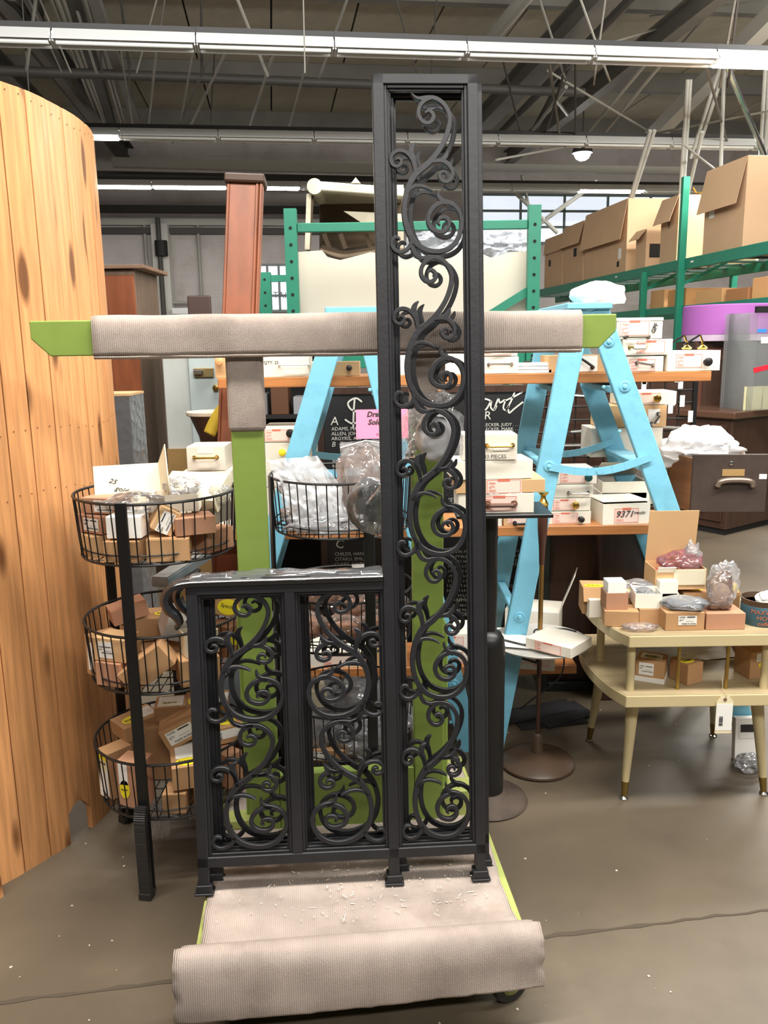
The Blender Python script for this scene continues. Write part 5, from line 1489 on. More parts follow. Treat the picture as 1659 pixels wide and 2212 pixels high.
for i, (x, y, lb) in enumerate(((-0.105, -0.10, 'chrome door knob lying at the left of the second top basket'), (0.085, -0.165, 'chrome door knob lying at the front of the second top basket'))):
    t = thing('door_knob', bx(x, y, B0 + 0.028 + (0.05 if i == 0 else 0)), lb, 'door knob', rz=0.3 if i else -0.2, ry=1.57)
    MB().lathe([(0.004, -0.03), (0.02, -0.028), (0.027, -0.012), (0.026, 0.004), (0.014, 0.016), (0.010, 0.022)], n=22).build('knob', M_CHROME, t, local=True, smooth=True)
    MB().lathe([(0.010, 0.022), (0.009, 0.04), (0.022, 0.046), (0.023, 0.05), (0.006, 0.052)], n=22).build('rose', M_CHROME, t, local=True, smooth=True)
bag('plastic_bag', bx(-0.02, -0.145, B0 + 0.032), (0.16, 0.055, 0.033), 25, M_FILMB, 'flat clear bag along the front of the second top basket')
bag('plastic_bag', bx(-0.11, -0.02, B0 + 0.035), (0.09, 0.08, 0.035), 26, M_WRAP, 'tan tinted bag lying at the left of the second top basket')
# hanging bag of dark angle pieces, knotted round the right green upright
kb = thing('hanging_bag', (0.02, 2.36, 1.02), 'plastic bag of dark metal pieces knotted high round the right green upright', 'plastic bag')
kp = at(938, 942, 2.19)
o = crumple(kp, (0.05, 0.034, 0.066), 31, 0.13, 4, None, 3.0).build('knot', M_BAG, kb, smooth=True)
for k, (q, sd) in enumerate((
  (((858, 985), (905, 975), (925, 905), (872, 895)), 3), (((855, 945), (900, 965), (915, 890), (880, 880)), 5),
  (((925, 905), (1000, 990), (1003, 900), (940, 850)), 7), (((940, 980), (1000, 985), (1003, 930), (960, 900)), 9),
  (((870, 900), (950, 905), (985, 850), (925, 845)), 12), (((915, 880), (975, 890), (990, 860), (950, 838)), 15), (((860, 1000), (890, 1000), (930, 940), (900, 930)), 17))):
    Y_ = 2.195 + 0.006 * (k % 3)
    sheet([wp(x, y, Y_ + (0.015 if j in (0, 3) else 0)) for j, (x, y) in enumerate(q)], sd, 22, 0.014).build('crumpled_film', M_FILM if k % 2 else M_FILMB, kb, smooth=True)
p0, p1, p2 = at(915, 950, 2.20), at(862, 1010, 2.27), at(822, 1062, 2.38)
pts = cr([tuple(p0) , tuple(p1), tuple(p2)], 8)
mb = MB(); n_ = 20; v, f = [], []
for i, q in enumerate(pts):
    fr = i / (len(pts) - 1)
    for k in range(n_):
        a = 2 * math.pi * k / n_
        r_ = (0.016 + 0.05 * fr ** 1.4) * (1 + 0.16 * math.sin(5 * a + 1.5 * fr))
        v.append((q[0] + r_ * math.cos(a) * 0.75, q[1] + 0.6 * r_ * math.sin(a), q[2] + r_ * math.cos(a) * 0.62))
for i in range(len(pts) - 1):
    for k in range(n_): f.append((i * n_ + k, i * n_ + (k + 1) % n_, (i + 1) * n_ + (k + 1) % n_, (i + 1) * n_ + k))
mb.add(v, f); mb.build('twisted_neck', M_MILKY, kb, smooth=True)
pc_ = at(800, 1095, 2.44)
q = crumple((pc_.x + 0.005, pc_.y, pc_.z), (0.075, 0.05, 0.085), 52, 0.16, 4).build('bag_body', M_FILMB, kb, smooth=True)
m_ang = mat('dark_angle_metal', (62, 64, 70), 0.3, 0.3)
rnd = random.Random(6)
for k in range(9):
    T = Matrix.Translation((pc_.x + rnd.uniform(-0.042, 0.045), pc_.y + rnd.uniform(-0.03, 0.02), pc_.z + rnd.uniform(-0.055, 0.035))) @ Matrix.Rotation(rnd.uniform(-0.5, 0.5), 4, 'Y') @ Matrix.Rotation(rnd.uniform(0, 3), 4, 'Z')
    m = MB().box((0, 0, 0), (0.045, 0.004, 0.075), T).box((0.021, 0.014, 0), (0.004, 0.028, 0.075), T)
    m.build('metal_angle', m_ang, kb)
# ---- middle tier of the second stand: brown wrapped parcels
rnd = random.Random(19)
lbs = ('left front', 'front', 'right front', 'right', 'middle', 'back left', 'back', 'back right')
for k, (x, y, z) in enumerate(((-0.13, -0.11, 0.05), (0.0, -0.15, 0.045), (0.12, -0.11, 0.05), (0.16, 0.02, 0.06), (0.02, -0.03, 0.09), (-0.12, 0.06, 0.10), (0.02, 0.10, 0.13), (0.12, 0.10, 0.11))):
    bag('wrapped_parcel', bx(x, y, B1 + z + 0.012), (0.075, 0.055, 0.048), 60 + k, M_WRAP, 'brown parcel in crinkled film at the %s of the second middle basket' % lbs[k], cat='parcel', amp=0.25)
    c = carton((BBX + x, BBY + y, B1 + z - 0.016), (0.085, 0.06, 0.045), 'small brown carton inside the film parcel at the %s of the second middle basket' % lbs[k], m=M_CARD2, rz=rnd.uniform(-0.8, 0.8))
cb2 = carton(bx(0.06, 0.0, B1 + 0.16), (0.06, 0.05, 0.07), 'white carton with fine print on the parcels of the second middle basket', m=M_WHITE, rz=0.1, lab=(('code', 'front', 0, 0, 0.05, 0.04),))
# ---- lowest tier of the second stand: grey bags and two cartons
for k, (x, y, z) in enumerate(((-0.10, -0.10, 0.07), (0.05, -0.12, 0.06), (0.15, -0.03, 0.08), (0.05, 0.04, 0.13), (-0.10, 0.07, 0.12))):
    bag('plastic_bag', bx(x, y, B2 + z), (0.095, 0.07, 0.065), 80 + k, M_GREYWRAP, 'grey crumpled bag at the %s of the second lowest basket' % ('left front', 'front', 'right', 'middle', 'back')[k], amp=0.26)
carton(bx(-0.12, -0.05, B2 + 0.15), (0.10, 0.09, 0.06), 'pale carton among the grey bags of the second lowest basket', m=M_ASH, rz=0.2)
carton(bx(-0.06, -0.155, B2), (0.13, 0.06, 0.04), 'brown carton with a code label at the foot of the second lowest basket', m=M_CARD, rz=-0.1, lab=(('code', 'front', -0.02, 0, 0.05, 0.03),))

# loose steel drawer slide lying across behind the curled handrail
p, q = at(345, 1248, 2.70), at(440, 1188, 3.05)
m = MB().bar(p, q, 0.055, 0.006).bar(p + Vector((0.0, 0.0, -0.018)), q + Vector((0, 0, -0.018)), 0.06, 0.03)
o = m.build('steel_rail', mat('grey_steel_rail', (150, 152, 152), 0.35, 0.6)); tag(o, 'grey steel rail slanting behind the curled end of the handrail', 'rail')
st = (p + q) / 2
o = MB().bar(Vector((st.x, st.y, 0)), Vector((st.x, st.y, st.z - 0.035)), 0.10, 0.10, up=(0, 1, 0)).build('rail_pedestal', M_DARK); tag(o, 'dark square post carrying the grey steel rail behind the handrail curl', 'post')

# ================================================================ TWO TIER STEP TABLE
tb = thing('step_table', (1.12, 2.90, 0), 'beige two tier step table on tapered legs with brass ferrules, at the right', 'table')
zl, zt = 0.428, 0.640
def end_curve(off, back):
    return cr([(0.806 + off, 2.61), (0.772 + off, 2.70), (0.748 + off, 2.84), (0.745 + off, 2.98), (0.762 + off, 3.10), (0.80 + off, back)], 6)
low = end_curve(0.0, 3.22); top = end_curve(0.002, 3.02)
X1 = 1.47
MB().slab(low + [(X1, 3.22), (X1, 2.61)], zl - 0.042, zl).build('lower_shelf', M_BEIGE, tb, bev=0.003, seg=2)
MB().slab([(x + 0.003, y + 0.003 * (1 if y < 2.7 else -1)) for x, y in low] + [(X1 - 0.003, 3.217), (X1 - 0.003, 2.613)], zl, zl + 0.0016).build('shelf_surface', M_TABLETOP, tb)
MB().slab(top + [(X1, 3.02), (X1, 2.61)], zt - 0.040, zt).build('upper_top', M_BEIGE, tb, bev=0.003, seg=2)
MB().slab([(x + 0.003, y + 0.003 * (1 if y < 2.7 else -1)) for x, y in top] + [(X1 - 0.003, 3.017), (X1 - 0.003, 2.613)], zt, zt + 0.0016).build('top_surface', M_TABLETOP, tb)
ZT = zt + 0.0022; ZL = zl + 0.0022
for (fx, fy), (tx, ty) in (((0.841, 2.695), (0.868, 2.73)), ((1.348, 2.712), (1.305, 2.74)), ((0.824, 3.137), (0.86, 3.09)), ((1.342, 3.161), (1.30, 3.10))):
    a, b = Vector((fx, fy, 0)), Vector((tx, ty, zl - 0.042))
    lg = MB().cyl(a.lerp(b, 0.16), b, 0.0125, 0.024, n=18).build('leg', M_BEIGE, tb, smooth=True)
    MB().cyl(a.lerp(b, 0.03), a.lerp(b, 0.17), 0.0105, 0.0138, n=16).build('ferrule', mat('tarnished_brass', (150, 128, 74), 0.32, 0.9), lg, smooth=True)
    MB().lathe([(0.004, 0.0), (0.015, 0.001), (0.016, 0.005), (0.008, 0.012)], tuple(a), 16).build('foot_glide', M_CHROME, lg, smooth=True)
for px, y in ((1362, 2.66), (1652, 2.66)):
    p = at(px, 1450, y)
    MB().cyl((p.x, y, zl + 0.0016), (p.x, y, zt - 0.04), 0.0145, 0.0135, n=18).build('column', M_BEIGE, tb, smooth=True)
MB().cyl((0.80, 2.93, zl + 0.0016), (0.80, 2.93, zt - 0.04), 0.0145, n=18).build('column', M_BEIGE, tb, smooth=True)
for px in (1465, 1570):
    p = at(px, 1450, 2.66)
    MB().cyl((p.x, 2.66, zl + 0.0016), (p.x, 2.66, zt - 0.04), 0.0062, n=12).build('brass_rod', mat('dull_brass', (176, 148, 82), 0.35, 0.9), tb, smooth=True)
tgp = at(1566, 1512, 2.605)
tg = thing('price_tag', (tgp.x, 2.604, 0), 'cream manila price tag hanging from the front edge of the step table', 'tag')
w = 0.056; z1_, z0_ = zl - 0.003, at(1565, 1585, 2.60).z
MB().prism([(-w / 2, z0_), (w / 2, z0_), (w / 2, z1_ - 0.018), (w / 2 - 0.014, z1_), (-w / 2 + 0.014, z1_), (-w / 2, z1_ - 0.018)], -0.0006, 0.0006).build('tag_card', mat('manila', (236, 222, 186), 0.7), tg, local=True)
MB().box((0, -0.001, (z0_ + z1_) / 2 - 0.008), (w * 0.98, 0.0006, (z1_ - z0_) * 0.72)).build('sticker', M_WHITE, tg, local=True)
m = MB()
rnd = random.Random(3)
for k in range(11): m.box((-0.010, -0.0016, z0_ + 0.028 + 0.0032 * k), (0.013, 0.0006, rnd.choice((0.001, 0.0018, 0.0024))))
m.build('bar_code', M_INK, tg, local=True)
MB().lathe([(0.002, 0), (0.006, 0), (0.006, 0.001), (0.002, 0.001)], n=12, T=Matrix.Translation((0, -0.0008, z1_ - 0.011)) @ FACE).build('eyelet', mat('brown_eyelet', (120, 96, 64), 0.7), tg, local=True)
MB().tube([(0, 0.0, z1_ - 0.010), (0.002, -0.004, z1_ + 0.006), (0.004, 0.03, zl + 0.004), (0.006, 0.055, zl + 0.06)], 0.0009, 5).build('string', mat('string', (200, 186, 150), 0.8), tg, local=True)
# ---- on the table top
def tpx(x0, x1, yb, yt, Y, dp, lb, z=None, **k):
    return cpx(x0, x1, yb, yt, Y, ZT if z is None else z, dp, lb, **k)
b, w, d, h = tpx(1436, 1520, 1372, 1334, 2.655, 0.10, 'brown carton with a code label at the front of the step table top', m=M_CARD, lab=(('code', 'front', 0.008, 0.004, 0.062, 0.032),), tape=False)
z_a = ZT + h + 0.001
tpx(1524, 1608, 1371, 1336, 2.655, 0.10, 'plain pinkish brown carton at the front of the step table, beside the coffee tin', m=M_CARD2)
b, w, d, h = tpx(1306, 1378, 1353, 1320, 2.70, 0.085, 'dented brown carton at the left front of the step table top', rz=-0.15, m=M_CARD)
z_b = ZT + h + 0.001
b, w, d, h2 = tpx(1380, 1424, 1358, 1325, 2.72, 0.08, 'brown carton under the open white one on the step table', m=M_CARD)
z_c = ZT + h2 + 0.001
b, w, d, h = tpx(1309, 1356, 1318, 1283, 2.72, 0.075, 'open pinkish carton with white liner and crumpled film, left of the step table', m=M_CARD2, z=z_b, open_=True)
MB().box((0, 0, h + 0.012), (w - 0.012, d - 0.012, 0.05)).build('liner', M_WHITE, b, local=True)
b, w, d, h = tpx(1372, 1428, 1325, 1294, 2.725, 0.10, 'open white carton holding a bag of bolts, on the step table', m=M_WHITEBOX, z=z_c, rz=-0.12, open_=True, inner=M_GREYWRAP)
bag('plastic_bag', (b.location.x - 0.005, b.location.y, z_c + h - 0.004), (0.026, 0.034, 0.012), 91, M_GREYWRAP, 'tiny grey bag of bolts inside the open white carton on the step table')
b, w, d, h = tpx(1258, 1309, 1326, 1270, 2.84, 0.10, 'brown carton with yellow dot and hanging flap, at the far left of the step table', m=M_CARD, rz=-0.1, lab=(('dot', 'top', 0, -0.02, 0.07, 0.04),), flaps=(('front', 0.05, 150),))
b, w, d, h = tpx(1272, 1304, 1340, 1302, 2.80, 0.035, 'white open carton of screws below the hanging flap at the left table edge', m=M_WHITEBOX)
for px, py, Y, sx, lb in ((1375, 1275, 2.86, 0.09, 'bluish crumpled bag behind the open cartons on the step table'), (1420, 1292, 2.86, 0.06, 'small clear bag at the back of the step table, left of the red bag')):
    p = at(px, py, Y); bag('plastic_bag', (p.x, Y, p.z), (sx, 0.05, 0.035), int(px), film('bluish_film%d' % px, (206, 214, 230), 0.38, 0.12), lb)
for i, (x0, x1, yb, yt, Y, dp) in enumerate(((1330, 1400, 1330, 1285, 2.83, 0.10), (1412, 1464, 1326, 1283, 2.84, 0.10), (1474, 1538, 1325, 1282, 2.84, 0.10), (1550, 1596, 1336, 1290, 2.82, 0.10))):
    tpx(x0, x1, yb, yt, Y, dp, 'yellow dotted brown carton in the back row of the step table, %s from left' % ('first', 'second', 'third', 'fourth')[i], m=M_CARD, lab=(('dot', 'top', 0.0, -0.01, 0.06, 0.04),))
# open big carton with raised lid, red film bags inside
b, w, d, h = tpx(1414, 1524, 1278, 1235, 2.835, 0.125, 'open carton with a tall raised lid, full of red bags, on the step table', z=ZT + 0.0885, m=M_TANBOX, open_=True, inner=mat('red_film', (176, 70, 72), 0.25), flaps=(('back', 0.195, -8), ))
MB().box((0.03, -d / 2 - 0.002, 0.045), (w * 0.62, 0.003, 0.055)).build('torn_front', M_ASH, b, local=True)
p = at(1462, 1232, 2.93); bag('plastic_bag', (p.x, 2.895, ZT + 0.088 + h + 0.010), (0.075, 0.05, 0.042), 101, film('red_tinted_film', (206, 130, 138), 0.4, 0.1), 'red tinted crumpled bag in the open carton with the raised lid')
p = at(1482, 1200, 2.95); bag('plastic_bag', (p.x, 2.90, p.z - 0.01), (0.033, 0.028, 0.062), 102, M_FILM, 'pointed clear bag standing before the raised carton lid', spike=0.5)
tpx(1424, 1464, 1287, 1240, 2.80, 0.05, 'upright white carton with a bent open lid on the step table', m=M_WHITEBOX, z=ZT + 0.05, flaps=(('back', 0.05, -30), ))
tpx(1424, 1464, 1340, 1290, 2.80, 0.05, 'low white carton beneath the upright one on the step table', m=M_WHITEBOX)
# grey slabs in a clear bag on the front carton
p = at(1478, 1308, 2.71)
t = thing('bagged_plates', (p.x, 2.71, z_a), 'dark grey plates in a clear bag lying on the front carton of the step table', 'plastic bag', rz=-0.2)
for k in range(3): MB().box((0.004 * k, 0, 0.006 + 0.009 * k), (0.105, 0.085, 0.007)).build('plate', mat('slate_plate', (104, 110, 116), 0.35), t, local=True)
crumple((0, 0, 0.018), (0.078, 0.062, 0.02), 111, 0.2, 4, 0.85).build('bag', M_FILMB, t, local=True, smooth=True)
p = at(1552, 1310, 2.70)
t = thing('bagged_rings', (p.x, 2.70, z_a - 0.0), 'clear bag with two brown rings standing on the plain pinkish carton', 'plastic bag')
for dx in (-0.02, 0.022): MB().lathe([(0.010, 0.0), (0.021, 0.0), (0.022, 0.012), (0.012, 0.014)], (dx, 0, 0.003), 20).build('ring', mat('brown_ring', (120, 92, 76), 0.4), t, local=True, smooth=True)
q = crumple((0, 0, 0.058), (0.045, 0.03, 0.062), 115, 0.34, 4, 0.93, spike=0.3).build('bag', M_WRAP, t, local=True, smooth=True)
p = at(1560, 1265, 2.78); bag('plastic_bag', (p.x + 0.01, 2.79, p.z), (0.05, 0.035, 0.075), 117, M_FILM, 'tall clear crumpled bag right of the red bag on the step table', spike=0.5, amp=0.34)
p = at(1388, 1356, 2.64); o = crumple((p.x, 2.665, ZT + 0.012), (0.058, 0.026, 0.013), 119, 0.35, 4, 0.8).build('plastic_bag', M_WRAP, smooth=True); tag(o, 'small flat clear bag at the front edge of the step table', 'plastic bag')
p = at(1590, 1300, 2.80); t = carton((p.x, 2.87, ZT), (0.05, 0.05, 0.10), 'brown carton with a bright yellow label behind the coffee tin', m=M_CARD, rz=0.5); MB().box((0, -0.026, 0.075), (0.045, 0.001, 0.05)).build('yellow_label', M_YELLOW, t, local=True)
# coffee tin
p = at(1646, 1355, 2.72)
t = thing('coffee_tin', (p.x, 2.735, ZT), 'rusty blue coffee tin with copper lettering on the step table', 'tin')
R_, H_ = 0.068, 0.088
MB().lathe([(R_ - 0.002, 0.0), (R_, 0.004), (R_, H_ - 0.022), (R_ - 0.0015, H_ - 0.02)], n=40).build('tin_body', M_TIN, t, local=True, smooth=True)
MB().lathe([(R_ - 0.0015, H_ - 0.02), (R_ + 0.0005, H_ - 0.004), (R_ + 0.002, H_), (R_ - 0.002, H_), (R_ - 0.004, 0.03), (0.002, 0.03)], n=40).build('tin_rim', M_TINRIM, t, local=True, smooth=True)
def curved(s, size, z, a0):
    me = text_mesh(s, size).copy(); me.materials.clear(); me.materials.append(M_TINTEXT)
    for v in me.vertices:
        a = a0 + v.co.x / R_
        v.co = Vector(((R_ + 0.0008 + v.co.z) * math.sin(a), -(R_ + 0.0008 + v.co.z) * math.cos(a), z + v.co.y))
    o = bpy.data.objects.new('lettering', me); COL.objects.link(o); o.parent = t
curved('MAXWELL', 0.021, 0.045, -0.92); curved('HOUSE', 0.021, 0.025, -0.62); curved('coffee', 0.019, 0.006, -0.56)
bag('tissue_paper', (p.x + 0.02, 2.735, ZT + 0.075), (0.035, 0.04, 0.03), 121, M_WHITE, 'white crumpled paper inside the coffee tin', cat='tissue')
# ---- on the lower shelf
def lpx(x0, x1, yb, yt, Y, dp, lb, **k): return cpx(x0, x1, yb, yt, Y, ZL, dp, lb, **k)
b, w, d, h = lpx(1372, 1432, 1478, 1432, 2.72, 0.09, 'brown carton with white base and yellow dot, left on the lower table shelf', m=M_CARD, rz=-0.45, lab=(('code', 'front', -0.012, 0.008, 0.05, 0.045), ('plain', 'top', 0, 0, 0.07, 0.05), ('dot', 'top', 0, -0.005, 0.06, 0.04)))
MB().box((0, 0, 0.009), (w + 0.003, d + 0.003, 0.018)).build('white_base', M_WHITE, b, local=True)
lpx(1478, 1522, 1490, 1446, 2.70, 0.085, 'smaller brown carton with a yellow dot between the brass rods', m=M_CARD, rz=0.45, lab=(('plain', 'top', 0.01, 0.01, 0.05, 0.05), ('dot', 'top', -0.01, -0.012, 0.055, 0.035), ('code', 'right', 0, 0, 0.04, 0.04)))
lpx(1615, 1668, 1468, 1410, 2.74, 0.09, 'brown carton with yellow and white labels at the right end of the lower shelf', m=M_CARD, rz=0.2, lab=(('plain', 'front', 0.0, 0.028, 0.04, 0.03), ('dot', 'front', 0.02, 0.0, 0.06, 0.03)))
lpx(1585, 1660, 1425, 1385, 2.95, 0.10, 'dark brown carton at the back of the lower shelf', m=mat('dark_brown_carton', (150, 108, 74), 0.8))  # a darker brown than the other cartons on this shelf
o = sheet([(1.13, 2.90, ZL + 0.004), (1.33, 2.93, ZL + 0.004), (1.28, 3.05, ZL + 0.07), (1.03, 3.02, ZL + 0.10)], 7, 20, 0.008).build('folded_paper', M_WHITE, smooth=True); tag(o, 'folded white paper lying at the back of the lower table shelf', 'paper')
# paper packet and crumpled wrap lying on the floor under the table
p = atz(1608, 1640, 0); t = carton((p.x, p.y, 0.0), (0.09, 0.03, 0.17), 'white printed packet standing on the floor behind the right table leg', m=M_WHITE, rx=-0.1, lab=(('plain', 'front', 0, 0.03, 0.06, 0.05),)); MB().box((0, -0.0165, 0.13), (0.05, 0.001, 0.03)).build('print_block', M_INK, t, local=True)
p = atz(1608, 1655, 0); bag('plastic_bag', (p.x, p.y - 0.03, 0.03), (0.05, 0.04, 0.035), 131, M_GREYWRAP, 'grey crumpled wrap on the floor under the step table', flat=0.85)

# ================================================================ ASH STAND
ap = Vector((0.578, 2.953, 0))
t = thing('ash_stand', ap, 'tall slim brown ash stand with round tray and brass neck, beside the step table', 'stand')
MB().lathe([(0.13, 0.0), (0.143, 0.006), (0.143, 0.014), (0.135, 0.022), (0.06, 0.040), (0.022, 0.052), (0.019, 0.12), (0.012, 0.13)], n=40).build('base', mat('brown_bronze', (82, 64, 49), 0.45, var=0.1), t, local=True, smooth=True)
MB().cyl((0, 0, 0.12), (0, 0, 0.52), 0.0085, n=14).build('pole', mat('dark_bronze_pole', (74, 50, 38), 0.35, 0.3), t, local=True, smooth=True)
MB().cyl((0, 0, 0.52), (0, 0, 0.80), 0.009, n=14).build('pole', mat('brass_pole', (150, 116, 66), 0.3, 0.8), t, local=True, smooth=True)
MB().lathe([(0.010, 0.80), (0.012, 0.86), (0.018, 0.93), (0.020, 1.0), (0.017, 1.02)], n=20).build('handle', mat('brown_bakelite', (72, 44, 36), 0.25), t, local=True, smooth=True)
MB().lathe([(0.018, 1.02), (0.021, 1.026), (0.010, 1.045), (0.009, 1.055), (0.019, 1.066), (0.020, 1.07), (0.004, 1.072)], n=20).build('brass_neck', M_BRASS, t, local=True, smooth=True)
MB().lathe([(0.012, 0.487), (0.16, 0.492), (0.183, 0.50), (0.186, 0.506), (0.182, 0.506), (0.158, 0.498), (0.012, 0.496)], n=48).build('tray', mat('pale_tray', (206, 204, 198), 0.25), t, local=True, smooth=True)
b = carton((ap.x + 0.052, ap.y - 0.085, 0.508), (0.155, 0.185, 0.040), 'flat white red-labelled carton lying askew on the ash stand tray', m=M_WHITEBOX, rz=0.86, lab=(('item', 'left', 0.0, 0, 0.11, 0.036),), bev=0.002)
o = MB().tube(cr([tuple(ap + Vector(q)) for q in ((-0.22, -0.02, 0.53), (-0.15, -0.01, 0.515), (-0.06, -0.07, 0.513), (-0.02, -0.02, 0.515), (0.0, 0.09, 0.514), (0.10, 0.10, 0.514), (0.15, 0.06, 0.515))], 6), 0.0035, 6).build('black_cable', M_BLACKPULL, smooth=True); tag(o, 'black cable looped on the ash stand tray', 'cable')
o = MB().tube(cr([tuple(ap + Vector(q)) for q in ((0.08, -0.02, 0.48), (0.10, 0.03, 0.40), (0.08, 0.04, 0.33), (-0.02, 0.05, 0.24), (-0.06, 0.06, 0.20))], 6), 0.003, 6).build('black_cable', M_BLACKPULL, smooth=True); tag(o, 'black cable dangling below the ash stand tray', 'cable')
o = MB().slab([(-0.12, -0.06), (0.02, -0.10), (0.05, 0.03), (-0.08, 0.08)], 0.0, 0.001).build('loose_papers', M_WHITE, local=True); o.location = ap + Vector((-0.075, 0.005, 0.5075)); tag(o, 'white papers lying on the left of the ash stand tray', 'paper')
# dark folded sheets on the floor between stand and table
m = MB()
for k, (x, y, w_, d_, a) in enumerate(((0.70, 3.32, 0.30, 0.12, 0.2), (0.76, 3.36, 0.26, 0.14, 0.5), (0.66, 3.38, 0.34, 0.10, 0.35))):
    m.box((0, 0, 0.006 + 0.008 * k), (w_, d_, 0.006), xf((x, y, 0), a, 0.05 * k))
o = m.build('folded_sheets', mat('dark_plastic_sheet', (52, 52, 54), 0.25)); tag(o, 'dark folded plastic sheets on the floor between ash stand and step table', 'sheet')

# ================================================================ FILE DRAWER, DRESSER, DISPLAY CASE, DRUM
a, b_ = at(1497, 1125, 3.32), at(1643, 1121, 3.36)
ang = 0.10
w = (b_ - a).length; h = at(1497, 1000, 3.32).z - a.z
t = thing('file_drawer', ((a.x + b_.x) / 2 , 3.34, PZ2 + 0.0008), 'loose dark file drawer with a metal bin pull, holding a white bag', 'drawer', rz=-0.08)
dd = 0.46
sk = 0.30                                                        # depth runs back and to the left, as the drawer stands askew
T = Matrix(((1, -sk, 0, 0), (0, 1, 0, 0), (0, 0, 1, 0), (0, 0, 0, 1)))
MB().box((0, 0.009, h / 2), (w, 0.018, h), None).build('drawer_front', M_DRAWER, t, local=True, bev=0.002)
hs = h * 0.9
t_s = []
L_ = dd
def wallbar(x0, y0, x1, y1): 
    return MB().bar((x0, y0, 0.006 + hs / 2), (x1, y1, 0.006 + hs / 2), 0.010, hs)
wallbar(-w / 2 + 0.008, 0.02, -w / 2 + 0.008 - sk * L_, 0.02 + L_).build('drawer_side', M_DRAWERSIDE, t, local=True)
wallbar(w / 2 - 0.008, 0.02, w / 2 - 0.008 - sk * L_, 0.02 + L_).build('drawer_side', M_DRAWERSIDE, t, local=True)
wallbar(-w / 2 - sk * L_, 0.02 + L_, w / 2 - sk * L_, 0.02 + L_).build('drawer_back', M_DRAWERSIDE, t, local=True)
MB().slab([(-w / 2, 0.018), (w / 2, 0.018), (w / 2 - sk * L_, 0.02 + L_), (-w / 2 - sk * L_, 0.02 + L_)], 0.0, 0.008).build('drawer_bottom', M_DRAWERSIDE, t, local=True)
MB().lathe([(0.003, 0), (0.009, 0.001), (0.009, 0.004), (0.003, 0.006)], n=16, T=Matrix.Translation((0.002, 0, h * 0.85)) @ FACE).build('lock', M_CHROME, t, local=True, smooth=True)
MB().box((0.012, -0.0012, h * 0.69), (0.088, 0.002, 0.028)).build('label_card', mat('old_card', (156, 126, 78), 0.7), t, local=True)
bp_ = cr([(-0.07, 0.0, 0.004), (-0.062, 0.018, 0.008), (-0.03, 0.026, 0.010), (0.03, 0.026, 0.010), (0.062, 0.018, 0.008), (0.07, 0.0, 0.004)], 4)
o = MB().tube([(x, z, -y) for x, y, z in bp_], 0.012, 10).build('bin_pull', mat('worn_nickel', (150, 134, 122), 0.3, 0.7), t, local=True, smooth=True); o.matrix_basis = Matrix.Translation((0.02, -0.006, h * 0.46)) @ Matrix.Rotation(math.pi / 2, 4, 'X') @ Matrix.Rotation(math.pi / 2, 4, 'X')
MB().box((0.13, -0.0012, h * 0.62), (0.03, 0.002, 0.02)).build('torn_sticker', M_WHITE, t, local=True)
for px, py, rx_, rz_, Y, sd in ((1520, 965, 0.16, 0.085, 3.56, 141),):
    p = at(px, py, Y)
    o = crumple((p.x - 0.02, Y, p.z - 0.02), (0.165, 0.12, 0.10), sd, 0.62, 5, None, 2.6).build('white_bag', M_BAG, smooth=True); o.data.set_sharp_from_angle(angle=math.radians(26))
    tag(o, 'white plastic carrier bag heaped in the dark file drawer', 'bag')
# dresser far behind, with the clear case standing on it and the purple drum on a cabinet beyond
dc = atz(1566, 1158, 0); dw_, dd_, th_ = 1.0, 0.75, -0.95
Rm = Matrix.Rotation(th_, 3, 'Z')
dctr = dc - Rm @ Vector((dw_ / 2, -dd_ / 2, 0))
t = thing('dresser', dctr, 'dark brown chest of drawers with small brass knobs, behind the file drawer', 'dresser', rz=th_)
dz_ = at(1566, 890, dc.y).z
MB().box((0, 0, dz_ / 2), (dw_, dd_, dz_ - 0.1)).build('carcass', M_DKWOOD, t, local=True, bev=0.006)
MB().box((0, 0, dz_ - 0.03), (dw_ + 0.08, dd_ + 0.08, 0.06)).build('dresser_top', mat('polished_brown_top', (92, 66, 52), 0.25), t, local=True, bev=0.012, seg=2)
MB().box((0, 0.0, 0.025), (dw_ - 0.04, dd_ - 0.04, 0.05)).build('plinth', M_DARK, t, local=True)
for k in range(4):
    hz = (dz_ - 0.2) / 4
    dr = MB().box((0, -dd_ / 2 - 0.008, 0.10 + hz * (k + 0.5)), (dw_ - 0.08, 0.018, hz - 0.02)).build('drawer', M_DKWOOD, t, local=True, bev=0.006)
    for x in (-0.3, 0.3): MB().lathe([(0.008, 0), (0.008, 0.015), (0.02, 0.022), (0.016, 0.034), (0.004, 0.036)], n=12, T=Matrix.Translation((x, -dd_ / 2 - 0.017, 0.10 + hz * (k + 0.5))) @ FACE).build('knob', M_BRASS, dr, local=True, smooth=True)
cy_ = dc.y + 0.40
xa = at(1612, 800, cy_ - 0.2).x
t = thing('clear_case', (xa + 0.42 * 0.87, cy_ - 0.02, dz_ + 0.0012), 'clear acrylic display case with blue and red tape, on the dresser at the right edge', 'display case', rz=0.25)
z1_ = at(1610, 676, cy_ - 0.2).z - dz_
hwc = 0.42
for nm, c, d in (('acrylic_panel', (-hwc + 0.004, 0, z1_ / 2), (0.008, 0.4, z1_)), ('acrylic_panel', (0, -0.196, z1_ / 2), (2 * hwc - 0.016, 0.008, z1_)), ('acrylic_panel', (0, 0.196, z1_ / 2), (2 * hwc - 0.016, 0.008, z1_))):
    MB().box(c, d).build(nm, M_CLEAR, t, local=True)
MB().box((-0.01, -0.21, z1_ + 0.02), (2 * hwc + 0.03, 0.03, 0.05)).build('top_bar', M_DARK, t, local=True)
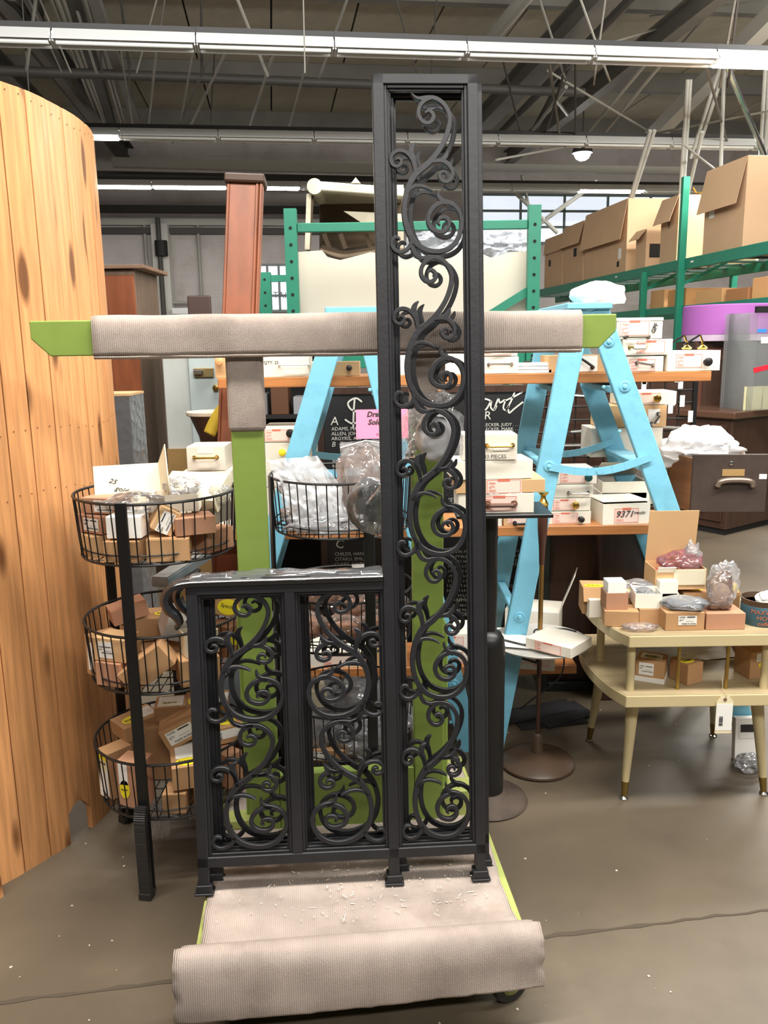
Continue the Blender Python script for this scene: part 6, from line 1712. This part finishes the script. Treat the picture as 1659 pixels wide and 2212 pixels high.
MB().box((-hwc + 0.05, -0.202, z1_ - 0.145), (0.085, 0.003, 0.028)).build('blue_tape', M_BLUETAPE, t, local=True)
MB().bar((-hwc, -0.202, z1_ - 0.46), (hwc, -0.206, z1_ - 0.30), 0.003, 0.04).build('red_strap', M_REDTAPE, t, local=True)
MB().box((-hwc + 0.10, -0.202, z1_ - 0.22), (0.10, 0.003, 0.05)).build('paper_note', M_WHITE, t, local=True)
for x in (-0.34, -0.18, 0.02): MB().box((x, -0.12, 0.095), (0.17, 0.02, 0.19)).build('cream_card', M_CREAM, t, local=True)
ky = cy_ + 0.25
xl = at(1480, 690, ky + 0.3).x
R_d = 0.43
zp0 = at(1480, 724, ky + 0.3).z
hp_ = at(1480, 664, ky + 0.3).z - zp0
zc_ = zp0 - 0.06
t = thing('display_cabinet', (xl + R_d, ky + 0.35, 0), 'tall dark brown cabinet under the purple drum at the right edge', 'cabinet')
MB().box((0.0, 0, zc_ / 2), (0.8, 0.5, zc_)).build('carcass', M_DKWOOD, t, local=True, bev=0.008)
for x in (-0.2, 0.2):
    dr = MB().box((x, -0.262, zc_ / 2 + 0.05), (0.38, 0.02, zc_ - 0.2)).build('door', mat('reddish_brown_door', (92, 54, 40), 0.4), t, local=True, bev=0.008)
    MB().box((x, -0.275, zc_ / 2 + 0.05), (0.26, 0.012, zc_ - 0.42)).build('door_panel', M_DKWOOD, dr, local=True, bev=0.006)
t = thing('purple_drum', (xl + R_d, ky + 0.3, zc_ + 0.0015), 'wide purple drum with a pale lower rim, on the dark cabinet at the right', 'drum')
MB().lathe([(R_d - 0.02, 0.0), (R_d - 0.002, 0.004), (R_d - 0.002, 0.055), (R_d - 0.006, 0.06)], n=72).build('rim', mat('pale_mauve_rim', (196, 176, 198), 0.6), t, local=True, smooth=True)
MB().lathe([(R_d, 0.06), (R_d, 0.06 + hp_), (R_d - 0.01, 0.07 + hp_), (0.01, 0.07 + hp_)], n=72).build('drum_side', M_PURPLE, t, local=True, smooth=True)

# ================================================================ GREEN RACK AND WHAT LEANS ON IT (behind the cart)
def punched_upright(t, p, z1, w=0.075, dpt=0.06, n0=0.35, local=True):
    m = MB()
    m.box((p[0], p[1], z1 / 2), (w, 0.006, z1))
    for s in (-1, 1): m.box((p[0] + s * (w / 2 - 0.003), p[1] + dpt / 2, z1 / 2), (0.006, dpt, z1))
    u = m.build('rack_upright', M_STEEL, t, local=local)
    h = MB(); z = n0
    while z < z1 - 0.03:
        h.lathe([(0.002, 0), (0.0105, 0), (0.0105, 0.001), (0.002, 0.001)], n=10, T=Matrix.Translation((p[0], p[1] - 0.0032, z)) @ FACE); z += 0.0975
    h.build('punched_holes', M_HOLE, u, local=True, kind='stuff')
    return u
RY = 5.25
xl_, xr_ = at(631, 600, RY).x, at(1154, 560, RY).x
t = thing('pallet_rack', ((xl_ + xr_) / 2, RY, 0), 'green punched steel rack frame holding a large white board, behind the crossbar', 'rack')
hw = (xr_ - xl_) / 2
ztop = at(625, 450, RY).z
for s in (-1, 1): punched_upright(t, (s * hw, 0), ztop)
zb = at(900, 487, RY).z
MB().box((0, 0.035, zb), (2 * hw - 0.08, 0.04, 0.052)).build('rack_beam', M_STEEL, t, local=True, bev=0.003)
zs = 1.50
MB().box((0, 0.035, zs), (2 * hw - 0.08, 0.04, 0.08)).build('rack_beam', M_STEEL, t, local=True, bev=0.003)
MB().bar((hw - 0.35, 0.05, 1.72), (hw + 0.0, 0.05, at(1150, 622, RY).z), 0.03, 0.05).build('rack_brace', M_STEEL, t, local=True)
for s in (-1, 1):
    punched_upright(t, (s * hw, 0.95), ztop - 0.35)
    MB().bar((s * hw, 0.06, 0.5), (s * hw, 0.93, 1.4), 0.03, 0.03).build('rack_brace', M_STEEL, t, local=True)
    MB().bar((s * hw, 0.06, 1.9), (s * hw, 0.93, 1.95), 0.03, 0.03).build('rack_brace', M_STEEL, t, local=True)
# the white board with a ragged top edge
wb0, wb1 = at(641, 660, RY + 0.14), at(1139, 660, RY + 0.14)
poly = []
zz = zs + 0.042
for px, py in ((641, 660), (641, 545), (696, 541), (708, 556), (735, 562), (760, 556), (800, 545), (868, 552), (905, 560), (925, 552), (1000, 540), (1040, 548), (1062, 558), (1100, 545), (1139, 543)):
    p = at(px, py, RY + 0.14); poly.append((p.x, p.z))
poly[0] = (wb0.x, zz); poly.append((wb1.x, zz))
o = MB().prism(poly, RY + 0.13, RY + 0.15).build('white_board', mat('off_white_board', (208, 202, 186), 0.6, dirt=(200, 190, 170), dirt_amt=0.3)); tag(o, 'large off white sheet of board with a ragged top, standing in the green rack', 'board')
M_PALEPLASTIC = film('pale_grey_sheet', (196, 204, 216), 0.72, 0.3)
def psheet(q, Y, seed, lb, amp=0.05):
    c = [at(x, y, Y + dy) for x, y, dy in q]
    o = sheet([tuple(p) for p in c], seed, 22, amp).build('plastic_sheet', M_PALEPLASTIC, smooth=True); tag(o, lb, 'plastic sheet')
psheet([(1036, 556, 0), (1138, 556, 0), (1140, 492, .1), (1036, 496, .1)], RY + 0.32, 3, 'pale grey plastic sheet draped behind the white board, right of the tall railing')
psheet([(872, 562, 0), (1010, 562, 0), (1012, 500, .1), (880, 497, .1)], RY + 0.36, 5, 'pale grey plastic sheet behind the white board, seen through the tall railing')
# timber hood lying on the rack
hy = RY + 0.30
def hp(px, py, dy=0.0): return at(px, py, hy + dy)
t = thing('timber_hood', (hp(770, 480).x, hy + 0.3, hp(770, 545).z), 'pale weathered timber hood with a dark hollow underside, lying on the green rack', 'hood')
mt = mat('weathered_cream_timber', (206, 198, 176), 0.7, var=0.1, vs=6, dirt=(140, 124, 100), dirt_amt=0.5, ds=5)
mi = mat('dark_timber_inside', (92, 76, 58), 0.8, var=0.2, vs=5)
p0, p1 = hp(684, 404), hp(872, 418)
MB().bar(p0, p1, 0.10, 0.055).build('front_moulding', mt, t, bev=0.006)
MB().cyl(hp(681, 406) + Vector((0.0, -0.06, 0)), hp(681, 406) + Vector((0, 0.34, 0)), 0.048, n=18).build('scroll_end', mt, t, smooth=True)
n0 = hp(769, 399)
MB().prism([(n0.x - 0.03, n0.z), (n0.x + 0.03, n0.z), (n0.x, n0.z + 0.035)], hy - 0.05, hy + 0.02).build('peak_block', mt, t)
MB().slab([(hp(672, 400).x, hy + 0.05), (hp(872, 400).x, hy + 0.05), (hp(872, 400).x, hy + 0.65), (hp(672, 400).x, hy + 0.65)], hp(700, 402).z - 0.01, hp(700, 402).z + 0.01).build('roof_board', mt, t)
MB().bar(hp(668, 420, .02), hp(664, 540, .02), 0.05, 0.03).build('side_post', mt, t)
q = [hp(672, 415, .02), hp(664, 545, .02), hp(664, 545, .6), hp(672, 415, .6)]
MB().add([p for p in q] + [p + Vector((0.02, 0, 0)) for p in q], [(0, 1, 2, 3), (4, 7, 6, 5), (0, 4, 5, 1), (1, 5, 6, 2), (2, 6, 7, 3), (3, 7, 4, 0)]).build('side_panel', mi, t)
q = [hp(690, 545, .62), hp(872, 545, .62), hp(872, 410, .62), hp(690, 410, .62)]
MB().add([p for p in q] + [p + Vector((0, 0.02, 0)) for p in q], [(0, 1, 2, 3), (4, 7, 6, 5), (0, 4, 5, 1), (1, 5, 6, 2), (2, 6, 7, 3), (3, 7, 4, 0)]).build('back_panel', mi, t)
q = [hp(700, 430, .05), hp(870, 520, .05), hp(870, 455, .05), hp(740, 455, .05)]
MB().add([hp(742, 456, .12), hp(872, 540, .12), hp(872, 462, .12)] + [hp(742, 456, .14), hp(872, 540, .14), hp(872, 462, .14)], [(0, 1, 2), (5, 4, 3), (0, 3, 4, 1), (1, 4, 5, 2), (2, 5, 3, 0)]).build('gable_board', mt, t)
lipc = cr([tuple(hp(690, 540, .06)), tuple(hp(712, 551, .0)), tuple(hp(740, 558, -.02)), tuple(hp(775, 553, .0)), tuple(hp(830, 543, .05)), tuple(hp(872, 541, .08))], 5)
v = [];
for a in lipc: v += [a, (a[0], a[1] + 0.45, a[2] + 0.10)]
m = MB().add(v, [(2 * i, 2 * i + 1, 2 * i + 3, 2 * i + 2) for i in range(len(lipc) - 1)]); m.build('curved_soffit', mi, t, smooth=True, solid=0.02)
for px in (700, 735, 790):
    MB().bar(hp(px, 505, .3), hp(px + 12, 538, .3), 0.03, 0.03).build('rib', mi, t)

# a second green rack frame farther back on the left
ux = at(573, 640, 6.6)
t = thing('rack_frame', (ux.x, 6.6, 0), 'darker green rack frame standing farther back, between the leaning pilaster and the white board', 'rack')
punched_upright(t, (0, 0), at(573, 588, 6.6).z, w=0.09)
MB().box((0.33, 0.03, at(600, 601, 6.6).z), (0.58, 0.04, 0.05)).build('rack_beam', M_STEEL, t, local=True)
punched_upright(t, (0.66, 0), at(573, 588, 6.6).z, w=0.09)
MB().box((-0.07, 0.05, at(573, 620, 6.6).z - 0.75), (0.12, 0.02, 1.5)).build('green_panel', mat('dark_green_panel', (18, 92, 78), 0.4), t, local=True)
# ================================================================ LEFT BACKGROUND
# brown leaning column board
t = MB()
c0, c1 = at(531, 402, 3.62), at(520, 700, 3.50)
d = (c1 - c0); c1 = c0 + d * (c0.z / -d.z)
t = thing('column_board', (c1.x, c1.y, 0), 'tall red brown moulded wooden pilaster board leaning behind the crossbar', 'pilaster')
dirn = (c0 - c1).normalized()
MB().bar(c1, c0, 0.125, 0.06, up=(0, -1, 0)).build('board', M_REDWOOD, t, bev=0.004)
for s in (0.052, 0.068, -0.066):
    MB().bar(c1 + Vector((s, -0.012, 0)), c0 + Vector((s, -0.012, 0)), 0.012, 0.05, up=(0, -1, 0)).build('moulding', M_REDWOOD, t, bev=0.003)
MB().bar(c0 - dirn * 0.0, c0 + dirn * 0.035, 0.165, 0.10, up=(0, -1, 0)).build('cap', mat('burnt_brown_cap', (66, 42, 28), 0.6), t, bev=0.006)
# brown cabinet
a, b = at(150, 1000, 5.6), at(318, 1000, 5.6)
zc = at(300, 580, 5.6).z
t = thing('brown_cabinet', ((a.x + b.x) / 2, 5.9, 0), 'tall red brown double door cabinet with worn dark side, behind the pine screen', 'cabinet')
w = b.x - a.x
MB().box((0, 0.0, zc / 2), (w, 0.56, zc)).build('carcass', M_CABSIDE, t, local=True, bev=0.006)
for s, wd in ((-1, w * 0.62), (1, w * 0.36)):
    x = -w / 2 + w * 0.31 if s < 0 else w / 2 - w * 0.185
    MB().box((x, -0.29, zc / 2 - 0.01), (wd, 0.022, zc - 0.06)).build('door', M_REDWOOD, t, local=True, bev=0.004)
MB().box((0.03, -0.01, zc + 0.012), (w + 0.09, 0.62, 0.024)).build('cabinet_top', mat('dusty_cabinet_top', (124, 96, 76), 0.7, var=0.15, vs=5), t, local=True, bev=0.003)
# small dark wooden case before it, wrapped in film
a = at(246, 935, 4.3)
t = carton((a.x - 0.05, 4.4, 0), (0.30, 0.25, at(246, 855, 4.3).z), 'dark narrow wooden case with a pale top, between the pine screen and the brown cabinet', m=M_DKWOOD, name='wooden_case', cat='case', wrap=M_FILMB)
MB().box((0, 0, at(246, 855, 4.3).z + 0.006), (0.31, 0.26, 0.012)).build('case_top', M_TANBOX, t, local=True)
# pale cabinet with a bin latch
a, b = at(362, 960, 5.5), at(500, 960, 5.5)
w = b.x - a.x; zc = at(430, 700, 5.5).z
t = thing('grey_cabinet', ((a.x + b.x) / 2, 5.75, 0), 'pale grey enamel cabinet with a brass latch and yellow knob, left of the leaning pilaster', 'cabinet')
MB().box((0, 0, zc / 2), (w, 0.5, zc)).build('carcass', M_GREYCAB, t, local=True, bev=0.006)
z0 = at(430, 965, 5.5).z
MB().box((0.0, -0.262, z0 / 2), (w, 0.02, z0 - 0.02)).build('tan_drawer', mat('tan_wood', (150, 118, 70), 0.6, var=0.1), t, local=True)
x0 = at(412, 850, 5.5).x - t.location.x
MB().box(((x0 + w / 2) / 2, -0.264, (z0 + zc) / 2), (w / 2 - x0, 0.024, zc - z0 - 0.03)).build('door', mat('pale_blue_enamel', (190, 202, 202), 0.35), t, local=True, bev=0.005)
p = at(440, 805, 5.46)
MB().box((p.x - t.location.x, -0.286, p.z), (0.13, 0.02, 0.06)).build('latch_plate', mat('brass_latch', (150, 132, 92), 0.4, 0.6), t, local=True, bev=0.004)
MB().box((p.x - t.location.x - 0.03, -0.31, p.z + 0.005), (0.06, 0.03, 0.03)).build('latch_handle', M_CHROME, t, local=True, bev=0.006)
p = at(466, 838, 5.46)
MB().lathe([(0.01, 0), (0.022, 0.005), (0.02, 0.02), (0.004, 0.024)], n=14, T=Matrix.Translation((p.x - t.location.x, -0.276, p.z)) @ FACE).build('yellow_knob', M_BRASS, t, local=True, smooth=True)
# dark chair back on top of a far cabinet
p = at(425, 650, 7.2)
t = thing('dark_chair', (p.x, 7.3, 0), 'dark brown square backed chair rising just above the crossbar, far back left', 'chair')
zt_ = at(425, 637, 7.2).z
MB().box((0, 0, zt_ - 0.19), (0.20, 0.04, 0.38)).build('backrest', mat('dark_leather', (70, 52, 46), 0.5), t, local=True, bev=0.012, seg=2)
MB().box((0, -0.12, zt_ - 0.42), (0.34, 0.34, 0.06)).build('seat', mat('dark_leather', (70, 52, 46), 0.5), t, local=True, bev=0.012, seg=2)
for x in (-0.14, 0.14):
    for y in (-0.25, 0.02): MB().bar((x, y, 0), (x, y, zt_ - 0.45), 0.03, 0.03).build('leg', M_DARK, t, local=True)
# oval topped dark bracket with a yellow strap over it
p = at(455, 893, 3.55)
t = thing('corbel_stand', (p.x, 3.60, 0), 'dark brown tapering stand with a pale oval top, beside the left green upright', 'stand')
MB().slab([(0.115 * math.cos(2 * math.pi * k / 28) + 0.0, 0.10 * math.sin(2 * math.pi * k / 28)) for k in range(28)], p.z - 0.012, p.z + 0.006).build('oval_top', mat('pale_oval_top', (206, 192, 172), 0.6), t, local=True, bev=0.003)
MB().lathe([(0.095, 0.0), (0.10, 0.03), (0.045, 0.12), (0.04, p.z - 0.25), (0.065, p.z - 0.10), (0.10, p.z - 0.013)], n=20).build('tapered_body', M_DKWOOD, t, local=True, smooth=True)
q = [at(x, y, 3.46) for x, y in ((507, 862), (480, 885), (462, 915), (452, 938))]
v = []
for a in cr([tuple(a) for a in q], 4): v += [(a[0] - 0.022, a[1], a[2] + 0.012), (a[0] + 0.022, a[1], a[2] - 0.012)]
o = MB().add(v, [(2 * i, 2 * i + 1, 2 * i + 3, 2 * i + 2) for i in range(len(v) // 2 - 1)]).build('yellow_strap', M_STRAP, smooth=True, solid=0.003); tag(o, 'yellow webbing strap hanging over the oval topped stand', 'strap')
q = [at(x, y, 4.79) for x, y in ((556, 792), (585, 765), (608, 738), (628, 700))]
v = []
for a in cr([tuple(a) for a in q], 4): v += [(a[0] - 0.03, a[1], a[2] + 0.018), (a[0] + 0.03, a[1], a[2] - 0.018)]
o = MB().add(v, [(2 * i, 2 * i + 1, 2 * i + 3, 2 * i + 2) for i in range(len(v) // 2 - 1)]).build('yellow_strap', M_STRAP, smooth=True, solid=0.003); tag(o, 'yellow webbing strap slanting down under the crossbar, right of the left upright', 'strap')
# dark shelving with odds and ends behind the left ladder
a, b = at(520, 900, 5.05), at(716, 900, 5.05)
t = thing('dark_shelving', ((a.x + b.x) / 2, 5.0, 0), 'black open shelving with dim odds and ends, behind the left ladder', 'shelving')
w = b.x - a.x
MB().box((0, 0.20, 0.84), (w, 0.02, 1.66)).build('back_panel', M_DARK, t, local=True)
for s in (-1, 1): MB().box((s * w / 2, 0.0, 0.83), (0.025, 0.4, 1.66)).build('side_panel', M_DARK, t, local=True)
for z in (0.12, 0.5, 0.85, 1.2, 1.64): MB().box((0, 0.0, z), (w - 0.03, 0.38, 0.022)).build('shelf', M_DARK, t, local=True)
rnd = random.Random(23)
for k, (fx, z, wd, hh, c, nm) in enumerate(((-0.30, 1.212, 0.16, 0.12, (120, 118, 120), 'grey tin'), (-0.02, 1.212, 0.10, 0.16, (96, 62, 40), 'brown box'), (0.26, 1.212, 0.15, 0.10, (150, 150, 156), 'silver tin'), (-0.25, 0.862, 0.14, 0.15, (40, 70, 60), 'green tin'), (0.10, 0.862, 0.2, 0.10, (130, 86, 50), 'orange brown box'), (0.30, 0.862, 0.08, 0.18, (140, 138, 130), 'pale box'), (-0.1, 0.512, 0.22, 0.16, (96, 40, 34), 'dark red box'), (0.22, 0.512, 0.18, 0.14, (84, 66, 50), 'drab box'))):
    carton((t.location.x + fx * w, 4.93, z), (wd, 0.16, hh), '%s on the %s shelf of the black shelving' % (nm, {1.212: 'upper', 0.862: 'middle', 0.512: 'lower'}[z]), m=mat('shelf_item_%d' % k, c, 0.6), name='shelf_box')

# ================================================================ RIGHT BACKGROUND: long green rack with shipping cartons
RA = 4.46
def rb_of(px, z):
    lo, hi = 5.0, 19.0
    for _ in range(50):
        b = (lo + hi) / 2
        p = RM(RA, b, z) - CAM
        x = CX + FPX * p.dot(RT) / p.dot(FW)
        if x > px: lo = b
        else: hi = b
    return (lo + hi) / 2
def z_of(px_b, a, y):                                # height at which hall position (a, b) is seen at row y
    lo, hi = 0.0, 6.0
    for _ in range(40):
        z = (lo + hi) / 2
        p = RM(a, px_b, z) - CAM
        yy = CY - FPX * p.dot(UP) / p.dot(FW)
        if yy > y: lo = z
        else: hi = z
    return lo
zB = 2.46
t = thing('long_pallet_rack', RM(RA + 0.5, 10.5, 0), 'long green pallet rack receding along the right side, loaded with shipping cartons', 'rack', rz=TH)
def rl(a, b, z): return RM(RA + a, b, z)
for a_ in (0.0, 1.05):
    MB().bar(rl(a_, 6.4, zB - 0.055), rl(a_, 16.0, zB - 0.055), 0.045, 0.115).build('rack_beam', M_STEEL, t, bev=0.004)
    MB().bar(rl(a_, 6.4, 1.93), rl(a_, 16.0, 1.93), 0.045, 0.08).build('rack_beam', M_STEEL, t, bev=0.004)
    MB().bar(rl(a_, 6.4, 0.25), rl(a_, 16.0, 0.25), 0.045, 0.10).build('rack_beam', M_STEEL, t, bev=0.004)
m = MB()
b0 = 6.4
while b0 < 15.9:
    m = MB().bar(rl(0.03, b0 + 0.05, zB - 0.012), rl(1.02, b0 + 0.05, zB - 0.012), 0.098, 0.016); m.build('deck_board', mat('dark_green_deck', (30, 72, 60), 0.6), t); b0 += 0.42
b1478 = rb_of(1480, 2.4); b1395 = rb_of(1395, 1.9) 
for bb, zt_ in ((b1478, None), (b1395, 2.4), (b1478 - 2.75, 3.2), (15.2, 3.0)):
    zz = z_of(b1478, RA, 382) if zt_ is None else zt_
    for a_ in (-0.045, 1.09):
        m = MB().bar(rl(a_, bb, 0), rl(a_, bb, zz), 0.055, 0.075, up=tuple(L))
        m.build('rack_upright', M_STEEL, t, bev=0.003)
    for k in range(3):
        MB().bar(rl(-0.02, bb, 0.4 + 0.9 * k), rl(1.07, bb, 0.9 + 0.9 * k), 0.03, 0.03).build('rack_brace', M_STEEL, t)
for px in (1280, 1335, 1500):
    bb = rb_of(px, zB)
    MB().bar(rl(-0.0245, bb - 0.03, zB - 0.045), rl(-0.0245, bb + 0.03, zB - 0.045), 0.002, 0.018).build('beam_sticker', M_WHITE, t)
def shipbox(x_far, x_near, y_top, lb, dp=0.55, z=zB, a=0.06, flap=0.0, fang=30, text_=None, extra=None, mm=None, near_flap=0):
    bn, bf = rb_of(x_near, z + 0.1), rb_of(x_far, z + 0.1)
    h = z_of(bn, RA + a, y_top) - z
    w_ = bf - bn
    # carton front turned to the aisle: its local x runs towards the viewer
    t_ = carton(RM(RA + a + dp / 2, (bn + bf) / 2, z + 0.001), (w_, dp, h), lb, rz=TH - math.pi / 2, m=mm or M_BIGBOX, bev=0.004, flaps=(([('front', flap, 180 - fang)] if flap else []) + ([('right', near_flap, 12)] if near_flap else [])))
    if text_: text(text_, h * 0.16, face_m('front', w_, dp, h, -w_ * 0.08, 0.02), M_INK, t_, name='print')
    if extra: extra(t_, w_, dp, h)
    return t_
blk = lambda u, v, s: (lambda t_, w, d, h: MB().box((u * w, -d / 2 - 0.0015, h * v), (s, 0.002, s)).build('black_patch', M_DARK, t_, local=True))
shipbox(1168, 1206, 503, 'tan carton with a black corner patch, farthest on the long green rack', extra=blk(-0.2, 0.5, 0.10), flap=0.25, fang=6)
shipbox(1208, 1250, 476, 'tan carton with a drooping flap and black patch, second farthest on the long rack', flap=0.32, extra=blk(0.1, 0.52, 0.12), fang=14)
shipbox(1253, 1342, 428, 'big tan carton with a very large hanging flap, on the long green rack', flap=0.50, fang=10, extra=lambda t_, w, d, h: (MB().box((w * 0.36, -d / 2 - 0.0015, h * 0.28), (0.09, 0.002, 0.13)).build('white_label', M_WHITE, t_, local=True), MB().box((w * 0.33, -d / 2 - 0.0015, h * 0.14), (0.07, 0.002, 0.07)).build('black_patch', M_DARK, t_, local=True)))
shipbox(1362, 1384, 494, 'small tan carton with lifted flap and dark end patch, between larger ones on the rack', dp=0.30, flap=0.16, fang=40, extra=lambda t_, w, d, h: MB().box((w / 2 + 0.0015, -0.03, h * 0.45), (0.002, 0.15, 0.16)).build('black_patch', M_DARK, t_, local=True))
shipbox(1414, 1450, 420, 'upright tan carton marked R with drooping flaps, left of the near green upright', dp=0.42, flap=0.30, fang=20, text_='R')
def big(t_, w, d, h):
    MB().box((-w * 0.30, -d / 2 - 0.0015, h * 0.52), (0.10, 0.002, 0.15)).build('white_label', M_WHITE, t_, local=True)
    MB().box((w / 2 + 0.0015, -d * 0.02, h * 0.48), (0.002, 0.16, 0.24)).build('white_label', M_WHITE, t_, local=True)
    text('R', h * 0.12, face_m('front', w, d, h, -w * 0.05, 0.05), M_INK, t_, name='print')
shipbox(1506, 1592, 335, 'largest tan carton marked R with a wide hanging flap, nearest on the long green rack', dp=0.95, flap=0.44, fang=12, extra=big)
# cream board and brass lamp part standing behind the cartons
bb = rb_of(1380, zB + 0.5)
p0, p1 = RM(RA + 0.66, bb + 0.5, zB + 0.002), RM(RA + 1.02, bb - 0.9, zB + 0.002)
hh = z_of(bb, RA + 0.6, 428) - zB
m = MB().bar(p0 + Vector((0, 0, hh / 2)), p1 + Vector((0, 0, hh / 2)), 0.04, hh)
o = m.build('cream_panel', mat('cream_panel', (214, 202, 168), 0.6)); tag(o, 'large cream panel standing behind the shipping cartons on the long rack', 'panel')
mm = MB()
for dz in (0.0, 0.14): mm.lathe([(0.001, 0), (0.018, 0), (0.018, 0.002), (0.001, 0.002)], n=12, T=Matrix.Translation(p0.lerp(p1, 0.55 + dz) + Vector((-0.01, -0.022, hh * 0.45))) @ FACE)
pl_ = at(1403, 395, (p0.lerp(p1, 0.5)).y)
t = thing('brass_finial', (p0.lerp(p1, 0.5).x + 0.0, p0.lerp(p1, 0.5).y, zB + hh + 0.001), 'ornate brass finial standing up behind the cartons of the long rack', 'finial')
MB().lathe([(0.09, 0), (0.09, 0.015), (0.04, 0.03), (0.03, 0.06), (0.06, 0.09), (0.065, 0.12), (0.03, 0.15), (0.045, 0.18), (0.05, 0.21), (0.02, 0.24), (0.03, 0.27), (0.02, 0.30), (0.004, 0.32)], n=20).build('brass_turning', M_BRASS, t, local=True, smooth=True)
for s in (-1, 1): MB().tube(cr([(0, 0, 0.02), (s * 0.12, 0, 0.05), (s * 0.2, 0, 0.02), (s * 0.26, 0, 0.09)], 4), 0.012, 8).build('brass_arm', M_BRASS, t, local=True, smooth=True)
# boxes and oddments on the shelf below
for i, (x0, x1, yt, z, dp, c, lb) in enumerate((
  (1350, 1386, 655, 1.972, 0.4, (206, 200, 190), 'white carton low on the long rack, second from the far end of its shelf'),
  (1395, 1424, 625, 1.972, 0.4, (196, 150, 100), 'brown carton low on the long rack, just left of the near upright'),
  (1432, 1470, 622, 1.972, 0.5, (190, 140, 86), 'orange brown carton on the lower shelf behind the near upright'),
  (1492, 1548, 622, 1.972, 0.6, (206, 160, 108), 'wide tan carton on the lower shelf, right of the near upright'),
  (1556, 1604, 620, 1.972, 0.6, (170, 120, 76), 'brown carton on the lower shelf, beside the wide tan one'),
  (1612, 1690, 590, 1.972, 0.6, (214, 166, 108), 'tall orange tan carton at the right edge of the lower shelf'))):
    shipbox(x0, x1, yt, lb, dp=dp, z=z, mm=mat('lower_carton_%d' % i, c, 0.75))
for i, (x0, x1, yt, c, lb) in enumerate(((1300, 1345, 760, (160, 150, 140), 'grey crate at the bottom of the long rack, far part'), (1370, 1440, 740, (150, 96, 60), 'brown crate at the bottom of the long rack, middle part'), (1490, 1560, 760, (96, 60, 44), 'dark brown crate at the bottom of the long rack, near part'))):
    shipbox(x0, x1, yt, lb, dp=0.8, z=0.31, mm=mat('low_crate_%d' % i, c, 0.7))
# white bag on top of the right ladder
p = at(1292, 643, LY + 0.28)
o = crumple((p.x, p.y, 1.742 + 0.035), (0.10, 0.09, 0.055), 201, 0.28, 4, 0.6, 2.2).build('white_bag', M_BAG, smooth=True); tag(o, 'white plastic bag heaped on top of the right blue ladder', 'bag')
# black wire rack behind the right ladder
a, b = at(1150, 1000, 4.35), at(1500, 1000, 4.35)
t = thing('wire_rack', ((a.x + b.x) / 2, 4.4, 0), 'black wire rack crowded with metal rods and white tags, behind the right ladder', 'rack')
w = b.x - a.x
for x in (-w / 2, 0, w / 2): MB().bar((x, 0, 0), (x, 0, 1.52), 0.022, 0.022).build('post', M_BAR, t, local=True)
m = MB()
for z in [0.35 + 0.065 * k for k in range(18)]: m.tube([(-w / 2, 0, z), (w / 2, 0, z + (0.02 if int(z * 100) % 3 == 0 else 0))], 0.005, 5)
for k in range(12): m.tube([(-w / 2 + w * k / 11, 0.01, 0.3), (-w / 2 + w * k / 11, 0.01, 1.5)], 0.004, 5)
m.build('wire_grid', M_WIRE, t, local=True, kind='stuff')
rnd = random.Random(31)
for k in range(9):
    x, z = rnd.uniform(-0.45, 0.47) * w, rnd.uniform(0.95, 1.45)
    MB().cyl((x - 0.1, -0.02, z), (x + 0.12, -0.02, z + rnd.uniform(-0.02, 0.02)), 0.009, n=8).build('metal_rod', M_CHROME, t, local=True)
for k in range(8):
    x, z = rnd.uniform(0.1, 0.47) * w, rnd.uniform(1.2, 1.45)
    MB().box((x, -0.034, z), (0.025, 0.002, 0.06)).build('white_tag', M_WHITE, t, local=True)
MB().box((0, 0.28, 0.75), (w, 0.03, 1.5)).build('dark_backboard', M_DKWOOD, t, local=True)
